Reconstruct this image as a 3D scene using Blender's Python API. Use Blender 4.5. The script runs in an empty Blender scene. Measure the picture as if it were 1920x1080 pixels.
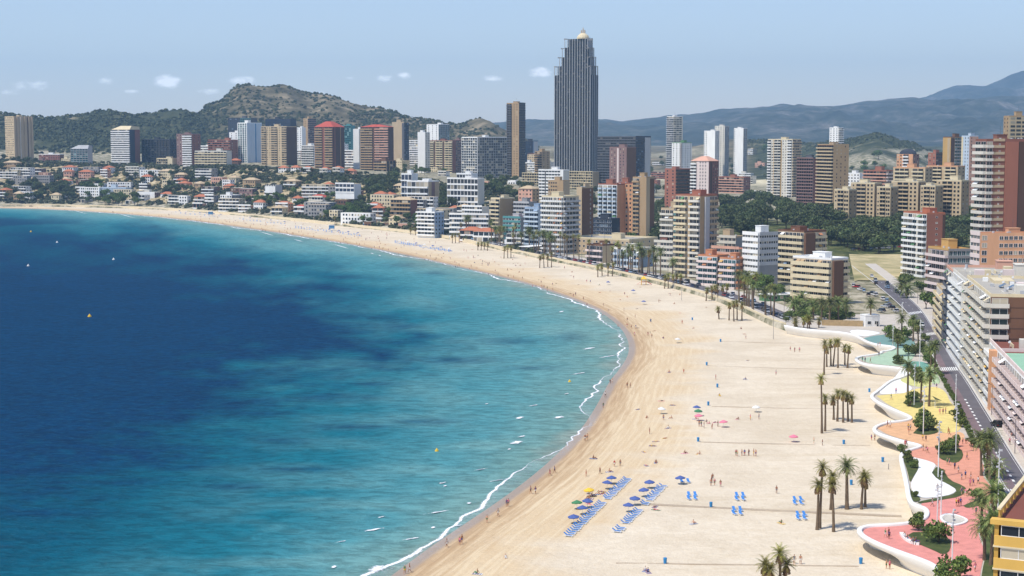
import bpy, math, random
import numpy as np
from mathutils import Vector, Matrix
random.seed(7); RNG = np.random.default_rng(7)
scene = bpy.context.scene
COL = scene.collection
# ------------------------------------------------------------ camera, sky, sun, exposure
FPX, CX, CY, CAMZ = 3000.0, 960.0, 540.0, 76.0
PITCH = math.atan(275 / FPX)
SP, CP = math.sin(PITCH), math.cos(PITCH)
cam_d = bpy.data.cameras.new('camera'); cam = bpy.data.objects.new('camera', cam_d); COL.objects.link(cam)
cam.location = (0, 0, CAMZ); cam.rotation_euler = (math.pi / 2 - PITCH, 0, 0)
cam_d.sensor_width = 36; cam_d.lens = 36 * FPX / 1920; cam_d.clip_start = 1; cam_d.clip_end = 40000
scene.camera = cam
SUN_EL, SUN_DIR = math.radians(60), (-0.82, -0.57)      # where the sun stands, seen from above
world = bpy.data.worlds.new('World'); scene.world = world; world.use_nodes = True
def nd(nt, typ, **kw):
    n = nt.nodes.new(typ)
    for k, v in kw.items():
        if k.startswith('i_'): n.inputs[k[2:].replace('_', ' ')].default_value = v
        else: setattr(n, k, v)
    return n
def build_world():
    nt = world.node_tree; nt.nodes.clear(); L = nt.links
    out = nd(nt, 'ShaderNodeOutputWorld'); bg = nd(nt, 'ShaderNodeBackground'); bg.inputs['Strength'].default_value = 0.15
    sky = nd(nt, 'ShaderNodeTexSky', sky_type='NISHITA', sun_disc=False)
    sky.sun_elevation = SUN_EL; sky.sun_rotation = math.atan2(SUN_DIR[0], SUN_DIR[1])
    sky.air_density = 1.0; sky.dust_density = .3; sky.ozone_density = 4.0; sky.altitude = 50
    # small fair-weather clouds low over the land, as bumps of noise around a few directions
    tc = nd(nt, 'ShaderNodeTexCoord')
    dst = None
    for (u, v, su, sv, a) in CLOUDS:
        d = ray(u, v); az, el = math.atan2(d[0], d[1]), math.atan2(d[2], math.hypot(d[0], d[1]))
        c = Vector((math.sin(az) * math.cos(el), math.cos(az) * math.cos(el), math.sin(el)))
        sub = nd(nt, 'ShaderNodeVectorMath', operation='SUBTRACT'); sub.inputs[1].default_value = c
        L.new(tc.outputs['Generated'], sub.inputs[0])
        sc = nd(nt, 'ShaderNodeVectorMath', operation='MULTIPLY'); sc.inputs[1].default_value = (FPX / su, FPX / su, FPX / sv)
        L.new(sub.outputs[0], sc.inputs[0])
        ln = nd(nt, 'ShaderNodeVectorMath', operation='LENGTH'); L.new(sc.outputs[0], ln.inputs[0])
        mr = nd(nt, 'ShaderNodeMapRange'); mr.interpolation_type = 'SMOOTHSTEP'
        mr.inputs['From Min'].default_value = 1.0; mr.inputs['From Max'].default_value = 0.0; mr.inputs['To Max'].default_value = a
        L.new(ln.outputs['Value'], mr.inputs['Value'])
        if dst is None: dst = mr.outputs[0]
        else:
            m = nd(nt, 'ShaderNodeMath', operation='MAXIMUM'); L.new(dst, m.inputs[0]); L.new(mr.outputs[0], m.inputs[1]); dst = m.outputs[0]
    mp = nd(nt, 'ShaderNodeMapping'); mp.inputs['Scale'].default_value = (1, 1, 2.0); L.new(tc.outputs['Generated'], mp.inputs[0])
    no = nd(nt, 'ShaderNodeTexNoise'); no.inputs['Scale'].default_value = 150; no.inputs['Detail'].default_value = 6; no.inputs['Roughness'].default_value = .62
    L.new(mp.outputs[0], no.inputs['Vector'])
    mu = nd(nt, 'ShaderNodeMath', operation='MULTIPLY'); L.new(dst, mu.inputs[0]); L.new(no.outputs[0], mu.inputs[1])
    r2 = nd(nt, 'ShaderNodeMapRange'); r2.interpolation_type = 'SMOOTHSTEP'; r2.inputs['From Min'].default_value = .18; r2.inputs['From Max'].default_value = .52; r2.inputs['To Max'].default_value = .95
    L.new(mu.outputs[0], r2.inputs['Value'])
    mix = nd(nt, 'ShaderNodeMix', data_type='RGBA'); mix.inputs['B'].default_value = (10.5, 10.6, 10.8, 1)
    wb = nd(nt, 'ShaderNodeVectorMath', operation='MULTIPLY'); wb.inputs[1].default_value = (1.05, .935, .945); L.new(sky.outputs[0], wb.inputs[0])      # camera white balance
    L.new(r2.outputs[0], mix.inputs['Factor']); L.new(wb.outputs[0], mix.inputs['A'])
    L.new(mix.outputs['Result'], bg.inputs['Color']); L.new(bg.outputs[0], out.inputs['Surface'])
def ray(u, v):
    a, b = (u - CX) / FPX, (CY - v) / FPX
    return (a, CP + b * SP, -SP + b * CP)
def G(u, v, z=0.0):
    d = ray(u, v); t = (z - CAMZ) / d[2]
    return Vector((d[0] * t, d[1] * t, z))
def P(u, v, Y):
    d = ray(u, v); t = Y / d[1]
    return Vector((d[0] * t, Y, CAMZ + d[2] * t))
def proj(x, y, z):
    dy = z - CAMZ
    dep = y * CP - dy * SP; up = y * SP + dy * CP
    return CX + FPX * x / dep, CY - FPX * up / dep
CLOUDS = [(314, 153, 46, 24, 1.15), (455, 151, 46, 18, .95), (722, 147, 34, 14, .9), (757, 142, 26, 14, .9), (1012, 136, 40, 19, 1.1), (925, 147, 44, 12, .8),
          (60, 160, 90, 24, .66), (198, 152, 34, 20, .68), (392, 171, 44, 16, .72), (247, 172, 30, 10, .75), (20, 172, 60, 16, .6), (600, 172, 60, 14, .5), (655, 146, 30, 10, .55)]
build_world()
sun_d = bpy.data.lights.new('sun', 'SUN'); sun = bpy.data.objects.new('sun', sun_d); COL.objects.link(sun)
sun_d.energy = 4.0; sun_d.angle = math.radians(0.53); sun_d.color = (1.0, 0.955, 0.88)
_h = math.hypot(*SUN_DIR)
sun.rotation_euler = Vector((-SUN_DIR[0] / _h * math.cos(SUN_EL), -SUN_DIR[1] / _h * math.cos(SUN_EL), -math.sin(SUN_EL))).to_track_quat('-Z', 'Y').to_euler()
sun.location = (-300, 200, 900)
vs = scene.view_settings; vs.view_transform = 'Standard'; vs.look = 'None'; vs.gamma = 1; vs.exposure = 0.15; vs.use_curve_mapping = False
scene.cycles.max_bounces = 5; scene.cycles.diffuse_bounces = 3; scene.cycles.glossy_bounces = 2; scene.cycles.transparent_max_bounces = 6
scene.cycles.volume_bounces = 1; scene.cycles.caustics_reflective = False; scene.cycles.caustics_refractive = False
scene.cycles.use_denoising = True
# ------------------------------------------------------------ noise, meshes, materials
def _hash(ix, iy, s):
    h = (ix * 374761393 + iy * 668265263 + s * 1442695041) & 0x7fffffff
    h = (h ^ (h >> 13)) * 1274126177 & 0x7fffffff
    return ((h ^ (h >> 16)) & 0xffff) / 65535.0
def vnoise(x, y, s=0):
    x = np.asarray(x, float); y = np.asarray(y, float)
    ix = np.floor(x).astype(np.int64); iy = np.floor(y).astype(np.int64); fx = x - ix; fy = y - iy
    fx = fx * fx * (3 - 2 * fx); fy = fy * fy * (3 - 2 * fy)
    a = _hash(ix, iy, s); b = _hash(ix + 1, iy, s); c = _hash(ix, iy + 1, s); d = _hash(ix + 1, iy + 1, s)
    return (a + (b - a) * fx) * (1 - fy) + (c + (d - c) * fx) * fy
def fbm(x, y, s=0, o=4):
    r = 0; a = .5; t = 0
    for k in range(o): r = r + a * vnoise(np.asarray(x) * 2 ** k, np.asarray(y) * 2 ** k, s + k); t += a; a *= .5
    return r / t
def lin(r, g, b):
    f = lambda c: (c / 255 / 12.92) if c / 255 <= .04045 else ((c / 255 + .055) / 1.055) ** 2.4
    return (f(r), f(g), f(b), 1)
MATS = {}
def pmat(name, col, rough=.8, var=.12, scale=.35, col2=None, spec=.3, metal=0, streak=0):
    """plain procedural surface: base colour broken up by two scales of world-space noise"""
    if name in MATS: return MATS[name]
    m = bpy.data.materials.new(name); m.use_nodes = True; nt = m.node_tree; L = nt.links
    b = nt.nodes['Principled BSDF']; b.inputs['Roughness'].default_value = rough; b.inputs['Specular IOR Level'].default_value = spec; b.inputs['Metallic'].default_value = metal
    geo = nd(nt, 'ShaderNodeNewGeometry')
    vec = geo.outputs['Position']
    if streak:
        mp = nd(nt, 'ShaderNodeMapping'); mp.inputs['Scale'].default_value = (1, 1, streak); L.new(vec, mp.inputs[0]); vec = mp.outputs[0]
    n1 = nd(nt, 'ShaderNodeTexNoise'); n1.inputs['Scale'].default_value = scale; n1.inputs['Detail'].default_value = 5; n1.inputs['Roughness'].default_value = .65; L.new(vec, n1.inputs['Vector'])
    mr = nd(nt, 'ShaderNodeMapRange'); mr.inputs['From Min'].default_value = .3; mr.inputs['From Max'].default_value = .7; L.new(n1.outputs[0], mr.inputs['Value'])
    mx = nd(nt, 'ShaderNodeMix', data_type='RGBA')
    c2 = col2 or tuple(c * (1 - var) for c in col[:3]) + (1,)
    c1 = tuple(min(.9, c * (1 + var * .6)) for c in col[:3]) + (1,) if col2 is None else col
    mx.inputs['A'].default_value = c1; mx.inputs['B'].default_value = c2
    L.new(mr.outputs[0], mx.inputs['Factor']); L.new(mx.outputs['Result'], b.inputs['Base Color'])
    MATS[name] = m; return m
class MB:
    def __init__(s): s.v = []; s.f = []; s.m = []
    def quad(s, a, b, c, d, mi=0):
        n = len(s.v); s.v += [tuple(a), tuple(b), tuple(c), tuple(d)]; s.f.append((n, n + 1, n + 2, n + 3)); s.m.append(mi)
    def tri(s, a, b, c, mi=0):
        n = len(s.v); s.v += [tuple(a), tuple(b), tuple(c)]; s.f.append((n, n + 1, n + 2)); s.m.append(mi)
    def box(s, x0, x1, y0, y1, z0, z1, mi=0, bottom=True):
        if x1 < x0: x0, x1 = x1, x0
        if y1 < y0: y0, y1 = y1, y0
        n = len(s.v)
        s.v += [(x0, y0, z0), (x1, y0, z0), (x1, y1, z0), (x0, y1, z0), (x0, y0, z1), (x1, y0, z1), (x1, y1, z1), (x0, y1, z1)]
        fs = [(4, 5, 6, 7), (0, 1, 5, 4), (1, 2, 6, 5), (2, 3, 7, 6), (3, 0, 4, 7)] + ([(3, 2, 1, 0)] if bottom else [])
        for k, f in enumerate(fs): s.f.append(tuple(n + i for i in f)); s.m.append(mi if not isinstance(mi, (list, tuple)) else mi[k])
    def prism(s, poly, z0, z1, mi=0, mtop=None):
        n = len(s.v); k = len(poly)
        area = sum(poly[i][0] * poly[(i + 1) % k][1] - poly[(i + 1) % k][0] * poly[i][1] for i in range(k))
        if area < 0: poly = poly[::-1]
        s.v += [(p[0], p[1], z0) for p in poly] + [(p[0], p[1], z1) for p in poly]
        s.f.append(tuple(range(n + k, n + 2 * k))); s.m.append(mi if mtop is None else mtop)
        s.f.append(tuple(range(n + k - 1, n - 1, -1))); s.m.append(mi)
        for i in range(k):
            j = (i + 1) % k; s.f.append((n + i, n + j, n + k + j, n + k + i)); s.m.append(mi)
    def tube(s, p0, p1, r0, r1, n=8, mi=0, cap=True):
        p0, p1 = Vector(p0), Vector(p1); d = (p1 - p0).normalized()
        a = d.orthogonal().normalized(); b = d.cross(a); k = len(s.v)
        for p, r in ((p0, r0), (p1, r1)):
            for i in range(n):
                t = 2 * math.pi * i / n; s.v.append(tuple(p + a * (r * math.cos(t)) + b * (r * math.sin(t))))
        for i in range(n):
            j = (i + 1) % n; s.f.append((k + i, k + j, k + n + j, k + n + i)); s.m.append(mi)
        if cap:
            s.f.append(tuple(range(k + n - 1, k - 1, -1))); s.m.append(mi); s.f.append(tuple(range(k + n, k + 2 * n))); s.m.append(mi)
    def mesh(s, name, mats, smooth=False):
        me = bpy.data.meshes.new(name); me.from_pydata(s.v, [], s.f)
        for m in mats: me.materials.append(m)
        if len(mats) > 1: me.polygons.foreach_set('material_index', s.m)
        if smooth: me.polygons.foreach_set('use_smooth', [True] * len(me.polygons))
        me.update(); return me
def link(name, me, parent=None, loc=(0, 0, 0), rz=0.0, scale=None):
    o = bpy.data.objects.new(name, me); COL.objects.link(o); o.location = loc
    if rz: o.rotation_euler = (0, 0, rz)
    if scale is not None: o.scale = scale
    if parent is not None: o.parent = parent
    return o
def tag(o, label=None, cat=None, group=None, kind=None):
    if label: o['label'] = label
    if cat: o['category'] = cat
    if group: o['group'] = group
    if kind: o['kind'] = kind
    return o
def grid_mesh(name, pts, nu, nv, attrs=None, smooth=True):
    """pts (nv, nu, 3) array -> quad sheet facing up; attrs: name -> (nv, nu) floats"""
    me = bpy.data.meshes.new(name)
    n = nu * nv; me.vertices.add(n); me.vertices.foreach_set('co', pts.reshape(-1).astype(np.float32))
    i = np.arange(nv - 1)[:, None] * nu + np.arange(nu - 1)[None, :]
    q = np.stack([i, i + 1, i + 1 + nu, i + nu], -1).reshape(-1, 4)
    me.loops.add(q.size); me.loops.foreach_set('vertex_index', q.reshape(-1).astype(np.int32))
    me.polygons.add(len(q)); me.polygons.foreach_set('loop_start', (np.arange(len(q)) * 4).astype(np.int32))
    me.update(calc_edges=True)
    if smooth: me.polygons.foreach_set('use_smooth', np.ones(len(q), bool))
    for k, a in (attrs or {}).items():
        at = me.attributes.new(k, 'FLOAT', 'POINT'); at.data.foreach_set('value', a.reshape(-1).astype(np.float32))
    return me
def tri_mesh(name, V, T, mats, mi=None):
    me = bpy.data.meshes.new(name); V = np.asarray(V, np.float32); T = np.asarray(T, np.int32)
    me.vertices.add(len(V)); me.vertices.foreach_set('co', V.reshape(-1))
    me.loops.add(T.size); me.loops.foreach_set('vertex_index', T.reshape(-1))
    me.polygons.add(len(T)); me.polygons.foreach_set('loop_start', (np.arange(len(T)) * T.shape[1]).astype(np.int32))
    me.update(calc_edges=True)
    for m in mats: me.materials.append(m)
    if mi is not None: me.polygons.foreach_set('material_index', np.asarray(mi, np.int32))
    return me
# ------------------------------------------------------------ shore, beach back, terrain
SHORE_PX = [(-700, 380), (-300, 384), (0, 390), (60, 391), (120, 393.5), (200, 398.5), (280, 405), (360, 413), (440, 424), (520, 435.5), (600, 448), (660, 458), (720, 469.5), (780, 481.5), (840, 495), (900, 508.5), (960, 523), (1010, 537),
            (1060, 554), (1100, 569), (1132, 584), (1158, 602), (1178, 622), (1189, 645), (1187, 668), (1172, 692), (1153, 715), (1140, 742), (1122, 775), (1102, 805), (1072, 838), (1036, 873), (990, 911), (945, 944),
            (895, 978), (845, 1012), (800, 1044), (745, 1086), (660, 1150), (560, 1240)]
BACK_PX = [(-700, 376), (-300, 380), (0, 384), (60, 383.5), (150, 385), (250, 388), (330, 391.5), (420, 398), (480, 404), (560, 411), (640, 420), (720, 428), (800, 437), (860, 447), (920, 460), (980, 473), (1040, 485),
           (1100, 497), (1160, 510), (1220, 523), (1280, 538), (1340, 555), (1390, 574), (1430, 593), (1460, 606), (1490, 613), (1520, 616)]
def resample(pts, step):
    out = [pts[0].copy()]; acc = 0
    for a, b in zip(pts, pts[1:]):
        L = (b - a).length; t = step - acc
        while t < L: out.append(a.lerp(b, t / L)); t += step
        acc = (acc + L) % step if L + acc >= step else acc + L
    out.append(pts[-1].copy()); return out
def chaikin(pts, n=2):
    for _ in range(n):
        o = [pts[0]]
        for a, b in zip(pts, pts[1:]): o += [a.lerp(b, .25), a.lerp(b, .75)]
        pts = o + [pts[-1]]
    return pts
SHORE = chaikin([G(u, v, 0) for u, v in SHORE_PX])
BACK = [G(u, v, 3) for u, v in BACK_PX]
SH = np.array([(p.x, p.y) for p in SHORE])
def dist_to(poly, X, Y):
    """signed distance to an open polyline (positive on its right side when walking along it) and arc length at the nearest point"""
    X = np.asarray(X, float); Y = np.asarray(Y, float)
    best = np.full(X.shape, 1e18); sg = np.ones(X.shape); arc = np.zeros(X.shape); s0 = 0
    for (ax, ay), (bx, by) in zip(poly, poly[1:]):
        dx, dy = bx - ax, by - ay; L2 = dx * dx + dy * dy; L = math.sqrt(L2)
        if L2 == 0: continue
        t = np.clip(((X - ax) * dx + (Y - ay) * dy) / L2, 0, 1)
        ex, ey = X - ax - t * dx, Y - ay - t * dy; d2 = ex * ex + ey * ey
        c = dx * (Y - ay) - dy * (X - ax)
        k = d2 < best
        best = np.where(k, d2, best); sg = np.where(k, np.where(c > 0, -1, 1), sg); arc = np.where(k, s0 + t * L, arc); s0 += L
    return np.sqrt(best) * sg, arc
DB_U = np.array([u for u, v in BACK_PX] + [1560, 2600]); DB_D = np.array([p.y for p in BACK] + [622, 622])
COLS = {-700: [(0, 3), (60, 18), (200, 40), (400, 52), (700, 75), (1000, 120), (1500, 80), (4000, 60)],
        0: [(0, 3), (40, 8), (110, 22), (200, 38), (300, 46), (450, 51), (600, 56), (1050, 128), (1500, 80), (4000, 60)],
        110: [(0, 3), (40, 8), (110, 20), (200, 36), (300, 45), (600, 51), (680, 56), (1070, 126), (1500, 80), (4000, 60)],
        200: [(0, 3), (60, 9), (130, 20), (220, 36), (300, 44), (600, 50), (680, 54), (1100, 136), (1600, 80), (4000, 60)],
        340: [(0, 3), (70, 11), (130, 22), (200, 35), (260, 43), (600, 48), (800, 56), (1300, 132), (1800, 80), (4000, 60)],
        400: [(0, 3), (70, 12), (140, 26), (200, 36), (260, 43), (600, 47), (900, 54), (1150, 82), (1600, 152), (2200, 80), (4500, 60)],
        455: [(0, 3), (70, 12), (140, 24), (220, 36), (280, 43), (600, 47), (950, 56), (1200, 90), (1680, 188), (2300, 80), (4500, 60)],
        530: [(0, 3), (70, 9), (150, 20), (230, 32), (310, 42), (650, 46), (1000, 54), (1350, 95), (1750, 190), (2350, 90), (4500, 60)],
        600: [(0, 3), (80, 9), (160, 18), (240, 30), (330, 41), (700, 44), (1100, 52), (1400, 92), (1850, 171), (2400, 90), (4500, 60)],
        700: [(0, 3), (100, 9), (200, 20), (300, 34), (400, 40), (900, 42), (1300, 57), (1900, 145), (2500, 80), (4500, 60)],
        800: [(0, 3), (90, 6), (180, 13), (260, 24), (350, 35), (900, 38), (1400, 60), (1950, 121), (2500, 80), (4500, 60)],
        860: [(0, 3), (100, 6), (200, 13), (290, 24), (380, 33), (900, 36), (1450, 58), (1900, 103), (2450, 75), (4500, 60)],
        912: [(0, 3), (120, 6), (230, 14), (330, 25), (420, 31), (900, 34), (1500, 58), (1880, 113), (2400, 70), (4500, 60)],
        965: [(0, 3), (150, 6), (280, 13), (400, 24), (520, 29), (900, 31), (1500, 48), (1950, 90), (2400, 66), (4500, 60)],
        1030: [(0, 3), (200, 5), (350, 12), (520, 22), (850, 26), (1500, 30), (2400, 62), (4500, 60)],
        1100: [(0, 3), (200, 5), (400, 11), (600, 19), (960, 24), (1600, 24), (2600, 52), (4500, 60)],
        1200: [(0, 3), (200, 4), (450, 7), (750, 11), (1150, 16), (1800, 19), (2600, 45), (4500, 60)],
        1400: [(0, 3), (100, 4), (300, 8), (600, 12), (1300, 13), (1900, 16), (2350, 30), (2850, 84), (3400, 60), (4500, 60)],
        1500: [(0, 3.6), (150, 5), (350, 9), (700, 13), (1300, 15), (2000, 22), (2700, 72), (3500, 60)],
        1560: [(0, 3.8), (150, 5), (350, 9), (700, 13), (1300, 16), (1900, 25), (2500, 76), (3300, 60)],
        1640: [(0, 3.8), (150, 5), (350, 8), (700, 13), (1300, 18), (1850, 30), (2400, 92), (3000, 60)],
        1700: [(0, 3.8), (150, 4.5), (350, 8), (700, 14), (1300, 19), (1900, 30), (2400, 74), (3000, 60)],
        1760: [(0, 3.8), (150, 4.5), (350, 8), (700, 15), (1300, 20), (1900, 25), (2600, 55), (3300, 60)],
        1920: [(0, 3.8), (150, 4.5), (400, 10), (900, 18), (1900, 28), (2900, 55), (4000, 60)],
        2600: [(0, 3.8), (150, 4.5), (400, 10), (900, 18), (1900, 28), (2900, 55), (4000, 60)]}
CU = sorted(COLS)
def terrain_z(X, Y, rough=True):
    X = np.asarray(X, float); Y = np.maximum(np.asarray(Y, float), 50.0)
    u = CX + FPX * X / Y
    off = Y - np.interp(u, DB_U, DB_D)
    Z = np.stack([np.interp(off, [p[0] for p in COLS[c]], [p[1] for p in COLS[c]]) for c in CU])
    i = np.clip(np.searchsorted(CU, u) - 1, 0, len(CU) - 2); c = np.array(CU, float)
    t = np.clip((u - c[i]) / (c[i + 1] - c[i]), 0, 1); t = t * t * (3 - 2 * t)
    za = np.take_along_axis(Z, i[None], 0)[0]; zb = np.take_along_axis(Z, (i + 1)[None], 0)[0]
    z = za + (zb - za) * t
    if rough:
        hill = np.clip((z - 52) / 50, 0, 1) * np.clip(1 - (off - 3600) / 500, 0, 1)
        z = z + hill * ((fbm(X / 170, Y / 170, 3, 4) - .5) * 30 + (fbm(X / 30, Y / 30, 9, 3) - .5) * 7)
        cl = np.clip((off - 25) / 40, 0, 1) * np.clip((330 - off) / 60, 0, 1) * np.clip((960 - u) / 100, 0, 1)
        st = fbm(X / 60, Y / 60, 21, 3)
        z = z + cl * ((st - .5) * 10 + (np.abs(fbm(X / 22, Y / 22, 33, 3) - .5)) * -8 + 1)
    return z
def TZ(x, y): return float(terrain_z(np.array([x]), np.array([y]))[0])
_HD = np.concatenate([np.arange(600, 2600, 6.0), np.arange(2600, 4200, 20.0)])
def hit(u, v):
    """where the sight line through a pixel first meets the terrain"""
    d = ray(u, v); Y = _HD; t = Y / d[1]; X = d[0] * t; Zr = CAMZ + d[2] * t
    back = np.interp(u, DB_U, DB_D)
    k = np.where((Zr <= terrain_z(X, Y)) & (Y > back))[0]
    if len(k) == 0: return None
    i = k[0]; return Vector((X[i], Y[i], TZ(X[i], Y[i])))
def attr_node(nt, name): n = nd(nt, 'ShaderNodeAttribute'); n.attribute_name = name; return n.outputs['Fac']
def ramp(nt, fac, stops, interp='LINEAR'):
    r = nd(nt, 'ShaderNodeValToRGB'); r.color_ramp.interpolation = interp; e = r.color_ramp.elements
    while len(e) < len(stops): e.new(.5)
    for el, (p, c) in zip(e, stops): el.position = p; el.color = c if len(c) == 4 else tuple(c) + (1,)
    nt.links.new(fac, r.inputs[0]); return r.outputs[0]
def math_n(nt, op, a, b=None, clamp=False):
    m = nd(nt, 'ShaderNodeMath', operation=op); m.use_clamp = clamp
    for i, x in enumerate((a, b)):
        if x is None: continue
        if isinstance(x, (int, float)): m.inputs[i].default_value = x
        else: nt.links.new(x, m.inputs[i])
    return m.outputs[0]
def mixc(nt, f, a, b):
    m = nd(nt, 'ShaderNodeMix', data_type='RGBA')
    for s, x in (('Factor', f), ('A', a), ('B', b)):
        if isinstance(x, (tuple, list)) or isinstance(x, (int, float)): m.inputs[s].default_value = x
        else: nt.links.new(x, m.inputs[s])
    return m.outputs['Result']
def noise_n(nt, vec, scale, detail=4, rough=.6, dist=0):
    n = nd(nt, 'ShaderNodeTexNoise'); n.inputs['Scale'].default_value = scale; n.inputs['Detail'].default_value = detail; n.inputs['Roughness'].default_value = rough; n.inputs['Distortion'].default_value = dist
    if vec is not None: nt.links.new(vec, n.inputs['Vector'])
    return n.outputs[0]
def mr_n(nt, v, a, b, c=0., d=1., smooth=False):
    m = nd(nt, 'ShaderNodeMapRange'); m.clamp = True
    if smooth: m.interpolation_type = 'SMOOTHSTEP'
    for k, x in zip(('From Min', 'From Max', 'To Min', 'To Max'), (a, b, c, d)): m.inputs[k].default_value = x
    nt.links.new(v, m.inputs['Value']); return m.outputs[0]
def new_mat(name):
    m = bpy.data.materials.new(name); m.use_nodes = True; nt = m.node_tree; return m, nt, nt.nodes['Principled BSDF'], nt.links
# --- terrain sheet
def terrain():
    us = np.concatenate([np.arange(-700, -40, 40), np.arange(-40, 1960, 7), np.arange(1960, 2600, 40)])
    offs = np.concatenate([[-400, -60, -6, 0], np.arange(6, 420, 7), np.arange(420, 1100, 22), np.arange(1100, 2700, 26), np.arange(2700, 5200, 120), [5600, 6400, 8000, 11000, 14000]])
    back = np.interp(us, DB_U, DB_D)
    Y = np.maximum(back[None, :] + offs[:, None], 60); X = (us[None, :] - CX) / FPX * Y
    Z = terrain_z(X, Y) - .25
    Z = np.where(offs[:, None] < -1, -4, Z)
    Z = np.where((us[None, :] > 1470) & (offs[:, None] < -1), -2, Z)
    u = us[None, :] + 0 * Y; off = offs[:, None] + 0 * Y
    hill = np.maximum(np.clip((Z - 54) / 18, 0, 1), np.clip((off - 1750) / 200, 0, 1) * np.clip((u - 1000) / 60, 0, 1) * (1 - .85 * np.clip(fbm(X / 260, Y / 260, 91, 3) * 4 - 2, 0, 1)))
    cliff = np.clip((off - 30) / 30, 0, 1) * np.clip((420 - off) / 80, 0, 1) * np.clip((1000 - u) / 120, 0, 1)
    sandy = np.clip((2300 - off) / 300, 0, 1) * np.clip((off - 1500) / 200, 0, 1) * np.clip((u - 940) / 80, 0, 1) * np.clip((1560 - u) / 80, 0, 1) * np.clip((45 - Z) / 10, 0, 1)
    dark = np.clip(np.clip((440 - u) / 60, 0, 1) + np.clip((u - 1380) / 40, 0, 1), 0, 1)
    park = np.clip((off - 170) / 60, 0, 1) * np.clip((720 - off) / 100, 0, 1) * np.clip((u - 1335) / 30, 0, 1)
    me = grid_mesh('ground', np.stack([X, Y, Z], -1), len(us), len(offs), {'hill': hill, 'cliff': cliff, 'sandy': sandy, 'dark': dark, 'park': park})
    m, nt, b, L = new_mat('ground'); b.inputs['Roughness'].default_value = .95; b.inputs['Specular IOR Level'].default_value = .1
    pos = nd(nt, 'ShaderNodeNewGeometry').outputs['Position']
    n1 = noise_n(nt, pos, .02, 6, .65); n2 = noise_n(nt, pos, .11, 5, .7); n3 = noise_n(nt, pos, .006, 3, .5)
    town = ramp(nt, n2, [(.38, lin(86, 90, 62)), (.5, lin(148, 140, 116)), (.62, lin(190, 180, 158))])
    rock = ramp(nt, n2, [(.36, lin(84, 84, 54)), (.5, lin(160, 144, 110)), (.64, lin(208, 190, 154))])
    scrub = ramp(nt, n1, [(.36, lin(64, 62, 46)), (.52, lin(106, 98, 76)), (.66, lin(150, 136, 112))])
    wood = ramp(nt, n1, [(.4, lin(46, 54, 36)), (.58, lin(72, 76, 52)), (.72, lin(140, 130, 104))])
    san = ramp(nt, n2, [(.35, lin(186, 172, 136)), (.6, lin(220, 208, 176))])
    fcl = math_n(nt, 'MULTIPLY', attr_node(nt, 'cliff'), mr_n(nt, n3, .35, .5))
    c = mixc(nt, fcl, town, rock)
    c = mixc(nt, attr_node(nt, 'sandy'), c, san)
    lawn = ramp(nt, n2, [(.35, lin(52, 60, 34)), (.55, lin(84, 90, 50)), (.7, lin(150, 138, 100))])
    c = mixc(nt, attr_node(nt, 'park'), c, lawn)
    h = mixc(nt, attr_node(nt, 'dark'), scrub, wood)
    hf = mr_n(nt, math_n(nt, 'ADD', attr_node(nt, 'hill'), math_n(nt, 'SUBTRACT', n1, .5)), .25, .6)
    c = mixc(nt, hf, c, h)
    L.new(c, b.inputs['Base Color'])
    bp = nd(nt, 'ShaderNodeBump'); bp.inputs['Strength'].default_value = .6; bp.inputs['Distance'].default_value = 4; L.new(n2, bp.inputs['Height']); L.new(bp.outputs[0], b.inputs['Normal'])
    me.materials.append(m)
    tag(link('ground', me), kind='structure')
terrain()
# --- mountains behind the town
def mountain(name, prof, D, foot, seed, cols):
    us = np.arange(prof[0][0], prof[-1][0] + 1, 6.0)
    vr = np.interp(us, [p[0] for p in prof], [p[1] for p in prof])
    zr = CAMZ + (265 - vr) * D / FPX
    n = 70; t = np.linspace(0, 1, n)
    Y = D - foot + t[:, None] * foot * 1.5 + 0 * us[None, :]
    X = (us[None, :] - CX) / FPX * D * (.92 + .08 * Y / D)
    r = 1 - np.abs(t - .667) / np.where(t < .667, .667, .333)
    prof_t = np.clip(r, 0, 1)[:, None] ** 1.15
    g = 1 - np.abs(2 * fbm(X / 900 + .25 * Y / 900, Y / 1500, seed, 5) - 1)
    g2 = 1 - np.abs(2 * fbm(X / 260, Y / 380, seed + 8, 4) - 1)
    env = np.sin(np.clip(r, 0, 1) * math.pi)[:, None]
    Z = 58 + (zr[None, :] - 58) * np.clip(prof_t + env * ((g - .75) * .85 + (g2 - .75) * .42), 0, 1.02) - 6 * (t[:, None] < .01)
    Z = Z + env * 0 + (fbm(X / 90, Y / 90, seed + 4, 3) - .5) * 14 * prof_t
    me = grid_mesh(name, np.stack([X, Y, Z], -1), len(us), n, {'h': prof_t + 0 * X})
    m, nt, b, L = new_mat(name); b.inputs['Roughness'].default_value = .95; b.inputs['Specular IOR Level'].default_value = .05
    pos = nd(nt, 'ShaderNodeNewGeometry').outputs['Position']
    n1 = noise_n(nt, pos, .0035, 7, .68); n2 = noise_n(nt, pos, .02, 5, .7)
    c = ramp(nt, math_n(nt, 'ADD', math_n(nt, 'MULTIPLY', n1, .6), math_n(nt, 'MULTIPLY', n2, .4)), cols)
    L.new(c, b.inputs['Base Color']); me.materials.append(m)
    tag(link(name, me), kind='structure')
MC = [(.40, lin(36, 46, 42)), (.50, lin(62, 68, 62)), (.58, lin(96, 94, 90)), (.68, lin(156, 148, 138))]
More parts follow.
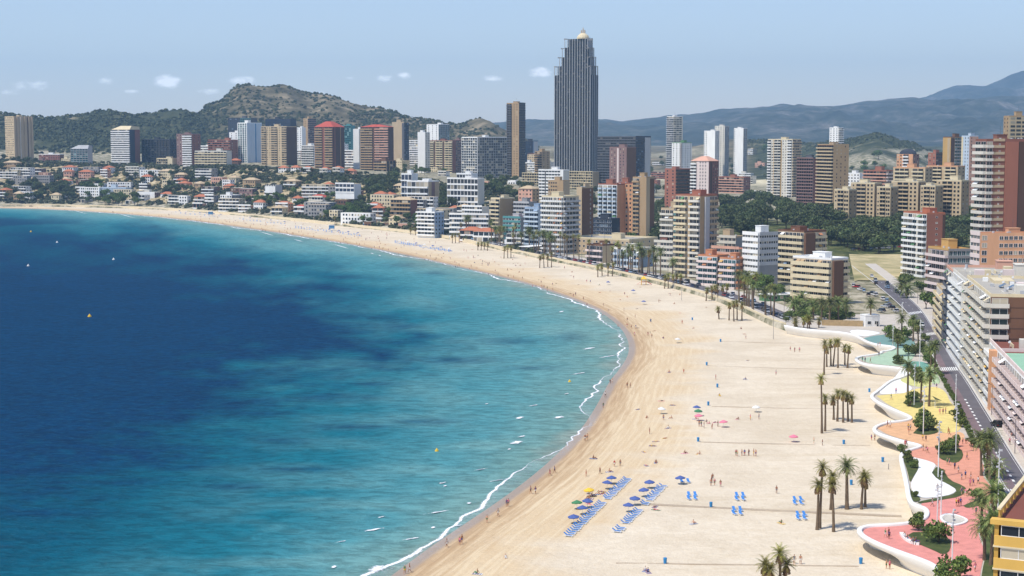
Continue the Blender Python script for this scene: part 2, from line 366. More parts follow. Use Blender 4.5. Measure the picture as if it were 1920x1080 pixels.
mountain('mountain_range', [(700, 268), (800, 246), (870, 240), (940, 229), (990, 224), (1040, 225), (1110, 222), (1165, 229), (1225, 219), (1290, 216), (1350, 205), (1410, 203), (1460, 196), (1500, 200), (1545, 203), (1600, 194), (1660, 186),
          (1700, 184), (1760, 190), (1820, 186), (1860, 180), (1920, 182), (2050, 190), (2250, 205), (2500, 240)], 9000, 3400, 40, MC)
mountain('mountain_peak', [(1560, 262), (1640, 205), (1690, 190), (1735, 181), (1760, 170), (1785, 162), (1815, 161), (1840, 163), (1862, 154), (1885, 143), (1910, 134), (1935, 134), (1980, 145), (2060, 150), (2200, 180), (2400, 240)], 12500, 3000, 60, MC)
# --- sea
def in_poly(U, V, poly):
    r = np.zeros(U.shape, bool)
    for (x0, y0), (x1, y1) in zip(poly, poly[1:] + poly[:1]):
        c = ((y0 > V) != (y1 > V)); xi = (x1 - x0) * (V - y0) / ((y1 - y0) if y1 != y0 else 1e-9) + x0
        r ^= c & (U < xi)
    return r
def sdf_poly(U, V, poly, ky=2.0):
    d = np.full(U.shape, 1e9)
    for (x0, y0), (x1, y1) in zip(poly, poly[1:] + poly[:1]):
        y0, y1 = y0 * ky, y1 * ky; dx, dy = x1 - x0, y1 - y0; L2 = dx * dx + dy * dy + 1e-9
        t = np.clip(((U - x0) * dx + (V * ky - y0) * dy) / L2, 0, 1)
        d = np.minimum(d, np.hypot(U - x0 - t * dx, V * ky - y0 - t * dy))
    return np.where(in_poly(U, V, poly), d, -d)
DEEP = [(-900, 425), (0, 443), (170, 441), (330, 440), (420, 461), (520, 492), (610, 512), (660, 545), (700, 590), (770, 625), (795, 660), (745, 692), (640, 712), (560, 704), (500, 716), (500, 745), (420, 800), (360, 850), (260, 892), (130, 925), (0, 950), (-900, 1060)]
STREAKS = [(540, 495, 60, 7), (760, 612, 40, 6), (960, 640, 60, 6), (1075, 632, 32, 9), (850, 675, 90, 7), (620, 745, 90, 9), (490, 775, 70, 8), (420, 600, 0, 0), (240, 905, 80, 8), (90, 962, 130, 10), (330, 875, 90, 9), (520, 826, 60, 6), (660, 800, 80, 6), (440, 912, 60, 7),
           (700, 720, 60, 5), (1000, 690, 60, 4), (800, 790, 60, 5), (560, 880, 70, 6), (130, 905, 120, 8), (760, 497, 40, 5), (820, 512, 30, 4), (640, 520, 60, 6)]
def sea():
    us = np.concatenate([np.linspace(-1400, -30, 40), np.arange(-20, 1240, 8.0), np.linspace(1250, 1700, 16)])
    vs_ = np.concatenate([np.arange(372, 480, 1.5), np.arange(480, 700, 3.0), np.arange(700, 1100, 5.0), np.linspace(1110, 2200, 40)])[::-1]
    dv = CAMZ / np.tan(np.arctan((vs_ - CY) / FPX) + PITCH)
    Y = dv[:, None] + 0 * us[None, :]; X = (us[None, :] - CX) / FPX * np.hypot(Y, CAMZ)
    U = us[None, :] + 0 * Y; V = vs_[:, None] + 0 * Y
    sd, arc = dist_to(SH.tolist(), X, Y)
    d = sd                                              # metres out from the waterline (sea side positive)
    nz = (fbm(U / 90, V / 18, 5, 4) - .5)
    nz2 = fbm(U / 34, V / 7, 15, 3) - .5
    deep = np.clip((sdf_poly(U, V, DEEP) + nz * 300 + nz2 * 150 + 60) / 210, 0, 1)
    st = np.zeros(U.shape)
    for (a, b_, su, sv) in STREAKS:
        if su: st = np.maximum(st, np.exp(-(((U - a) / su) ** 2 + ((V - b_) / sv) ** 2)) * (.35 + .9 * fbm(U / 30, V / 5, 11, 3)))
    blot = np.clip((fbm(U / 120 + 7, V / 16, 17, 4) - .54) * 6, 0, 1) * np.clip((d - 50) / 100, 0, 1) * .8
    deep = np.clip(np.maximum(np.maximum(deep, st * .8), blot), 0, 1)
    pale = np.clip((fbm(U / 130, V / 22, 77, 4) - .42) * 3.2, 0, 1)
    me = grid_mesh('sea', np.stack([X, Y, 0 * X], -1), len(us), len(vs_), {'out': d * np.interp(V, [560, 700, 850, 1000, 1200], [1, 1.15, 1.7, 2.5, 3.0]), 'deep': deep, 'milk': pale})
    m, nt, b, L = new_mat('sea_water')
    pos = nd(nt, 'ShaderNodeNewGeometry').outputs['Position']
    o = attr_node(nt, 'out'); n0 = noise_n(nt, pos, .03, 4, .6)
    o2 = math_n(nt, 'ADD', o, math_n(nt, 'MULTIPLY', math_n(nt, 'SUBTRACT', n0, .5), 40.))
    shal = ramp(nt, mr_n(nt, o2, 0, 260), [(0, lin(146, 160, 148)), (.05, lin(116, 156, 150)), (.16, lin(84, 148, 154)), (.36, lin(24, 114, 130)), (.7, lin(0, 84, 106)), (1, lin(0, 70, 98))])
    shal = mixc(nt, math_n(nt, 'MULTIPLY', attr_node(nt, 'milk'), mr_n(nt, o, 20, 160, .55, .0)), shal, lin(124, 168, 164))
    dp = mixc(nt, n0, lin(0, 48, 82), lin(0, 62, 102))
    c = mixc(nt, math_n(nt, 'MULTIPLY', attr_node(nt, 'deep'), mr_n(nt, o, 5, 60, .3, 1.)), shal, dp)
    # ripples: wind waves running in from the sea
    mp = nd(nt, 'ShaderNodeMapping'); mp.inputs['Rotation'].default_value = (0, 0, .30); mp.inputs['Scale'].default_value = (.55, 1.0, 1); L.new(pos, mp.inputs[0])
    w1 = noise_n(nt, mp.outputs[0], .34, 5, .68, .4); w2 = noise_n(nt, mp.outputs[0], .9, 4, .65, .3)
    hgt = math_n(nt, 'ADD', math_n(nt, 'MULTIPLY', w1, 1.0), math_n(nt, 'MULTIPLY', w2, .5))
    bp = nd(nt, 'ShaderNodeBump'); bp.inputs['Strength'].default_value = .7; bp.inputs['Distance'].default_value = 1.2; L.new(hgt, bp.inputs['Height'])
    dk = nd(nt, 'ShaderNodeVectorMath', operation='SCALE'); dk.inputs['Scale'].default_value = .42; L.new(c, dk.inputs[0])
    c = mixc(nt, mr_n(nt, w1, .38, .60, .62, .0), c, dk.outputs[0])  # ripple shade painted into the water colour
    c = mixc(nt, mr_n(nt, w2, .50, .72, 0, .14), c, lin(60, 136, 152))  # pale ripple highlights painted in as well
    df = nd(nt, 'ShaderNodeBsdfDiffuse'); gs = nd(nt, 'ShaderNodeBsdfGlossy'); gs.inputs['Roughness'].default_value = .2; mxs = nd(nt, 'ShaderNodeMixShader'); mxs.inputs[0].default_value = .045
    L.new(c, df.inputs['Color']); L.new(bp.outputs[0], df.inputs['Normal']); L.new(bp.outputs[0], gs.inputs['Normal']); L.new(df.outputs[0], mxs.inputs[1]); L.new(gs.outputs[0], mxs.inputs[2])
    nt.nodes.remove(b); L.new(mxs.outputs[0], [n for n in nt.nodes if n.type == 'OUTPUT_MATERIAL'][0].inputs['Surface'])
    me.materials.append(m); tag(link('sea', me), kind='structure')
sea()
# --- beach
def beach():
    arc_step = 5.0
    S = resample(SHORE, arc_step)
    ss = np.array([(p.x, p.y) for p in S]); tg = np.gradient(ss, axis=0); tg /= np.linalg.norm(tg, axis=1)[:, None]
    us = np.concatenate([np.linspace(-500, 0, 20), np.arange(8, 2300, 8.0)])
    vs_ = np.concatenate([np.arange(378, 420, .7), np.arange(420, 520, 1.2), np.arange(520, 700, 2.2), np.arange(700, 1120, 4.0), np.linspace(1130, 1700, 16)])[::-1]
    dv = CAMZ / np.tan(np.arctan((vs_ - CY) / FPX) + PITCH)
    Y = dv[:, None] + 0 * us[None, :]; X = (us[None, :] - CX) / FPX * np.hypot(Y, CAMZ)
    sd, arc = dist_to(SH.tolist(), X, Y); d = -sd
    Z = np.interp(d, [-60, -12, 0, 10, 30, 60, 120], [-4, -.35, .06, .45, .9, 1.1, 1.2]) + np.clip(d / 12, 0, 1) * (fbm(X / 7, Y / 7, 2, 4) - .5) * .28
    me = grid_mesh('sand', np.stack([X, Y, Z], -1), len(us), len(vs_), {'d': d, 'arc': arc})
    m, nt, b, L = new_mat('sand'); b.inputs['Specular IOR Level'].default_value = .2
    pos = nd(nt, 'ShaderNodeNewGeometry').outputs['Position']; da = attr_node(nt, 'd')
    cb = nd(nt, 'ShaderNodeCombineXYZ'); L.new(math_n(nt, 'MULTIPLY', attr_node(nt, 'arc'), .045), cb.inputs[0]); L.new(math_n(nt, 'MULTIPLY', da, .9), cb.inputs[1])
    n_tr = noise_n(nt, cb.outputs[0], 1.0, 4, .6, .25)          # tracks and tide lines that run along the shore
    n_big = noise_n(nt, pos, .035, 5, .6); n_f = noise_n(nt, pos, .5, 5, .7)
    cb2 = nd(nt, 'ShaderNodeCombineXYZ'); L.new(math_n(nt, 'MULTIPLY', attr_node(nt, 'arc'), .05), cb2.inputs[0]); L.new(math_n(nt, 'MULTIPLY', da, .02), cb2.inputs[1])
    n_ton = noise_n(nt, cb2.outputs[0], 1.0, 3, .6)
    dd = math_n(nt, 'ADD', da, math_n(nt, 'ADD', math_n(nt, 'MULTIPLY', math_n(nt, 'SUBTRACT', n_big, .5), 26.), math_n(nt, 'MULTIPLY', math_n(nt, 'SUBTRACT', n_ton, .5), 50.)))
    dry = mixc(nt, mr_n(nt, n_f, .3, .7), lin(226, 212, 188), lin(212, 196, 170))
    dry = mixc(nt, mr_n(nt, n_big, .45, .62, 0, .35), dry, lin(190, 172, 144))
    tan = mixc(nt, mr_n(nt, n_tr, .35, .62), lin(206, 180, 142), lin(218, 197, 162))
    c = mixc(nt, mr_n(nt, dd, 14, 34, 0, 1, True), tan, dry)
    damp = mixc(nt, mr_n(nt, n_tr, .4, .6), lin(180, 150, 114), lin(198, 170, 132))
    c = mixc(nt, mr_n(nt, math_n(nt, 'ADD', da, math_n(nt, 'MULTIPLY', math_n(nt, 'SUBTRACT', n_tr, .5), 10.)), 2.5, 9), damp, c)
    # wheel tracks: narrow darker lines at a few distances from the water
    trk = mr_n(nt, math_n(nt, 'ABSOLUTE', math_n(nt, 'SUBTRACT', n_tr, .5)), .0, .025, .2, 0)
    trk = math_n(nt, 'MULTIPLY', trk, mr_n(nt, da, 4, 30, 1, .12))
    c = mixc(nt, trk, c, lin(168, 134, 96))
    foot = noise_n(nt, pos, 2.2, 3, .7); c = mixc(nt, math_n(nt, 'MULTIPLY', mr_n(nt, foot, .54, .66, 0, .34), mr_n(nt, n_big, .4, .6, .35, 1.)), c, lin(166, 144, 112))
    mpr = nd(nt, 'ShaderNodeMapping'); mpr.inputs['Scale'].default_value = (.02, .22, 1); mpr.inputs['Rotation'].default_value = (0, 0, .06); L.new(pos, mpr.inputs[0])
    rake = noise_n(nt, mpr.outputs[0], 1.0, 4, .6); c = mixc(nt, math_n(nt, 'MULTIPLY', mr_n(nt, rake, .5, .68, 0, .4), mr_n(nt, da, 30, 60)), c, lin(196, 176, 142))
    wet = mr_n(nt, da, .1, 1.1, 1, 0)
    c = mixc(nt, wet, c, lin(164, 146, 128))
    L.new(c, b.inputs['Base Color'])
    L.new(mr_n(nt, da, .4, 3.0, .45, .95), b.inputs['Roughness'])
    bp = nd(nt, 'ShaderNodeBump'); bp.inputs['Strength'].default_value = .8; bp.inputs['Distance'].default_value = .45; L.new(n_f, bp.inputs['Height']); L.new(bp.outputs[0], b.inputs['Normal'])
    me.materials.append(m); tag(link('sand_beach', me), kind='structure')
    # foam along the waterline and further lines of surf
    sea_n = np.stack([tg[:, 1], -tg[:, 0]], 1)
    offs = np.array([-1.2, 0, 1.2, 2.4, 3.6, 5, 6.5, 8, 10, 12.5])
    Xf = ss[None, :, 0] + sea_n[None, :, 0] * offs[:, None]; Yf = ss[None, :, 1] + sea_n[None, :, 1] * offs[:, None]
    ar = np.arange(len(ss))[None, :] * arc_step + 0 * Xf
    me = grid_mesh('foam', np.stack([Xf, Yf, np.where(offs[:, None] < .5, .13, .05) + 0 * Xf], -1)[:, ::-1], len(ss), len(offs), {'o': (offs[:, None] + 0 * Xf)[:, ::-1], 'arc': ar[:, ::-1], 'dist': Yf[:, ::-1]})
    m, nt, b, L = new_mat('foam'); b.inputs['Base Color'].default_value = lin(246, 247, 248); b.inputs['Roughness'].default_value = .7
    cb = nd(nt, 'ShaderNodeCombineXYZ'); L.new(math_n(nt, 'MULTIPLY', attr_node(nt, 'arc'), .016), cb.inputs[0])
    wob = noise_n(nt, cb.outputs[0], 1.0, 4, .6); cb.inputs[1].default_value = 3.1
    cbB = nd(nt, 'ShaderNodeCombineXYZ'); L.new(math_n(nt, 'MULTIPLY', attr_node(nt, 'arc'), .021), cbB.inputs[0]); cbB.inputs[1].default_value = 9.7
    on = noise_n(nt, cbB.outputs[0], 1.0, 3, .6)
    pos = nd(nt, 'ShaderNodeNewGeometry').outputs['Position']; nf = noise_n(nt, pos, 1.7, 5, .75)
    line = math_n(nt, 'SUBTRACT', attr_node(nt, 'o'), mr_n(nt, wob, .3, .7, -.6, 8.0))
    far = mr_n(nt, attr_node(nt, 'dist'), 450, 1500, 0, 1)
    wid = math_n(nt, 'ADD', mr_n(nt, on, .38, .66, .12, 1.15), math_n(nt, 'MULTIPLY', far, .9))
    a1 = math_n(nt, 'SUBTRACT', 1., math_n(nt, 'DIVIDE', math_n(nt, 'ABSOLUTE', line), wid), True)
    al = mr_n(nt, math_n(nt, 'ADD', math_n(nt, 'MULTIPLY', a1, 1.1), math_n(nt, 'MULTIPLY', math_n(nt, 'SUBTRACT', nf, .5), 2.2)), .36, .8)
    al = math_n(nt, 'MULTIPLY', al, math_n(nt, 'MULTIPLY', mr_n(nt, a1, .0, .2), mr_n(nt, on, .36, .5, .25, 1.)))
    back = math_n(nt, 'MULTIPLY', mr_n(nt, line, -4.5, 0, 0, 1), mr_n(nt, line, 0, .2, 1, 0))      # thin lace of foam left behind on the wet sand
    lace = math_n(nt, 'MULTIPLY', back, mr_n(nt, nf, .5, .66, 0, .55))
    L.new(math_n(nt, 'MAXIMUM', al, lace), b.inputs['Alpha'])
    me.materials.append(m); tag(link('shore_foam', me), 'white foam of small waves breaking along the waterline', kind='stuff')
    # separate small breakers
    W = [(975, 783, 24, 5), (1048, 782, 30, 6), (968, 829, 34, 8), (978, 818, 22, 3), (830, 905, 22, 3), (834, 911, 10, 3), (715, 969, 18, 3), (700, 993, 50, 4), (820, 960, 60, 3), (812, 989, 14, 5), (880, 943, 12, 4), (706, 1066, 44, 16), (626, 1063, 14, 7), (912, 757, 10, 2),
         (1053, 584, 14, 3), (1105, 653, 34, 3), (1140, 668, 50, 2), (698, 475, 10, 1.6), (712, 479, 8, 1.4), (640, 462, 44, 1.5), (560, 451, 24, 1.2), (500, 438, 40, 1.3), (440, 427, 30, 1.2), (235, 404, 50, 1.1), (150, 397.5, 40, .9), (935, 900, 60, 2), (1000, 760, 26, 2), (1062, 738, 14, 2),
         (860, 985, 20, 3), (770, 1010, 40, 3), (640, 1015, 30, 2.4), (900, 880, 40, 2), (1085, 700, 40, 2), (955, 842, 10, 3)]
    mf, nt, b, L = new_mat('breaker_foam'); b.inputs['Base Color'].default_value = lin(246, 247, 248); b.inputs['Roughness'].default_value = .7
    pos = nd(nt, 'ShaderNodeNewGeometry').outputs['Position']; nf = noise_n(nt, pos, .8, 5, .7); r = attr_node(nt, 'r')
    L.new(mr_n(nt, math_n(nt, 'ADD', math_n(nt, 'SUBTRACT', 1., r), math_n(nt, 'MULTIPLY', math_n(nt, 'SUBTRACT', nf, .5), 1.5)), .42, .75), b.inputs['Alpha'])
    V = []; T = []; R = []
    for (u, v, w, h) in W:
        c = G(u, v, .08); n = len(V); V.append(tuple(c)); R.append(0.)
        for ring, rr in ((1, .5), (2, 1.)):
            for k in range(16):
                a = k / 16 * 2 * math.pi; p = G(u + math.cos(a) * w * .62 * rr, v + (math.sin(a) * h * .62 - math.cos(a) * w * (.10 if v > 520 else -.17)) * rr, .08 + .12 * (ring == 1)); V.append(tuple(p)); R.append(rr)
        for k in range(16):
            j = (k + 1) % 16; T.append((n, n + 1 + j, n + 1 + k)); T.append((n + 1 + k, n + 1 + j, n + 17 + j)); T.append((n + 1 + k, n + 17 + j, n + 17 + k))
    me = tri_mesh('breakers', V, T, [mf]); at = me.attributes.new('r', 'FLOAT', 'POINT'); at.data.foreach_set('value', np.array(R, np.float32))
    tag(link('breaking_wave_foam', me), 'scattered white crests of small waves off the beach', kind='stuff')
beach()
def haze():
    mb = MB(); mb.box(-9500, 9500, -900, 16500, -9, 900)
    m = bpy.data.materials.new('haze'); m.use_nodes = True; nt = m.node_tree; nt.nodes.clear()
    o = nd(nt, 'ShaderNodeOutputMaterial'); v = nd(nt, 'ShaderNodeVolumePrincipled')
    v.inputs['Color'].default_value = (.46, .72, 1, 1); v.inputs["Density"].default_value = 7.2e-5; v.inputs['Anisotropy'].default_value = .2
    nt.links.new(v.outputs[0], o.inputs['Volume'])
    tag(link('haze', mb.mesh('haze', [m])), 'pale blue summer haze over the bay and the mountains', kind='stuff')
haze()
# ------------------------------------------------------------ building materials
def glass_mat(name, base, blind, share, rough=.12):
    m, nt, b, L = new_mat(name)
    oi = nd(nt, 'ShaderNodeObjectInfo'); ge = nd(nt, 'ShaderNodeNewGeometry')
    r = math_n(nt, 'FRACT', math_n(nt, 'ADD', math_n(nt, 'MULTIPLY', oi.outputs['Random'], 7.31), math_n(nt, 'MULTIPLY', ge.outputs['Random Per Island'], 3.77)))
    r2 = math_n(nt, 'FRACT', math_n(nt, 'MULTIPLY', r, 17.3))
    f = mr_n(nt, r, 1 - share, 1 - share + .04)
    c = mixc(nt, f, mixc(nt, r2, base, tuple(x * .45 for x in base[:3]) + (1,)), mixc(nt, r2, blind, tuple(x * .5 for x in blind[:3]) + (1,)))
    L.new(c, b.inputs['Base Color']); L.new(mr_n(nt, f, 0, 1, rough, .6), b.inputs['Roughness']); b.inputs['Specular IOR Level'].default_value = .5
    MATS[name] = m; return m
glass_mat('glass', lin(44, 50, 58), lin(196, 184, 160), .24)
glass_mat('glass_blue', lin(34, 56, 84), lin(120, 140, 160), .10, .08)
glass_mat('glass_dark', lin(26, 30, 38), lin(110, 104, 96), .10, .10)
glass_mat('glass_teal', lin(40, 92, 100), lin(150, 180, 176), .12, .08)
COLR = {'white': (240, 238, 233), 'offwhite': (218, 212, 198), 'cream': (220, 204, 168), 'beige': (202, 180, 144), 'tan': (178, 150, 114), 'sandtan': (190, 168, 136), 'brown': (118, 86, 66), 'dbrown': (92, 68, 56),
        'brick': (162, 106, 86), 'redbrown': (138, 92, 78), 'mauve': (140, 112, 106), 'pink': (212, 164, 140), 'peach': (216, 164, 124), 'grey': (150, 148, 146), 'lgrey': (186, 186, 186), 'dgrey': (92, 94, 100), 'charcoal': (58, 62, 72), 'bluegrey': (150, 170, 192),
        'paleblue': (190, 203, 214), 'blue': (86, 136, 178), 'teal': (84, 140, 140), 'yellow': (218, 176, 92), 'ochre': (196, 160, 100), 'orange': (196, 136, 100), 'terracotta': (180, 112, 82), 'redroof': (178, 84, 70), 'roofgrey': (170, 164, 152), 'roofred': (128, 78, 66),
        'green': (96, 140, 96), 'palegreen': (150, 190, 160), 'concrete': (176, 170, 158), 'black': (32, 32, 34), 'navy': (44, 52, 66), 'pinkwhite': (226, 208, 200), 'mustard': (192, 152, 74)}
def cm(name):
    c = lin(*COLR[name])
    return pmat('wall_' + name, c, .85, .10, .22, spec=.2, streak=.25)
GL = lambda n='glass': MATS[n]
UNI = {}
def shared(key, make):
    if key not in UNI: UNI[key] = make()
    return UNI[key]
def window_mesh(w, h, gl, fr):
    """one window: a pane set between frame bars with a middle mullion (origin bottom centre, facing -x)"""
    w, h = round(w, 2), round(h, 2)
    def mk():
        mb = MB(); e = .07
        mb.box(-.03, .02, -w / 2, w / 2, 0, h, 0)
        for a, b_ in ((-w / 2, -w / 2 + e), (w / 2 - e, w / 2)): mb.box(-.10, .02, a, b_, 0, h, 1)
        if w > 1.6: mb.box(-.09, .02, -e / 2, e / 2, e, h - e, 1)
        mb.box(-.10, .02, -w / 2 + e, w / 2 - e, 0, e, 1); mb.box(-.10, .02, -w / 2 + e, w / 2 - e, h - e, h, 1)
        return mb.mesh('window', [GL(gl), cm(fr)])
    return shared(('win', w, h, gl, fr), mk)
class Face:
    """one facade of a building: s runs along it from the near corner, o points outwards"""
    def __init__(f, side, L, dim): f.side, f.L, f.dim = side, L, dim
    def rz(f): return 0.0 if f.side == 'L' else math.pi / 2
    def pt(f, s, o, z): return (-o, s, z) if f.side == 'L' else (s, -o, z)
    def box(f, mb, s0, s1, o0, o1, z0, z1, mi=0):
        if f.side == 'L': mb.box(-o1, -o0, s0, s1, z0, z1, mi)
        else: mb.box(s0, s1, -o1, -o0, z0, z1, mi)
def put_windows(root, f, D, items, gl, fr, far_list):
    """items: (s, z, w, h).  Near buildings get each window as a part, far ones one joined part of real panes"""
    if D <= 1150:
        for (s, z, w, h) in items: link('window', window_mesh(w, h, gl, fr), root, f.pt(s, 0, z), f.rz())
    else:
        for (s, z, w, h) in items: far_list.setdefault(gl, []).append((f, s, z, w, h))
def flush_windows(root, far_list):
    for gl, its in far_list.items():
        mb = MB()
        for (f, s, z, w, h) in its: f.box(mb, s - w / 2, s + w / 2, -.05, .06, z, z + h)
        o = link('window_panes', mb.mesh('window_panes', [GL(gl)]), root); o['kind'] = 'stuff'
def facade(root, f, n, fh, D, segs, far_list, H):
    for sg in segs:
        f0, f1, typ = sg[:3]; o = dict(sg[3]) if len(sg) > 3 else {}
        s0, s1 = f0 * f.L, f1 * f.L; W = s1 - s0
        if W < .6: continue
        k0 = o.get('k0', 0); k1 = o.get('k1', n)
        gl = o.get('gl', 'glass'); fr = o.get('fr', 'white'); pm = cm(o.get('pm', 'white'))
        bays = o.get('bays', max(1, round(W / o.get('bw', 3.6)))); bw = W / bays
        if typ == 'win':
            ww, wh = min(o.get('w', 1.5), bw * .8), o.get('h', 1.35); its = []
            for k in range(k0, k1):
                for i in range(bays):
                    if o.get('skip') and (i * 7 + k * 3) % o['skip'] == 0: continue
                    its.append((s0 + (i + .5) * bw, k * fh + o.get('z', 1.0), ww, wh))
            put_windows(root, f, D, its, gl, fr, far_list)
        elif typ == 'panel':                               # a vertical strip of other cladding, or recess shade put in as colour
            mb = MB(); f.box(mb, s0, s1, 0, o.get('o', .12), o.get('zb', 0) * fh - 4 * (o.get('zb', 0) == 0), H - .4 if 'zt' not in o else o['zt'] * fh)
            link('cladding_or_shade_panel', mb.mesh('cladding_or_shade_panel', [pm]), root)
        elif typ in ('bal', 'band', 'grid'):
            dep = o.get('dep', {'bal': 1.4, 'band': .30, 'grid': .7}[typ]); ph = o.get('ph', {'bal': 1.05, 'band': 1.25, 'grid': .25}[typ])
            name = {'bal': 'balcony', 'band': 'spandrel', 'grid': 'floor_slab'}[typ]
            def mk():
                mb = MB()
                if typ == 'bal':
                    spans = [(s0, s1)]
                    if o.get('split'):
                        q = o['split']; spans = [(s0 + W * i / q + .12 * bw, s0 + W * (i + 1) / q - .12 * bw) for i in range(q)]
                    for (a, b_) in spans:
                        f.box(mb, a, b_, 0, dep, -.14, .10); f.box(mb, a, b_, dep - .12, dep - .002, .10, ph)
                        f.box(mb, a, a + .1, .002, dep - .12, .10, ph); f.box(mb, b_ - .1, b_, .002, dep - .12, .10, ph)
                elif typ == 'band': f.box(mb, s0, s1, 0, dep, -.2, ph)
                else: f.box(mb, s0, s1, 0, dep, -.15, ph)
                return mb.mesh(name, [pm])
            me = mk(); off = o.get('zo', 0.)
            rows = {}
            for k in range(k0, k1 + (1 if typ != 'bal' else 0)):
                rows[k] = link(name, me, root, (0, 0, k * fh + off + (-.02 if k == n else 0)))
            if typ == 'bal' and D < 1200 and dep > 1:
                ra = random.Random(int(f.L * 100 + W * 37 + D)); aw = o.get('aw', ra.choice([('cream', 'ochre'), ('green', 'cream'), ('white', 'bluegrey'), ('orange', 'yellow'), ('tan', 'white')]))
                for k in range(k0, k1):
                    for i in range(bays):
                        if ra.random() > .13: continue
                        ac = ra.choice(aw); key = ('awn', round(bw, 2), round(dep, 2), f.side, ac)
                        def mka():
                            mb = MB(); h = bw * .42
                            q = [f.pt(-h, dep - .02, 1.45), f.pt(h, dep - .02, 1.45), f.pt(h, .05, 2.45), f.pt(-h, .05, 2.45)]; e = [(a_[0], a_[1], a_[2] - .04) for a_ in q]
                            mb.quad(*q); mb.quad(*e[::-1]); return mb.mesh('awning', [cm(ac)])
                        link('awning', shared(key, mka), rows[k], f.pt(s0 + (i + .5) * bw, 0, 0))
            nf = o.get('fins', 0 if typ != 'grid' else bays)
            if nf:
                mb = MB(); t = o.get('ft', .16); fd = dep - .015
                f.box(mb, -t / 2, t / 2, 0, fd, k0 * fh, k1 * fh); mf = mb.mesh('fin', [cm(o.get('fm', o.get('pm', 'white')))])
                for i in range(nf + 1):
                    sx = s0 + .09 + (W - .18) * i / nf; link('fin', mf, root, f.pt(sx, 0, 0))
            if o.get('glaze', True):
                hz = o.get('hz', fh - .45) if typ != 'band' else fh - ph - .25
                zz = .12 if typ != 'band' else ph + .02
                frac = o.get('wf', .86)
                its = [(s0 + (i + .5) * bw, k * fh + zz + off, bw * frac, hz) for k in range(k0, k1) for i in range(bays)]
                put_windows(root, f, D, its, gl, fr, far_list)
        elif typ == 'pil':                                 # vertical pilasters, with glass strips between
            t = o.get('t', .6); dep = o.get('dep', .5); mb = MB(); f.box(mb, -t / 2, t / 2, 0, dep, -3, H)
            me = mb.mesh('pilaster', [pm])
            for i in range(bays + 1): link('pilaster', me, root, f.pt(min(max(s0 + i * bw, s0 + t / 2), s1 - t / 2), 0, 0))
            if o.get('glaze', True):
                its = [(s0 + (i + .5) * bw, k * fh + .25, max(.5, bw - t - .3), fh - .7) for k in range(k0, k1) for i in range(bays)]
                put_windows(root, f, D, its, gl, fr, far_list)
def roof_clutter(root, w, d, H, wall, rnd, D):
    """parapet, lift house, tanks and aerial on a flat roof"""
    pm = cm(wall); mb = MB(); t = .25; h = .9
    mb.box(0, d, 0, t, H, H + h); mb.box(0, d, w - t, w, H, H + h); mb.box(0, t, t, w - t, H, H + h); mb.box(d - t, d, t, w - t, H, H + h)
    link('roof_parapet', mb.mesh('roof_parapet', [pm]), root)
    lw, ld, lh = min(7, w * .35), min(5, d * .4), rnd.uniform(2.4, 4.2)
    x0, y0 = d * rnd.uniform(.3, .5), w * rnd.uniform(.2, .55)
    mb = MB(); mb.box(x0, x0 + ld, y0, y0 + lw, H, H + lh, 0); mb.box(x0 - .2, x0 + ld + .2, y0 - .2, y0 + lw + .2, H + lh, H + lh + .2, 0)
    lh_o = link('lift_house', mb.mesh('lift_house', [pm]), root)
    if D < 1400:
        for k in range(rnd.randint(2, 5)):
            x, y = rnd.uniform(1, max(1.2, d - 2)), rnd.uniform(1, max(1.2, w - 2)); mb = MB(); mb.tube((x, y, H), (x, y, H + 1.3), .55, .5, 10)
            link('water_tank', mb.mesh('water_tank', [cm('lgrey')]), root)
    mb = MB(); ax, ay = x0 + ld / 2, y0 + lw / 2; mb.tube((ax, ay, H + lh), (ax, ay, H + lh + 4), .05, .03, 5)
    for q in (2.4, 3.0, 3.6): mb.tube((ax, ay - .8, H + lh + q), (ax, ay + .8, H + lh + q), .03, .03, 4)
    link('aerial', mb.mesh('aerial', [cm('dgrey')]), lh_o)
BUILT = []
def frame(uL, uC, uR, vt, D, th):
    C = P(uC, vt, D); k = (uC - CX) / FPX
    t = math.radians(th) + math.atan(k)
    cp = CP - (CAMZ - C.z) / D * 0 
    kk = lambda u: (u - CX) / FPX * CP
    X0, Y0 = C.x, C.y
    w = (X0 - kk(uL) * Y0) / (math.cos(t) + kk(uL) * math.sin(t))
    den = math.sin(t) - kk(uR) * math.cos(t)
    d = (kk(uR) * Y0 - X0) / den if den > .05 else 15
    return C, t, w, d
def building(label, uL, uC, uR, vt, D, th=35, minw=9, mind=10, maxd=60, base=None, **kw):
    C, t, w, d = frame(uL, uC, uR, vt, D, th)
    w = max(w, minw); d = min(max(d, mind), maxd)
    ex = Vector((math.sin(t), math.cos(t), 0)); ey = Vector((-math.cos(t), math.sin(t), 0))
    pts = [C, C + ex * d, C + ey * w, C + ex * d + ey * w]
    zb = min(TZ(p.x, p.y) for p in pts) if base is None else base
    zg = TZ(C.x, C.y) if base is None else base
    return building_at(label, C.x, C.y, math.atan2(ex.y, ex.x), w, d, zb, C.z, D, zg=zg, **kw)
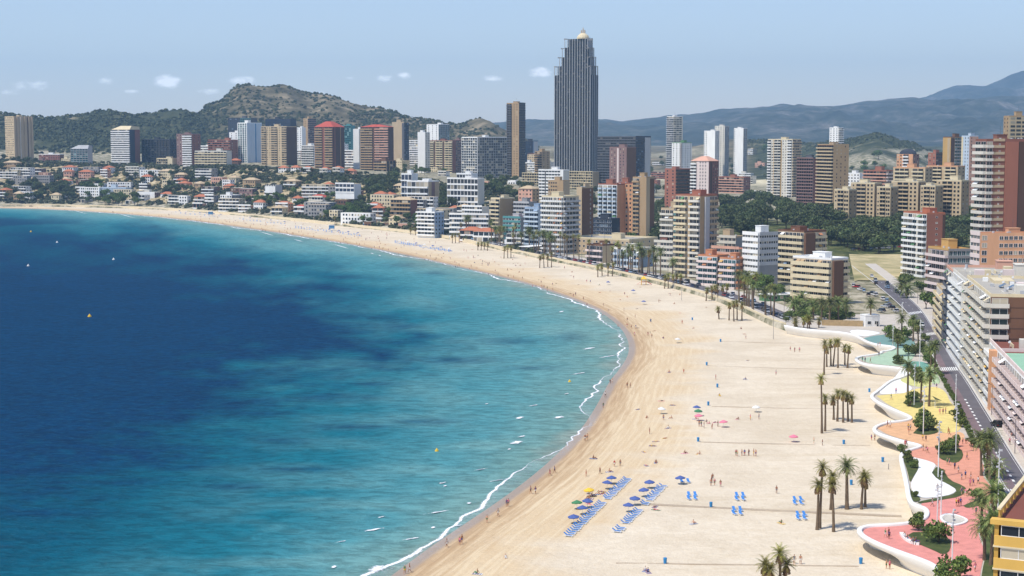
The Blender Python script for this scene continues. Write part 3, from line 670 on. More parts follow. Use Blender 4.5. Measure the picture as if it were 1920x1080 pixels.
def building_at(label, x, y, rot, w, d, zb, ztop, D, zg=None, n=None, L=(), R=(), wall='offwhite', wallR=None, roof='flat', cat='building', name='apartment_tower', group=None, fh=3.0, roofmat='roofgrey', clutter=True, topcol=None):
    zg = zb if zg is None else zg
    H = ztop - zb; n = n or max(1, round((ztop - zg) / fh)); fhh = H / n
    rnd = random.Random(int(x * 13 + y * 7 + ztop))
    root = bpy.data.objects.new(name, None); COL.objects.link(root); root.location = (x, y, zb)
    root.rotation_euler = (0, 0, rot)
    tag(root, label, cat, group)
    mb = MB(); mb.box(0, d, 0, w, -6, H, [2, 1, 1, 0, 0], bottom=False)
    link('wall', mb.mesh('wall', [cm(wall), cm(wallR or wall), cm(roofmat)]), root)
    far = {}
    FL, FR = Face('L', w, 0), Face('R', d, 1)
    facade(root, FL, n, fhh, D, L, far, H); facade(root, FR, n, fhh, D, R, far, H)
    flush_windows(root, far)
    if roof == 'flat':
        if clutter: roof_clutter(root, w, d, H, topcol or wall, rnd, D)
    elif roof in ('hip', 'pyramid', 'dome', 'slant'):
        mb = MB(); e = .6; rh = {'hip': 2.6, 'pyramid': min(w, d) * .28, 'dome': 5, 'slant': 5}[roof]
        a, b_, c, g = (-e, -e, H + .01), (d + e, -e, H + .01), (d + e, w + e, H + .01), (-e, w + e, H + .01)
        if roof == 'pyramid':
            tp = [(d * .38, w * .38, H + rh), (d * .62, w * .38, H + rh), (d * .62, w * .62, H + rh), (d * .38, w * .62, H + rh)]
            for i, (p, q) in enumerate(((a, b_), (b_, c), (c, g), (g, a))): mb.quad(p, q, tp[(i + 1) % 4], tp[i])
            mb.quad(*tp)
        elif roof == 'hip':
            r0, r1 = ((d / 2, min(w, d) * .5, H + rh), (d / 2, w - min(w, d) * .5, H + rh)) if w >= d else ((w * .5, w / 2, H + rh), (d - w * .5, w / 2, H + rh))
            if w >= d: mb.tri(a, b_, r0); mb.quad(b_, c, r1, r0); mb.tri(c, g, r1); mb.quad(g, a, r0, r1)
            else: mb.quad(a, b_, r1, r0); mb.tri(b_, c, r1); mb.quad(c, g, r0, r1); mb.tri(g, a, r0)
        elif roof == 'slant':
            mb.v += [(0, 0, H), (d, 0, H), (d, w, H), (0, w, H), (d * .2, 0, H + rh), (d, 0, H + rh * .8), (d, w * .6, H + rh * .8), (d * .2, w * .6, H + rh)]
            k = len(mb.v) - 8
            for fc in ((0, 1, 5, 4), (1, 2, 6, 5), (2, 3, 7, 6), (3, 0, 4, 7), (4, 5, 6, 7)): mb.f.append(tuple(k + i for i in fc)); mb.m.append(0)
        else:
            for i in range(6):
                r0, r1 = math.cos(i / 6 * 1.5), math.cos((i + 1) / 6 * 1.5); z0, z1 = math.sin(i / 6 * 1.5), math.sin((i + 1) / 6 * 1.5)
                for j in range(14):
                    p = lambda r, z, q: (d / 2 + d / 2 * r * math.cos(q / 14 * 2 * math.pi), w / 2 + w / 2 * r * math.sin(q / 14 * 2 * math.pi), H + z * rh)
                    mb.quad(p(r0, z0, j), p(r0, z0, j + 1), p(r1, z1, j + 1), p(r1, z1, j))
        link('roof', mb.mesh('roof', [cm(roofmat)]), root)
    BUILT.append((x, y, rot, w, d))
    return root, w, d, H, n, fhh
# facade shorthands
def bal(a=0, b=1, **k): return (a, b, 'bal', k)
def band(a=0, b=1, **k): return (a, b, 'band', k)
def win(a=0, b=1, **k): return (a, b, 'win', k)
def grid(a=0, b=1, **k): return (a, b, 'grid', k)
def pil(a=0, b=1, **k): return (a, b, 'pil', k)
def pan(a, b, **k): return (a, b, 'panel', k)
def add_box(root, name, mat, x0, x1, y0, y1, z0, z1):
    mb = MB(); mb.box(x0, x1, y0, y1, z0, z1); return link(name, mb.mesh(name, [cm(mat)]), root)
# ------------------------------------------------------------ the skyscraper hotel
def skyscraper():
    D = 1900
    C, t, w, d = frame(1040, 1107, 1120, 140, D, 26)
    d = max(d, 20)
    ex = Vector((math.sin(t), math.cos(t), 0)); ey = Vector((-math.cos(t), math.sin(t), 0))
    zb = TZ(C.x, C.y) - 1
    root = bpy.data.objects.new('skyscraper_hotel', None); COL.objects.link(root); root.location = (C.x, C.y, zb); root.rotation_euler = (0, 0, math.atan2(ex.y, ex.x))
    tag(root, 'dark grey skyscraper with white vertical fins and stepped crown, tallest tower of the town', 'skyscraper')
    zt = lambda v: P(1080, v, D).z - zb
    tiers = [(0, 1, 140, 0, 1), (.02, .90, 123, .0, .82), (.04, .81, 106, .0, .66), (.06, .72, 88, .0, .55), (.08, .62, 72, .0, .48)]
    slabm = MB(); glz = MB(); fin_m = cm('lgrey'); z0 = -6.0
    nb = 14; bw = w / nb
    prev = 0.
    for i, (a, b_, v, da, db) in enumerate(tiers):
        # s=0 at the near right-hand corner; the picture's right side has the shorter steps
        s0, s1 = a * w, w * b_; z1 = zt(v)
        x0, x1 = da * d, db * d
        mb = MB(); mb.box(x0, x1, s0, s1, z0 if i == 0 else prev, z1); link('tower_tier', mb.mesh('tower_tier', [cm('navy')]), root)
        nfl = int((z1 - max(prev, 0)) / 3.05)
        for k in range(nfl):
            z = max(prev, 0) + k * (z1 - max(prev, 0)) / nfl
            slabm.box(x0 - .55, x0, s0, s1, z, z + .5); slabm.box(x0, x1, s0 - .35, s0, z, z + .5)
            for j in range(nb):
                q0, q1 = j * bw + .9, (j + 1) * bw - .9
                if q0 >= s0 - .1 and q1 <= s1 + .1: glz.box(x0 - .12, x0, q0, q1, z + .7, z + 2.7)
        for j in range(nb + 1):
            s = j * bw
            if s < s0 - .2 or s > s1 + .2: continue
            mb = MB(); top = z1 + (9.5 if (i < 4 and (s < s0 + bw * .6 or s > s1 - bw * 1.2)) else 0)
            mb.box(x0 - .9, x0 - .0, s - .27, s + .27, (prev if i else -6) + .01, top); link('vertical_fin', mb.mesh('vertical_fin', [fin_m]), root)
        for j in range(1, 5):
            x = x0 + (x1 - x0) * j / 4
            mb = MB(); mb.box(x - .4, x + .4, s0 - .7, s0, (prev if i else -6) + .01, z1); link('vertical_fin', mb.mesh('vertical_fin', [fin_m]), root)
        if i < 4:                                                       # open frames that stand on each step
            hz = z1 + 9.5; mb = MB()
            mb.box(x0 - 1.1, x0 - .3, s1 - bw * 1.2, s1 + .42, hz, hz + .7); mb.box(x0 - 1.1, x1, s1 - .4, s1 + .42, hz + .71, hz + 1.3); mb.box(x1 - .8, x1, s1 - .4, s1 + .42, z1, hz + .7)
            mb.box(x0 - 1.1, x1, s0 - .42, s0 + .42, hz + .71, hz + 1.3); mb.box(x1 - .8, x1, s0 - .42, s0 + .42, z1, hz + .7); mb.box(x0 - 1.1, x0 - .3, s0 - .42, s0 + bw, hz, hz + .7)
            o = link('step_frame', mb.mesh('step_frame', [cm('grey')]), root); o['kind'] = 'stuff'
        prev = z1
    o = link('floor_edges', slabm.mesh('floor_edges', [cm('charcoal')]), root); o['kind'] = 'stuff'
    o = link('window_panes', glz.mesh('window_panes', [GL('glass_dark')]), root); o['kind'] = 'stuff'
    z1 = zt(72); cx, cy = d * .25, w * .26
    mb = MB()
    for k, (r0, r1, zz, hh) in enumerate(((7.6, 7.6, 0, 1.6), (7.2, 6.4, 1.6, 2.2), (6.2, 4.2, 3.8, 1.8), (4.0, 2.6, 5.6, 1.2))): mb.tube((cx, cy, z1 + zz), (cx, cy, z1 + zz + hh), r0, r1, 14)
    link('crown', mb.mesh('crown', [cm('cream')]), root)
    mb = MB()
    for q in (-2.2, 0, 2.2): mb.tube((cx, cy + q, z1 + 5), (cx, cy + q, z1 + 12 - abs(q) * .8), .8, .7, 8)
    mb.tube((cx, cy, z1 + 12), (cx, cy, z1 + 14), .3, .12, 6); link('mast', mb.mesh('mast', [cm('sandtan')]), root)
skyscraper()
# ------------------------------------------------------------ the towers and blocks, roughly left to right
TB = [
 dict(label='slim beige twin-slab tower standing alone below the wooded ridge', uL=10, uC=25, uR=62, vt=219, D=2300, th=60, L=[win(bw=3.2)], R=[pil(0, 1, bays=5, t=2.2, dep=1.4, pm='sandtan', glaze=False), pan(.34, .4, pm='white', o=.5), pan(.72, .86, pm='dbrown')], wall='beige', wallR='sandtan'),  # dark brown strip puts the shade of the upright recess into colour
 dict(label='white tiered block with dark windows below the lone beige tower', uL=62, uC=84, uR=96, vt=302, D=2250, L=[band(pm='mauve')], R=[win()], wall='mauve', name='apartment_block'),
 dict(label='brown block topped by a white round lookout', uL=72, uC=112, uR=119, vt=290, D=2280, L=[win(bw=4, w=2)], wall='redbrown', wallR='brown', name='apartment_block', topcol='white'),
 dict(label='low cream block beside the white glass-gridded building', uL=114, uC=131, uR=138, vt=299, D=2220, L=[band(pm='cream')], wall='cream', name='apartment_block'),
 dict(label='pale grey gridded building with a sloping roof end', uL=132, uC=165, uR=173, vt=279, D=2180, L=[grid(pm='lgrey', gl='glass_teal', bays=6)], R=[pan(.1, .9, pm='lgrey')], wall='lgrey', roof='slant', roofmat='lgrey', name='apartment_block'),
 dict(label='white banded tower with a cream rounded cap and brick flank', uL=209, uC=243, uR=262, vt=243, D=2150, th=40, L=[bal(dep=1.6, ph=1.3, fm='white')], R=[pan(.5, 1, pm='redbrown', o=.4)], wall='dgrey', wallR='charcoal', roof='slant', roofmat='cream'),
 dict(label='dark unfinished concrete frame block with open floors', uL=266, uC=318, uR=332, vt=262, D=2160, L=[grid(pm='dgrey', gl='glass_dark', bays=9, dep=1.2, ph=.12)], R=[grid(pm='dgrey', gl='glass_dark', dep=.8)], wall='charcoal', name='unfinished_block'),
 dict(label='low cream block with square loggias in front of the dark frame', uL=293, uC=323, uR=336, vt=298, D=2070, L=[grid(0.3, 1, pm='cream', bays=5), pan(0, .3, pm='cream')], wall='cream', name='apartment_block'),
 dict(label='mauve brick tower with one column of white balconies', uL=331, uC=360, uR=376, vt=252, D=2060, L=[bal(.02, .62, pm='white', ph=1.3), win(.66, 1, bays=2, w=1)], R=[win(bays=2, w=1)], wall='mauve', wallR='redbrown'),
 dict(label='long cream block with balcony tiers on the cliff edge', uL=365, uC=425, uR=434, vt=284, D=2040, L=[bal(pm='cream', bw=5)], wall='offwhite', name='apartment_block'),
 dict(label='red brick block behind the long cream cliff-edge block', uL=390, uC=432, uR=446, vt=263, D=2190, L=[bal(pm='brick')], R=[win(bays=2)], wall='brick', wallR='redbrown', name='apartment_block'),
 dict(label='white and pale blue tower with stepped glazed shoulders', uL=446, uC=463, uR=491, vt=231, D=2200, th=50, L=[pil(bays=4, t=1.2, pm='white', gl='glass_teal')], R=[pil(0, 1, bays=3, t=2.5, dep=.3, pm='paleblue', gl='glass_blue', glaze=False), pan(.55, .66, pm='blue')], wall='white', wallR='paleblue', topcol='white'),
 dict(label='white lower shoulder block stepping up to the pale blue tower', uL=430, uC=447, uR=452, vt=249, D=2215, L=[win(bays=2)], wall='white', name='apartment_block'),
 dict(label='dark blue glazed slab behind the pale blue tower', uL=428, uC=470, uR=483, vt=222, D=2500, L=[band(0.45, 1, pm='charcoal', gl='glass_blue'), grid(0, .45, pm='teal', gl='glass_teal')], wall='dgrey'),
 dict(label='dark blue glazed slab behind the beige balcony tower', uL=498, uC=545, uR=556, vt=224, D=2520, L=[band(pm='charcoal', gl='glass_blue')], wall='charcoal'),
 dict(label='broad beige balcony tower with a windowless flank coloured dark for its shade', uL=490, uC=537, uR=557, vt=238, D=2090, L=[bal(0, .2, pm='beige', bays=2), bal(.36, .62, pm='beige', bays=2), bal(.8, 1, pm='beige', bays=2), win(.2, .36, bays=1, w=1), win(.62, .8, bays=2, w=1)], wall='beige', wallR='dbrown', topcol='beige'),  # flank turned from the sun: its shade is put into the dark brown
 dict(label='narrow white tower between the beige and the brick tower', uL=556, uC=566, uR=572, vt=240, D=2380, L=[win(bays=2)], wall='white'),
 dict(label='tan tower with a dark balcony side behind the red-roofed brick tower', uL=569, uC=577, uR=593, vt=223, D=2420, th=50, L=[win(bays=3, w=1)], R=[bal(pm='mauve', bays=4)], wall='tan', wallR='dgrey'),
 dict(label='red brick balcony tower with a red pyramid roof and slim dark flank', uL=590, uC=624, uR=646, vt=238, D=1990, L=[bal(.02, .44, pm='tan', bays=2), bal(.58, .98, pm='tan', bays=2)], R=[pan(.1, .2, pm='redbrown', o=.5), pan(.62, .66, pm='tan', o=.5)], wall='redbrown', wallR='dbrown', roof='pyramid', roofmat='redroof'),
 dict(label='teal glazed tower peeking between the two brick towers', uL=640, uC=658, uR=666, vt=236, D=2450, L=[grid(pm='teal', gl='glass_teal')], wall='teal'),
 dict(label='slim white slab tower against the broad brick tower', uL=663, uC=673, uR=679, vt=243, D=2030, L=[], wall='white', wallR='offwhite', mind=14),
 dict(label='broad red brick balcony tower with a long red roof', uL=676, uC=728, uR=738, vt=238, D=1960, L=[bal(0, .48, pm='pink', bays=3), bal(.56, 1, pm='tan', bays=3), pan(.48, .56, pm='dbrown', o=.2)], wall='redbrown', wallR='dbrown', roof='pyramid', roofmat='redroof'),
 dict(label='plain grey-tan slab tower with a dark glass edge', uL=735, uC=757, uR=766, vt=230, D=2140, L=[pan(.0, .15, pm='dgrey')], R=[grid(pm='dgrey', gl='glass_blue')], wall='sandtan', wallR='dgrey'),
 dict(label='low dark brown block with pale columns at the brick tower foot', uL=701, uC=724, uR=742, vt=302, D=1930, L=[bal(pm='tan')], R=[pil(bays=3, pm='tan')], wall='brown', wallR='dbrown', name='apartment_block'),
 dict(label='slim white tower with a flared top on the slope', uL=783, uC=797, uR=806, vt=249, D=1990, th=45, L=[], R=[win(bays=2, w=1)], wall='white', wallR='offwhite', mind=8),
 dict(label='white and teal glazed tower behind the slim white tower', uL=800, uC=822, uR=842, vt=234, D=2380, th=45, L=[win(bays=3)], R=[grid(pm='lgrey', gl='glass_teal')], wall='white', wallR='lgrey'),
 dict(label='cream balcony block with dark brown vertical strips', uL=797, uC=848, uR=870, vt=264, D=2060, L=[bal(0, .27, pm='cream', bays=2), pan(.28, .34, pm='dbrown'), bal(.35, .6, pm='cream', bays=2), pan(.61, .67, pm='dbrown'), bal(.68, 1, pm='cream', bays=2)], R=[bal(.3, 1, pm='mauve')], wall='cream', wallR='redbrown', topcol='redbrown'),
 dict(label='narrow mauve block tucked left of the white gridded hotel', uL=850, uC=862, uR=868, vt=262, D=2150, L=[win(bays=2)], wall='mauve'),
 dict(label='broad dark-glazed white gridded hotel with a columned roof terrace', uL=866, uC=895, uR=950, vt=258, D=1900, th=56, L=[grid(pm='white', bays=7, gl='glass')], R=[grid(pm='lgrey', bays=13, gl='glass')], wall='white', wallR='lgrey', topcol='white', name='hotel'),
 dict(label='tall slim tan tower with dark glazed edges left of the skyscraper', uL=950, uC=973, uR=985, vt=194, D=2000, L=[win(.05, .5, bays=2, w=1.1), bal(.58, 1, pm='dgrey', gl='glass_dark', bays=2)], R=[band(pm='charcoal', gl='glass_dark')], wall='tan', wallR='charcoal', topcol='tan'),
 dict(label='dark blue glass tower between the tan tower and the skyscraper', uL=983, uC=1000, uR=1009, vt=265, D=2380, L=[grid(pm='charcoal', gl='glass_blue')], R=[pan(.1, .9, pm='lgrey')], wall='charcoal', wallR='bluegrey'),
 dict(label='small tan block with balcony rows left of the skyscraper foot', uL=1003, uC=1016, uR=1031, vt=285, D=2040, th=45, L=[bal(pm='tan')], R=[win(bays=2)], wall='tan', wallR='tan', name='apartment_block'),
 dict(label='cream honeycomb podium block at the foot of the skyscraper', uL=1060, uC=1112, uR=1124, vt=322, D=1780, L=[grid(pm='cream', bays=12, dep=1.2, ph=.5)], wall='cream', wallR='sandtan', name='hotel_podium', clutter=False),
 dict(label='low cream honeycomb wing left of the skyscraper foot', uL=980, uC=1034, uR=1044, vt=325, D=1790, L=[grid(pm='cream', bays=12, dep=1.2, ph=.5)], wall='cream', wallR='sandtan', name='hotel_podium', clutter=False),
 dict(label='dark glass office tower with horizontal ribs and a glazed top storey', uL=1120, uC=1192, uR=1220, vt=257, D=1760, L=[band(pm='dgrey', gl='glass_dark', ph=.9)], R=[band(pm='charcoal', gl='glass_blue'), pan(.6, .98, pm='lgrey', o=.35)], wall='charcoal', wallR='charcoal', name='office_tower', topcol='charcoal', clutter=False),
 dict(label='brown and pink tower in front of the dark glass office tower', uL=1143, uC=1175, uR=1193, vt=277, D=1600, L=[win(.1, .45, bays=2, w=1), win(.6, .95, bays=2, w=1), pan(.46, .56, pm='pinkwhite')], R=[], wall='mauve', wallR='brown'),
 dict(label='white banded block split by one dark vertical line', uL=1010, uC=1056, uR=1063, vt=320, D=1500, L=[band(.12, .7, pm='white'), pan(.7, .74, pm='black'), band(.74, 1, pm='white')], wall='white', wallR='offwhite', name='apartment_block'),
 dict(label='tan low block in front of the white banded block', uL=1028, uC=1056, uR=1063, vt=340, D=1420, L=[win(.4, 1, bays=4)], wall='tan', wallR='sandtan', name='apartment_block'),
 dict(label='white seafront hotel with rows of small white balconies', uL=1016, uC=1056, uR=1086, vt=370, D=1030, th=40, L=[bal(pm='white', split=12, bays=12, dep=1.5)], R=[bal(pm='lgrey', bays=5)], wall='offwhite', wallR='sandtan', name='hotel', topcol='cream', maxd=24),
 dict(label='tall tan lift tower beside the white seafront hotel', uL=1083, uC=1091, uR=1104, vt=353, D=1075, th=45, L=[], R=[win(.55, .95, bays=1, w=.8)], wall='sandtan', wallR='brown', mind=11, minw=5, name='lift_tower'),
 dict(label='blue glazed seafront block with a blue awning', uL=984, uC=1010, uR=1018, vt=391, D=1075, L=[bal(pm='paleblue', gl='glass_blue')], R=[win(bays=2)], wall='bluegrey', wallR='paleblue', name='apartment_block'),
 dict(label='white and blue balcony wing of the peach tower', uL=1122, uC=1157, uR=1160, vt=347, D=1150, L=[bal(pm='paleblue', split=4, bays=4), ], wall='white', wallR='peach', topcol='brick', maxd=12),
 dict(label='peach tower face pierced by small square windows', uL=1157, uC=1187, uR=1190, vt=345, D=1155, th=22, L=[win(.05, .95, bays=4, w=1.2)], wall='peach', wallR='tan', topcol='brick', maxd=14),
 dict(label='tan stair tower with dark balconies right of the peach tower', uL=1187, uC=1212, uR=1226, vt=334, D=1140, L=[bal(.5, 1, pm='tan', bays=2), ], R=[pan(.45, 1, pm='brown', o=.1)], wall='tan', wallR='sandtan'),
 dict(label='low dark glass block between the hotel and the peach tower', uL=1104, uC=1147, uR=1152, vt=412, D=1110, L=[band(pm='charcoal', gl='glass_blue', ph=.5)], wall='charcoal', name='apartment_block'),
 dict(label='red-brown tower with pink flank left of the pointed pink tower', uL=1247, uC=1267, uR=1298, vt=318, D=1500, th=50, L=[win(bays=2, w=2, pm='pink')], R=[bal(pm='brown', gl='glass_dark')], wall='brick', wallR='dbrown'),
 dict(label='pink and white tower with a pointed top above the seafront', uL=1296, uC=1329, uR=1348, vt=302, D=1440, L=[bal(.68, 1, pm='white', bays=2), win(.1, .55, bays=3, w=.9)], R=[pan(.15, .35, pm='dbrown'), win(.4, 1, bays=3, w=1)], wall='pinkwhite', wallR='redbrown', roof='pyramid', roofmat='pink'),
 dict(label='tall slim grey-white tower behind the green-capped tower', uL=1250, uC=1263, uR=1280, vt=219, D=2300, th=45, L=[bal(pm='lgrey')], R=[bal(0, .9, pm='offwhite', bays=3)], wall='grey', wallR='offwhite', topcol='white'),
 dict(label='white tower with a green roof cap and dark square windows', uL=1260, uC=1278, uR=1297, vt=268, D=2080, th=45, L=[win(bays=3, w=1.6), pan(0, .1, pm='dbrown')], R=[win(bays=4, w=1.8)], wall='white', wallR='white', topcol='green'),
 dict(label='white tower with stepped corner, lower of the white pair', uL=1320, uC=1341, uR=1349, vt=246, D=2600, L=[win(.7, 1, bays=2), ], R=[win(bays=3)], wall='white', wallR='lgrey'),
 dict(label='white tower with stepped top, higher of the white pair', uL=1340, uC=1359, uR=1367, vt=237, D=2640, L=[win(bays=4)], R=[win(bays=3)], wall='offwhite', wallR='grey'),
 dict(label='plain white slab tower standing alone on the pale plain', uL=1376, uC=1394, uR=1401, vt=241, D=2600, L=[win(.85, 1, bays=1)], R=[win(bays=2)], wall='white', wallR='grey'),
 dict(label='row of low red brick blocks on the plain', uL=1345, uC=1395, uR=1408, vt=333, D=1950, L=[bal(pm='pink')], R=[win()], wall='brick', wallR='redbrown', name='apartment_block'),
 dict(label='big cream and white balcony tower behind the park pines', uL=1440, uC=1486, uR=1502, vt=262, D=1780, L=[bal(.02, .2, pm='white', bays=2), win(.22, .42, bays=2, w=1), bal(.46, .74, pm='offwhite', bays=2), win(.76, .86, bays=1), bal(.86, 1, pm='white', bays=1), pan(.43, .45, pm='ochre', o=.7), pan(.74, .76, pm='ochre', o=.7)], R=[bal(pm='sandtan')], wall='offwhite', wallR='tan', topcol='cream'),
 dict(label='dark mauve gridded tower beside the banded tan tower', uL=1496, uC=1526, uR=1537, vt=297, D=1480, L=[grid(pm='mauve', gl='glass_dark', bays=7, dep=1.3, ph=.9)], wall='redbrown', topcol='dgrey'),
 dict(label='tan tower with dense balcony bands and a plain flank', uL=1533, uC=1563, uR=1592, vt=272, D=1390, th=60, L=[bal(pm='beige', dep=1.6, gl='glass_dark', bays=7)], R=[win(.1, .9, bays=3, w=.8, skip=4)], wall='brown', wallR='tan', topcol='tan'),
 dict(label='white tower with a forked white crown behind the banded tan tower', uL=1555, uC=1572, uR=1581, vt=240, D=2250, L=[win(bays=3)], R=[bal(pm='white')], wall='white', wallR='offwhite', topcol='white'),
 dict(label='brick and white block with a dark blue dome behind the cream terraces', uL=1682, uC=1712, uR=1723, vt=289, D=1520, L=[pan(.0, .2, pm='peach'), bal(.25, .6, pm='white'), win(.65, 1, bays=2)], R=[win(bays=2)], wall='peach', wallR='mauve', roof='dome', roofmat='charcoal'),
 dict(label='low red brick block behind the leftmost cream terrace', uL=1620, uC=1662, uR=1682, vt=321, D=1490, L=[bal(pm='pink')], R=[bal(pm='pinkwhite')], wall='brick', wallR='mauve', name='apartment_block', topcol='brick'),
 dict(label='low white block behind the leftmost cream terrace', uL=1590, uC=1612, uR=1622, vt=326, D=1580, L=[win()], wall='white', name='apartment_block'),
 dict(label='brown brick block behind the cream terraces', uL=1741, uC=1755, uR=1770, vt=288, D=1600, th=45, L=[win(bays=2)], R=[band(pm='dbrown')], wall='brick', wallR='dbrown'),
 dict(label='ochre tower with a dark side and an unfinished top', uL=1768, uC=1783, uR=1806, vt=258, D=1500, th=50, L=[pan(.1, .4, pm='sandtan')], R=[pan(0, .3, pm='dbrown'), bal(.32, .95, pm='grey', gl='glass_teal')], wall='ochre', wallR='tan', topcol='brown'),
 dict(label='narrow pale blue slab tower with small windows', uL=1803, uC=1818, uR=1832, vt=256, D=1450, th=50, L=[win(bays=3, w=.9), pan(.8, 1, pm='cream')], R=[win(bays=2, w=.8)], wall='paleblue', wallR='pink'),
 dict(label='tan tower with paired dark windows behind the big red brick tower', uL=1884, uC=1892, uR=1936, vt=219, D=1216, th=64, L=[win(bays=2, w=1)], R=[win(.05, 1, bays=4, w=4, h=1.7)], wall='tan', wallR='beige'),
 dict(label='white stepped hotel block with curved terraces on the slope', uL=838, uC=896, uR=905, vt=336, D=1420, L=[band(pm='white', gl='glass')], wall='white', wallR='offwhite', name='hotel', n=5),
 dict(label='white penthouse block crowning the stepped hotel', uL=856, uC=884, uR=893, vt=327, D=1445, L=[band(pm='white')], wall='white', name='apartment_block', n=5),
 dict(label='white villa hotel with long white balcony bands on the slope', uL=762, uC=803, uR=823, vt=341, D=1440, L=[bal(.0, .97, pm='white', dep=1.8, ph=1.3, bays=5)], R=[pan(.3, .6, pm='mauve')], wall='lgrey', wallR='sandtan', name='hotel', n=5, topcol='white'),
 dict(label='white block with blue glass behind the villa hotel', uL=752, uC=772, uR=782, vt=327, D=1500, L=[bal(pm='white', gl='glass_blue')], wall='white', name='apartment_block', n=5),
 dict(label='tan slab with cream balconies near the palm-lined seafront', uL=920, uC=937, uR=965, vt=373, D=1210, th=50, L=[bal(pm='cream', bays=2)], R=[win(.8, .98, bays=1, w=.8)], wall='cream', wallR='tan', name='apartment_block'),
 dict(label='long low white hotel behind the seafront palms', uL=842, uC=916, uR=924, vt=403, D=1215, th=20, L=[band(pm='white', bays=16)], wall='bluegrey', wallR='lgrey', name='hotel', clutter=False),
 dict(label='white block with arcades above the long low hotel', uL=866, uC=904, uR=912, vt=388, D=1290, L=[band(pm='white', bays=8)], wall='offwhite', name='apartment_block', clutter=False),
 dict(label='low white cube block at the palm-lined seafront', uL=782, uC=815, uR=832, vt=399, D=1240, L=[bal(pm='white', bays=5)], R=[win(bays=3)], wall='white', wallR='bluegrey', name='apartment_block'),
 dict(label='tan arcaded mansion block below the white villa hotel', uL=732, uC=770, uR=779, vt=375, D=1390, L=[bal(pm='tan', bays=7)], wall='tan', wallR='redbrown', roof='hip', roofmat='sandtan', name='mansion'),
 dict(label='low green-shaded block with a terracotta terrace at the seafront', uL=943, uC=976, uR=986, vt=409, D=1130, L=[band(pm='teal', bays=6)], wall='lgrey', wallR='grey', name='apartment_block', roofmat='terracotta'),
 dict(label='grey stepped block behind the blue glazed seafront block', uL=963, uC=992, uR=1003, vt=381, D=1200, L=[band(pm='lgrey', bays=6)], wall='grey', name='apartment_block'),
 dict(label='pink hip-roofed mansion between dark trees', uL=972, uC=998, uR=1008, vt=354, D=1330, L=[win(bays=4, w=1.4)], R=[win(bays=2)], wall='pink', wallR='tan', roof='hip', roofmat='sandtan', name='mansion'),
 dict(label='small white square house block at the far beach, pierced by rows of windows', uL=411, uC=434, uR=452, vt=367, D=1690, L=[win(bays=5, w=1.6, h=1.8)], R=[win(bays=3, w=1)], wall='white', wallR='grey', name='apartment_block', n=4),
 dict(label='pale blue block among trees at the far beach', uL=187, uC=236, uR=244, vt=353, D=1870, L=[bal(pm='paleblue', gl='glass_blue')], wall='paleblue', name='apartment_block', n=6),
 dict(label='white garden terrace block beside the pale blue block', uL=250, uC=290, uR=304, vt=362, D=1840, L=[band(pm='white')], R=[win()], wall='offwhite', wallR='mauve', name='apartment_block', n=5),
 dict(label='modern white cube villa with large windows on the slope', uL=628, uC=664, uR=676, vt=345, D=1560, L=[band(pm='white', gl='glass_blue', bays=5)], wall='white', name='villa', n=2, base=26, clutter=False),
 dict(label='white villa with a dark window row on the slope', uL=496, uC=516, uR=528, vt=347, D=1650, L=[win(bays=6, w=1.3, h=1.5)], R=[], wall='white', wallR='lgrey', name='villa', n=2, base=29, clutter=False),
]
for kw in TB: building(**kw)
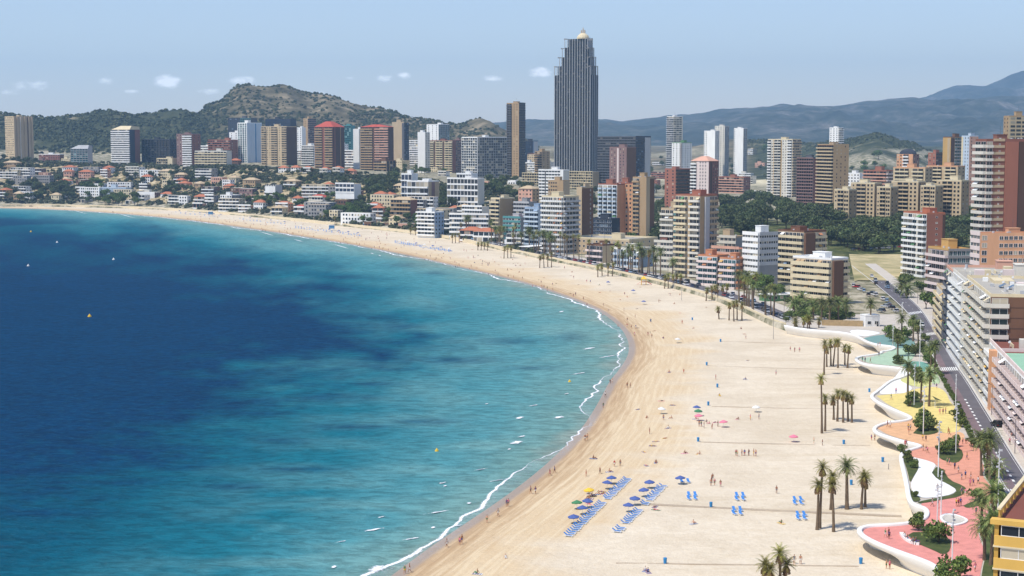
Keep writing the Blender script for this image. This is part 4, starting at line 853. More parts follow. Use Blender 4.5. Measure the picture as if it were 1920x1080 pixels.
# glazed top storey of the office tower
# ------------------------------------------------------------ waterfront row (nearer)
WF = [
 dict(label='seafront tower with cream curved balcony bands and a grey lift shaft', uL=1268, uC=1313, uR=1346, vt=368, D=850, th=40, L=[bal(0, .42, pm='offwhite', bays=3), bal(.5, 1, pm='cream', bays=4, dep=1.9)], R=[bal(.52, 1, pm='sandtan', bays=3), pan(.25, .5, pm='lgrey', o=.9)], wall='sandtan', wallR='tan', topcol='brick', roofmat='orange', maxd=26, base=4),
 dict(label='narrow balcony block left of the cream banded seafront tower', uL=1249, uC=1264, uR=1276, vt=393, D=905, L=[bal(pm='offwhite', bays=3)], R=[bal(pm='teal', bays=2)], wall='sandtan', wallR='offwhite', maxd=16),
 dict(label='orange-roofed balcony block with red awnings, left of its twin', uL=1311, uC=1345, uR=1357, vt=482, D=805, L=[bal(pm='pinkwhite', bays=4, gl='glass_teal')], R=[pan(.2, .8, pm='tan')], wall='lgrey', wallR='brown', name='apartment_block', roofmat='orange', topcol='orange', maxd=22),
 dict(label='orange-roofed balcony block with an orange awning, right of its twin', uL=1352, uC=1380, uR=1394, vt=487, D=785, L=[bal(pm='pinkwhite', bays=4, gl='glass_teal')], R=[bal(.0, .35, pm='orange', bays=1)], wall='lgrey', wallR='brown', name='apartment_block', roofmat='orange', topcol='orange', maxd=22),
 dict(label='white ribbon-window seafront block with a boxy white roof hut', uL=1395, uC=1422, uR=1462, vt=441, D=780, th=50, L=[band(pm='white', bays=6, ph=1.5)], R=[band(.05, .98, pm='lgrey', bays=8, ph=1.5, k0=4), pan(.05, .98, pm='grey', zt=4, o=.2)], wall='offwhite', wallR='lgrey', topcol='white', maxd=24),
 dict(label='cream banded seafront block with a brown central core', uL=1461, uC=1508, uR=1553, vt=436, D=800, th=45, L=[bal(.0, .99, pm='cream', bays=7, dep=1.7, ph=1.25)], R=[pan(.0, .42, pm='brown', o=1.2), bal(.45, .95, pm='cream', bays=3)], wall='sandtan', wallR='tan', topcol='brown', roofmat='orange', maxd=26, base=4),
 dict(label='cream banded hotel with a brown brick panel beside the shore road', uL=1490, uC=1559, uR=1595, vt=488, D=700, th=40, n=7, L=[bal(.0, .99, pm='cream', bays=9, dep=1.7, ph=1.6, gl='glass', k0=1)], R=[pan(.06, .62, pm='brown', zb=1, o=1.0), bal(.64, .99, pm='cream', bays=1, dep=1.2, ph=1.5, k0=1)], wall='sandtan', wallR='cream', name='hotel', topcol='white', roofmat='white', maxd=22, base=4),
 dict(label='white balcony tower with a brick flank and orange roof pots', uL=1697, uC=1738, uR=1776, vt=402, D=830, th=58, L=[bal(.0, .36, pm='white', bays=2, dep=1.8), bal(.42, .98, pm='white', bays=3)], R=[win(.45, .62, bays=1, w=1.2, h=.9), pan(.86, 1, pm='dbrown', o=.15)], wall='offwhite', wallR='brick', topcol='terracotta', roofmat='terracotta', maxd=22),
 dict(label='balcony block with a yellow roof terrace and grey glazed upper floors', uL=1745, uC=1778, uR=1826, vt=470, D=690, th=62, L=[bal(pm='pinkwhite', bays=5, dep=1.5)], R=[band(.02, .96, pm='grey', bays=5, gl='glass_teal', ph=.8)], wall='mauve', wallR='grey', topcol='ochre', roofmat='yellow', maxd=26),
 dict(label='peach school-like block with square dark windows below the big brick tower', uL=1826, uC=1838, uR=1960, vt=441, D=655, th=66, L=[band(pm='pinkwhite', bays=3, ph=1.4)], R=[win(.0, .14, bays=1, w=2.2, h=1.9), win(.30, 1, bays=9, w=2.0, h=1.6)], wall='peach', wallR='peach', name='office_block', roofmat='orange', maxd=44),
 dict(label='big red brick tower with cream floor bands and a darker flank', uL=1829, uC=1850, uR=1935, vt=264, D=726, th=62, L=[bal(pm='offwhite', bays=2, dep=1.5, ph=1.3)], R=[bal(.0, .14, pm='offwhite', bays=1, dep=.8, ph=1.1), band(.15, .40, pm='sandtan', glaze=False, dep=.2, ph=1.0), win(.2, .38, bays=1, w=.7, h=.7), pan(.42, .70, pm='brick', o=.5), pan(.71, 1, pm='dbrown', o=.3)], wall='redbrown', wallR='redbrown', topcol='redbrown', maxd=34),
 dict(label='low cream L-shaped seafront row with flat roofs', uL=1068, uC=1180, uR=1235, vt=451, D=1010, th=35, L=[win(bays=14)], R=[win(bays=5)], wall='sandtan', wallR='beige', name='apartment_block', topcol='cream', maxd=50),
 dict(label='brown balcony block at the seafront with a cream end wall', uL=1101, uC=1130, uR=1153, vt=461, D=955, th=45, L=[bal(pm='pinkwhite', bays=5, gl='glass_dark')], R=[win(.6, .9, bays=1, w=.9)], wall='brown', wallR='beige', name='apartment_block', maxd=20),
 dict(label='white and pale blue balcony block at the seafront', uL=1152, uC=1200, uR=1226, vt=468, D=925, th=35, L=[bal(pm='paleblue', bays=8, split=8, gl='glass_blue')], R=[win(.7, .95, bays=1)], wall='white', wallR='bluegrey', name='apartment_block', topcol='offwhite', maxd=24),
 dict(label='low cream block left of the cream banded seafront tower', uL=1228, uC=1262, uR=1274, vt=455, D=900, L=[band(pm='offwhite', bays=6)], wall='redbrown', wallR='offwhite', name='apartment_block', maxd=18),
 dict(label='terraced low block with pergolas behind the orange-roofed twins', uL=1345, uC=1380, uR=1396, vt=446, D=875, L=[band(pm='offwhite', bays=5)], wall='sandtan', wallR='grey', name='apartment_block', maxd=20),
 dict(label='low red-tiled terrace block behind the orange-roofed twins', uL=1336, uC=1386, uR=1400, vt=467, D=835, L=[band(pm='pink', bays=6)], wall='mauve', wallR='sandtan', name='apartment_block', roofmat='terracotta', maxd=18, clutter=False),
]
for kw in WF: building(**kw)
# cream stepped terraces behind the park
for i, (a, c, r, v, D_) in enumerate([(1566, 1592, 1600, 357, 1190), (1597, 1640, 1649, 345, 1210), (1646, 1670, 1678, 352, 1190), (1673, 1722, 1731, 342, 1200), (1728, 1754, 1762, 350, 1185), (1758, 1803, 1813, 340, 1190)]):
    building('cream terrace block with dark loggias at the park edge, ' + ['nearest the banded tan tower', 'second from the banded tan tower', 'third from the banded tan tower', 'third from the brick tower', 'second from the brick tower', 'nearest the brick tower'][i],
             a, c, r, v, D_, L=[win(.04, .34, bays=2, w=1.7, h=1.6, gl='glass_dark'), bal(.36, .78, pm='beige', ph=.95, gl='glass_dark', bays=2, dep=1.0), win(.8, .98, bays=1, w=1.2, h=1.2)], R=[win(bays=2, w=1)], wall='beige', wallR='tan', name='terrace_block', group='cream stepped terraces', topcol='cream')
for i, (a, c, r, v, D_) in enumerate([(1676, 1735, 1745, 316, 1290), (1738, 1796, 1806, 313, 1300)]):
    building('higher cream terrace block with arches, ' + ['beside the blue-domed block', 'beside the ochre tower'][i], a, c, r, v, D_, L=[bal(.05, .4, pm='cream', gl='glass_dark', bays=2), bal(.5, .95, pm='cream', gl='glass_dark', bays=3)], R=[win(bays=2)], wall='beige', wallR='sandtan', name='terrace_block', group='cream stepped terraces', topcol='peach')
# ------------------------------------------------------------ the block row east of the avenue
ROT_E = -math.radians(10.1)
def fx(Y): return 126.8 + (Y - 408) * .178
def east(label, y0, y1, d, zt, **kw):
    return building_at(label, fx(y0), y0, ROT_E, (y1 - y0) / math.cos(ROT_E), d, 4.0, zt, (y0 + y1) / 2, **kw)
east('low yellow-cream balcony block beside the avenue, beyond the dark balcony block', 574, 612, 24, 21, L=[bal(pm='cream', bays=9)], R=[win()], wall='beige', name='apartment_block')
east('dark balcony block of grey glass screens beside the avenue', 549.5, 573.5, 34, 31, L=[bal(pm='dgrey', bays=7, gl='glass_dark', dep=1.3)], R=[win()], wall='grey', name='apartment_block', topcol='pink')
E0_ = east('white block with dense projecting white balconies beside the avenue', 505, 549, 40, 31.5, L=[bal(pm='white', bays=14, split=14, dep=1.8, ph=1.15, aw=('white', 'offwhite'))], R=[win()], wall='white', name='apartment_block', topcol='offwhite')
rt, w_, d_, H_, n_, f_ = east('white balcony block with a brown brick end wall and yellow awnings', 442, 504.5, 42, 33, L=[bal(pm='offwhite', bays=14, split=14, dep=1.7, ph=1.1, aw=('white', 'cream'))], R=[bal(.0, .12, pm='offwhite', bays=1, dep=.5), win(.40, .52, bays=1, w=1.3, h=1.5, fr='white'), win(.86, .98, bays=1, w=1.3, h=1.5)], wall='offwhite', wallR='brown', name='apartment_block', topcol='cream', roofmat='concrete')
E_ROOTS = [E0_[0], rt]
for k in range(n_): add_box(rt, 'floor_line', 'dbrown', d_ * .13, d_ - .2, -.06, 0, k * f_ - .1, k * f_ + .1)
rnd = random.Random(4)
for k in range(1, n_):
    for j in range(14):
        if rnd.random() < .22:
            s = (j + .5) * w_ / 14; mb = MB(); mb.quad((-1.65, s - 1.2, k * f_ + 1.6), (-1.65, s + 1.2, k * f_ + 1.6), (0, s + 1.2, k * f_ + 2.6), (0, s - 1.2, k * f_ + 2.6)); mb.quad((-1.65, s - 1.2, k * f_ + 1.57), (0, s - 1.2, k * f_ + 2.57), (0, s + 1.2, k * f_ + 2.57), (-1.65, s + 1.2, k * f_ + 1.57))
            o = link('awning', mb.mesh('awning', [cm(rnd.choice(['yellow', 'green', 'cream', 'ochre']))]), rt); o['kind'] = 'stuff'
# roof terrace things of these blocks
for (ux, uy, rw, rd, rh, col) in ((8, 8, 6, 5, 2.6, 'offwhite'), (16, 30, 9, 6, 3, 'lgrey'), (6, 44, 12, 6, .9, 'cream')): add_box(rt, 'roof_hut', col, ux, ux + rd, uy, uy + rw, H_, H_ + rh)
rt, w_, d_, H_, n_, f_ = east('white balcony block with a peach pier and red and green roof terraces', 348, 441.5, 36, 20.6, L=[bal(.0, .80, pm='pinkwhite', bays=18, split=18, dep=1.6, aw=('white', 'pinkwhite')), pan(.815, .855, pm='peach', o=1.75), bal(.87, 1, pm='white', bays=3, dep=1.6)], R=[win(bays=6)], wall='white', name='apartment_block', topcol='pink', roofmat='roofred', clutter=False)
add_box(rt, 'roof_terrace', 'palegreen', 1.2, 22, 4, 70, H_ + .01, H_ + .06)
add_box(rt, 'roof_hut', 'pinkwhite', 12, 20, 80, 89, H_, H_ + 3.2); add_box(rt, 'roof_slab', 'white', 11.6, 20.4, 79.6, 89.4, H_ + 3.2, H_ + 3.5)
for (y0, y1) in ((0, w_),):
    add_box(rt, 'roof_parapet', 'pinkwhite', 0, .35, 0, w_, H_, H_ + .95); add_box(rt, 'roof_parapet', 'pinkwhite', .36, 36, 73, 73.35, H_, H_ + .9)
def roof_things(rt, w, d, H, seed, n):
    rr = random.Random(seed)
    for k in range(n):
        x, y = rr.uniform(3, d - 5), rr.uniform(2, w - 5); q = rr.random()
        if q < .35: add_box(rt, 'air_unit', rr.choice(['lgrey', 'white', 'grey']), x, x + rr.uniform(.8, 1.6), y, y + rr.uniform(.8, 2.2), H, H + rr.uniform(.7, 1.3))
        elif q < .6: add_box(rt, 'low_wall', rr.choice(['cream', 'offwhite', 'lgrey']), x, x + .25, y, min(w - 1, y + rr.uniform(3, 9)), H, H + 1.0)
        elif q < .75: add_box(rt, 'roof_hut', rr.choice(['offwhite', 'cream', 'pinkwhite']), x, x + rr.uniform(2.5, 5), y, y + rr.uniform(2.5, 4), H, H + rr.uniform(2, 3))
        elif q < .9:
            mb = MB(); c = Vector((x, y, H + 1.5)); ax = Vector((-.5, -.6, .6)).normalized(); mb.tube((x, y, H), c, .05, .05, 6); mb.tube(c, c + ax * .14, .12, .42, 12); link('satellite_dish', mb.mesh('satellite_dish', [cm('lgrey')]), rt)
        else:
            mb = MB(); mb.quad((x, y, H + .35), (x + 1.8, y, H + 1.3), (x + 1.8, y + 4, H + 1.3), (x, y + 4, H + .35)); mb.quad((x, y + 4, H + .3), (x + 1.8, y + 4, H + 1.25), (x + 1.8, y, H + 1.25), (x, y, H + .3)); link('solar_panel', mb.mesh('solar_panel', [GL('glass_blue')]), rt)
roof_things(E_ROOTS[0], 44, 40, 27.5, 3, 60); roof_things(E_ROOTS[1], 62, 42, 29, 4, 56)
add_box(E_ROOTS[0], 'roof_hut', 'pinkwhite', 27, 38, 8, 26, 27.5, 32.5); add_box(E_ROOTS[1], 'roof_hut', 'offwhite', 30, 41, 30, 50, 29, 33); roof_things(rt, w_, d_ - 14, H_ + .06, 6, 14)
# yellow corner block, its top floors close by
cz = 30.0; c0 = G(1868, 972, cz); ROT_Y = -math.radians(26)
rt, w_, d_, H_, n_, f_ = building_at('yellow corner block with glazed balconies and a brown roof terrace', c0.x, c0.y, ROT_Y, 24, 26, 2, cz, 196, n=10, L=[win(bays=5)], R=[], wall='mustard', name='apartment_block', roofmat='roofred', clutter=False)
add_box(rt, 'eave', 'yellow', -.5, 26, -1.4, .0, H_ - .45, H_ + .15)
for k in range(3, 10):
    z = k * f_
    add_box(rt, 'parapet_band', 'yellow', .0, 26, -1.3, -1.1, z - .25, z + 1.0); add_box(rt, 'floor_slab', 'cream', -.1, 26, -1.35, 0, z - .45, z - .25)
    add_box(rt, 'side_wall', 'mustard', .0, .5, -1.09, 0, z - .24, z + f_ - .46)
    for j in range(5):
        x = .7 + j * 4.9
        link('window', window_mesh(4.2, f_ - 1.5, 'glass', 'white'), rt, (x + 2.2, -1.12, z + 1.0), math.pi / 2)
for q in range(9): add_box(rt, 'parapet_post', 'yellow', .1, .5, 1 + q * 2.7, 1.5 + q * 2.7, H_, H_ + 1.1)
add_box(rt, 'parapet_rail', 'cream', .05, .55, 0, 24, H_ + 1.1, H_ + 1.3); add_box(rt, 'roof_hut', 'yellow', 9, 16, 8, 16, H_, H_ + 2.7)
# ------------------------------------------------------------ decks, roads, pavements
def strip(name, A, B, mat, kind='structure', zoff=0.0, tex=None):
    """sheet between two edge lines (same number of points)"""
    mb = MB()
    for i in range(len(A) - 1): mb.quad(A[i] + Vector((0, 0, zoff)), B[i] + Vector((0, 0, zoff)), B[i + 1] + Vector((0, 0, zoff)), A[i + 1] + Vector((0, 0, zoff)))
    me = mb.mesh(name, [mat]); o = link(name, me); o['kind'] = kind; return o
def poly_sheet(name, pts, mat, parent=None, kind=None):
    me = bpy.data.meshes.new(name); f = list(range(len(pts)))
    area = sum(pts[i].x * pts[(i + 1) % len(pts)].y - pts[(i + 1) % len(pts)].x * pts[i].y for i in f)
    if area < 0: f = f[::-1]
    me.from_pydata([tuple(p) for p in pts], [], [f]); me.materials.append(mat); o = link(name, me, parent)
    if kind: o['kind'] = kind
    return o
def RS(px, z, n=None, step=None, smooth=1):
    pts = [G(u, v, z) for u, v in px]
    if smooth: pts = chaikin(pts, smooth)
    if n:
        L = [0]
        for a, b in zip(pts, pts[1:]): L.append(L[-1] + (b - a).length)
        out = []
        for i in range(n):
            t = L[-1] * i / (n - 1); k = max(0, min(len(L) - 2, int(np.searchsorted(L, t) - 1))); q = (t - L[k]) / max(1e-6, L[k + 1] - L[k]); out.append(pts[k].lerp(pts[k + 1], q))
        return out
    return resample(pts, step) if step else pts
asphalt = pmat('asphalt', lin(104, 100, 104), .9, .18, .12, spec=.2); asphalt2 = pmat('asphalt_red', lin(122, 104, 106), .9, .15, .15)
paving = pmat('paving', lin(196, 186, 172), .85, .12, .3); kerbm = pmat('kerb', lin(206, 202, 194), .8, .08); paint_w = pmat('road_paint', lin(235, 235, 232), .6, .05)
white_c = pmat('white_concrete', lin(240, 238, 232), .55, .05, .15, spec=.35); grassm = pmat('turf', lin(92, 98, 52), .95, .3, .4, col2=lin(56, 70, 34)); soil = pmat('soil', lin(150, 126, 88), .95, .2, .5)
RIM_PX = [(1470, 610), (1500, 616), (1540, 620), (1575, 622), (1600, 627), (1611, 633), (1622, 640), (1645, 646), (1668, 648), (1677, 651), (1668, 656), (1648, 658), (1652, 661), (1635, 664), (1612, 667), (1601, 671), (1606, 678), (1622, 683), (1648, 686), (1675, 688), (1697, 692), (1704, 699), (1690, 706), (1668, 712), (1655, 722), (1640, 734), (1630, 741), (1636, 749), (1652, 758), (1677, 769),
          (1700, 778), (1706, 784), (1690, 788), (1660, 791), (1641, 797), (1634, 804), (1642, 812), (1664, 819), (1692, 827), (1716, 832), (1724, 836), (1708, 840), (1688, 847), (1685, 858), (1690, 880), (1696, 908), (1700, 938), (1713, 947), (1728, 950), (1735, 959), (1731, 969), (1714, 976), (1688, 980), (1656, 982), (1628, 983), (1611, 987), (1605, 993), (1611, 1002), (1630, 1013), (1656, 1024),
          (1688, 1036), (1720, 1047), (1744, 1057), (1760, 1072), (1768, 1095), (1760, 1140), (1700, 1250)]
DZ = 4.0
RIM = resample(chaikin([G(u, v, DZ + .4) for u, v in RIM_PX], 2), 1.1)
def promenade():
    n = len(RIM); P2 = np.array([(p.x, p.y) for p in RIM]); T = np.gradient(P2, axis=0)
    T = np.stack([np.convolve(np.pad(T[:, i], 3, 'edge'), np.ones(7) / 7, 'valid') for i in (0, 1)], 1)
    T /= np.linalg.norm(T, axis=1)[:, None]; N = np.stack([-T[:, 1], T[:, 0]], 1)          # walking south, the deck lies to the left (east)
    prof = [(.95, DZ - .1), (.93, DZ + .42), (.85, DZ + .47), (.2, DZ + .5), (.03, DZ + .42), (0, DZ + .2), (.06, DZ - .15), (.22, DZ - .7), (.5, DZ - 1.3), (.9, DZ - 1.9), (1.35, DZ - 2.5), (1.7, DZ - 3.2), (1.85, DZ - 4.2)]
    pts = np.zeros((len(prof), n, 3))
    cave = np.zeros(n)                                       # under the tips of the waves the wall steps far back and leaves shaded hollows
    for (u, v) in [(1624, 640), (1610, 679), (1638, 750), (1644, 813), (1632, 1014)]:
        c = G(u, v, DZ); cave = np.maximum(cave, np.exp(-(((P2[:, 0] - c.x) ** 2 + (P2[:, 1] - c.y) ** 2) / 6.5 ** 2)))
    for i, (o, z) in enumerate(prof): pts[i, :, :2] = P2 + N * (o + (cave * np.clip((DZ - .6 - z) / 1.0, 0, 1) * 4.2)[:, None]); pts[i, :, 2] = z
    root = bpy.data.objects.new('wavy_promenade', None); COL.objects.link(root); root.location = (0, 0, 0); root['kind'] = 'structure'
    me = grid_mesh('wave_wall', pts[:, ::-1], n, len(prof)); me.materials.append(white_c); link('wave_wall', me, root)
    edge = [Vector((p[0], p[1], DZ - .03)) for p in (P2 + N * .9)]
    far = [Vector((70, 60, DZ - .03)), Vector((420, 60, DZ - .03)), Vector((420, 665, DZ - .03)), Vector((115, 665, DZ - .03))]
    poly_sheet('deck', edge + far, paving, root)
    tile = lambda nm, c: pmat('deck_' + nm, lin(*c), .85, .16, .5)
    Z = [
     ('teal', (118, 152, 146), [(1619, 634), (1640, 629), (1662, 627), (1690, 630), (1712, 637), (1718, 646), (1704, 652), (1680, 653), (1655, 647), (1632, 641)]),
     ('green', (170, 194, 166), [(1612, 672), (1636, 669), (1656, 663), (1668, 658), (1688, 653), (1712, 651), (1722, 660), (1712, 670), (1706, 680), (1696, 686), (1676, 686), (1645, 683), (1622, 679)]),
     ('teal2', (112, 164, 150), [(1692, 686), (1706, 677), (1735, 678), (1750, 692), (1737, 698), (1716, 694), (1702, 692)]),
     ('palegreen', (186, 206, 164), [(1735, 692), (1752, 695), (1764, 712), (1760, 722), (1742, 716), (1732, 702)]),
     ('lime', (208, 206, 134), [(1672, 713), (1690, 705), (1706, 700), (1722, 703), (1742, 712), (1750, 722), (1732, 727), (1710, 723), (1690, 718)]),
     ('yellow', (224, 204, 128), [(1643, 742), (1668, 739), (1698, 737), (1712, 730), (1740, 725), (1762, 726), (1776, 738), (1780, 752), (1796, 768), (1806, 794), (1800, 806), (1785, 813), (1760, 810), (1735, 801), (1712, 791), (1707, 781), (1690, 771), (1664, 758)]),
     ('orange', (222, 174, 130), [(1645, 803), (1662, 796), (1690, 789), (1712, 784), (1726, 795), (1746, 808), (1770, 813), (1802, 808), (1812, 820), (1792, 831), (1765, 840), (1738, 840), (1716, 830), (1690, 823), (1662, 814)]),
     ('coral', (218, 152, 126), [(1696, 843), (1730, 838), (1765, 838), (1795, 829), (1812, 820), (1830, 835), (1842, 848), (1839, 862), (1846, 877), (1841, 893), (1858, 910), (1858, 926), (1812, 934), (1790, 930), (1800, 915), (1785, 905), (1767, 890), (1757, 870), (1735, 862), (1712, 858), (1700, 851)]),
     ('pink', (220, 144, 132), [(1858, 924), (1857, 940), (1855, 955), (1848, 970), (1833, 984), (1835, 1005), (1847, 1035), (1838, 1070), (1832, 1140), (1778, 1140), (1772, 1090), (1762, 1068), (1742, 1053), (1700, 1038), (1655, 1021), (1622, 1004), (1617, 994), (1632, 988), (1680, 984), (1718, 980), (1739, 968), (1738, 954), (1722, 944), (1757, 936), (1790, 930), (1812, 933)]),
    ]
    for i, (nm, c, px) in enumerate(Z): poly_sheet('paving_field', chaikin([G(u, v, DZ + .004 * (i + 1)) for u, v in px + px[:1]], 2)[:-1], tile(nm, c), root)
    for i, px in enumerate([[(1688, 694), (1706, 697), (1702, 707), (1684, 712), (1705, 722), (1712, 729), (1698, 737), (1668, 739), (1645, 739), (1660, 722), (1676, 710)], [(1660, 789), (1690, 788), (1708, 783), (1704, 779), (1712, 785), (1690, 790), (1664, 795)],
                            [(1712, 857), (1735, 862), (1757, 870), (1748, 882), (1752, 894), (1764, 900), (1795, 914), (1792, 922), (1780, 928), (1757, 932), (1726, 934), (1712, 924), (1707, 908), (1714, 893), (1723, 878), (1722, 868)],
                            [(1622, 631), (1600, 628), (1590, 619), (1620, 618), (1655, 624), (1640, 628)]]):
        poly_sheet('white_plaza', chaikin([G(u, v, DZ + .05 + .004 * i) for u, v in px + px[:1]], 2)[:-1], white_c, root)
    # sunken teardrop beside the path: white lip and a bowl inside
    t = chaikin([G(u, v, DZ + .30) for u, v in [(1762, 968), (1770, 962), (1790, 963), (1808, 969), (1817, 975), (1808, 981), (1790, 985), (1775, 981), (1764, 975), (1762, 968)]], 2)[:-1]
    c = sum(t, Vector()) / len(t); inn = [c + (p - c) * .82 for p in t]; low = [Vector((p.x, p.y, DZ - .1)) for p in t]; bot = [c + (p - c) * .6 - Vector((0, 0, .24)) for p in t]
    mb = MB(); k = len(t)
    for i in range(k):
        j = (i + 1) % k; mb.quad(t[i], t[j], inn[j], inn[i]); mb.quad(low[i], low[j], t[j], t[i]); mb.quad(inn[i], inn[j], bot[j], bot[i], 1)
    mb.f.append(tuple(range(len(mb.v), len(mb.v) + k))); mb.m.append(1); mb.v += [tuple(p) for p in bot]
    link('teardrop_bowl', mb.mesh('teardrop_bowl', [white_c, pmat('bowl', lin(200, 192, 178), .7)]), root)
    return root
PROM = promenade()
BEDS = [[(1685, 842), (1696, 847), (1712, 860), (1722, 868), (1723, 878), (1712, 894), (1706, 906), (1702, 885), (1694, 862)], [(1704, 912), (1712, 924), (1727, 934), (1722, 941), (1704, 938)],
        [(1747, 886), (1757, 873), (1770, 882), (1780, 900), (1808, 911), (1813, 920), (1800, 931), (1770, 936), (1727, 944), (1718, 941), (1757, 933), (1785, 928), (1796, 919), (1775, 906), (1757, 898)],
        [(1702, 1003), (1715, 996), (1760, 1000), (1782, 1010), (1783, 1030), (1770, 1041), (1745, 1029), (1718, 1018)], [(1806, 948), (1822, 940), (1845, 934), (1856, 926), (1857, 938), (1845, 946), (1822, 951), (1812, 952)],
        [(1757, 850), (1764, 838), (1785, 833), (1803, 842), (1807, 856), (1795, 868), (1780, 866), (1762, 860)], [(1712, 812), (1725, 798), (1745, 798), (1760, 806), (1757, 812), (1735, 816)], [(1693, 755), (1706, 744), (1724, 744), (1733, 757), (1724, 766), (1705, 762)],
        [(1672, 678), (1690, 672), (1698, 677), (1692, 684), (1678, 683)], [(1705, 704), (1720, 698), (1735, 703), (1730, 714), (1715, 716)]]
for i, px in enumerate(BEDS): poly_sheet('turf_bed', chaikin([G(u, v, DZ + .10) for u, v in px + px[:1]], 1)[:-1], grassm, PROM)
EPX = [(1718, 646), (1732, 668), (1752, 692), (1766, 712), (1779, 738), (1797, 765), (1807, 795), (1814, 818), (1834, 835), (1844, 850), (1842, 862), (1849, 877), (1844, 893), (1862, 910), (1860, 940), (1854, 965), (1836, 985), (1838, 1005), (1850, 1035), (1840, 1075), (1836, 1130)]
LPX = [(1598, 509), (1620, 523), (1650, 543), (1680, 566), (1704, 588), (1726, 619), (1743, 650), (1757, 685), (1774, 722), (1792, 755), (1808, 785), (1827, 820), (1860, 874), (1886, 920), (1925, 985), (1995, 1095)]
RPX = [(1622, 505), (1646, 520), (1680, 543), (1708, 563), (1729, 583), (1754, 622), (1781, 664), (1796, 690), (1813, 714), (1829, 740), (1860, 790), (1894, 848), (1938, 915), (1990, 1000), (2075, 1120)]
def zroad(p): return Vector((p.x, p.y, max(DZ + .02, TZ(p.x, p.y) + .12) if p.y > 640 else DZ + .02))
N_R = 90
Lw = [zroad(p) for p in RS(LPX, DZ, N_R)]; Rw = [zroad(p) for p in RS(RPX, DZ, N_R)]
AVE = strip('avenue', Lw, Rw, asphalt)
red0, red1 = int(N_R * .55), N_R
strip('bus_lane', Lw[red0:red1], [a.lerp(b, .42) for a, b in zip(Lw, Rw)][red0:red1], asphalt2, zoff=.004)
bed = RS(EPX, DZ + .06, 60); Lb = [p for p in Lw if p.y < 560]; step_ = max(1, len(Lb) // 60)
LbR = RS(LPX[6:], DZ + .06, 60)
poly_sheet('planting_bed', bed + [p - (Rw[0] - Lw[0]).normalized() * .6 for p in LbR[::-1]], grassm, PROM)
def kerb(name, line, w=.35, h=.14, side=1):
    mb = MB()
    for a, b in zip(line, line[1:]):
        d = (b - a).normalized(); nrm = Vector((-d.y, d.x, 0)) * w * side
        q = [a, b, b + nrm, a + nrm]; top = [p + Vector((0, 0, h)) for p in q]
        mb.quad(*top if side > 0 else top[::-1]); mb.quad(q[0], q[1], top[1], top[0]); mb.quad(q[2], q[3], top[3], top[2])
    o = link(name, mb.mesh(name, [kerbm])); o['kind'] = 'structure'; return o
kerb('kerb_west', Lw, side=-1); kerb('kerb_east', Rw, side=1)
pave_E = [Vector((fx(p.y) - .3 if p.y < 615 else p.x + 6, p.y, p.z + .12)) for p in Rw]
strip('pavement', [p + Vector((.30, 0, .12)) for p in Rw], [Vector((max(a.x + 1.5, b.x), b.y, b.z)) for a, b in zip(Rw, pave_E)], paving)
# painted markings
def mark(name, pts): return poly_sheet(name, pts, paint_w, AVE)
def across(t, f): i = min(N_R - 2, int(t * (N_R - 1))); q = t * (N_R - 1) - i; return Lw[i].lerp(Lw[i + 1], q).lerp(Rw[i].lerp(Rw[i + 1], q), f) + Vector((0, 0, .012))
for t0 in (.34, .455, .60, .885):
    for k in range(9):
        f = .06 + k * .1; mark('crossing_stripe', [across(t0, f), across(t0, f + .055), across(t0 + .012, f + .055), across(t0 + .012, f)])
for k in range(40):
    t0 = .70 + k * .008
    if t0 > .97: break
    mark('lane_hatch', [across(t0, .42), across(t0, .50), across(t0 + .003, .50), across(t0 + .003, .42)])
for k in range(24): t0 = .02 + k * .02; mark('lane_dash', [across(t0, .494), across(t0, .506), across(t0 + .006, .506), across(t0 + .006, .494)])
strip('edge_line', [across(.4 + .6 * i / 50, .05) for i in range(51)], [across(.4 + .6 * i / 50, .075) for i in range(51)], paint_w)
strip('edge_line', [across(.0 + 1. * i / 80, .93) for i in range(81)], [across(.0 + 1. * i / 80, .945) for i in range(81)], paint_w)
# shore road behind the far beach, with its low white wall
CZ = 3.0
n_b = 160
bk = [p for p in chaikin(BACK, 1)]
bkr = resample(bk, 14.0)
def off_line(line, d):
    out = []
    for i, p in enumerate(line):
        a, b = line[max(0, i - 1)], line[min(len(line) - 1, i + 1)]; t = (b - a).normalized(); out.append(p + Vector((-t.y, t.x, 0)) * d)
    return out
road_in = [p for p in bkr if p.x > G(820, 440, CZ).x]
def zt(line, h): return [Vector((p.x, p.y, max(CZ + .05, TZ(p.x, p.y)) + h)) for p in line]
strip('shore_promenade', zt(off_line(road_in, 3.2), .14), zt(off_line(road_in, .2), .14), paving)
strip('shore_road', zt(off_line(road_in, 10.5), .10), zt(off_line(road_in, 3.2), .10), asphalt)
strip('shore_pavement', zt(off_line(road_in, 16.5), .22), zt(off_line(road_in, 10.5), .22), paving)
mb = MB(); A = off_line(bkr, .0); B = off_line(bkr, .5)
for i in range(len(A) - 1):
    z0, z1 = .6, CZ + .75
    for a, b, c, d in ((A[i], A[i + 1], z0, z1),): mb.quad((a.x, a.y, c), (b.x, b.y, c), (b.x, b.y, d), (a.x, a.y, d))
    mb.quad((A[i].x, A[i].y, z1), (A[i + 1].x, A[i + 1].y, z1), (B[i + 1].x, B[i + 1].y, z1), (B[i].x, B[i].y, z1)); mb.quad((B[i + 1].x, B[i + 1].y, 2.5), (B[i].x, B[i].y, 2.5), (B[i].x, B[i].y, z1), (B[i + 1].x, B[i + 1].y, z1))
tag(link('beach_wall', mb.mesh('beach_wall', [pmat('beach_wall', lin(222, 206, 172), .8, .1)])), 'low cream retaining wall along the back of the beach', 'wall')
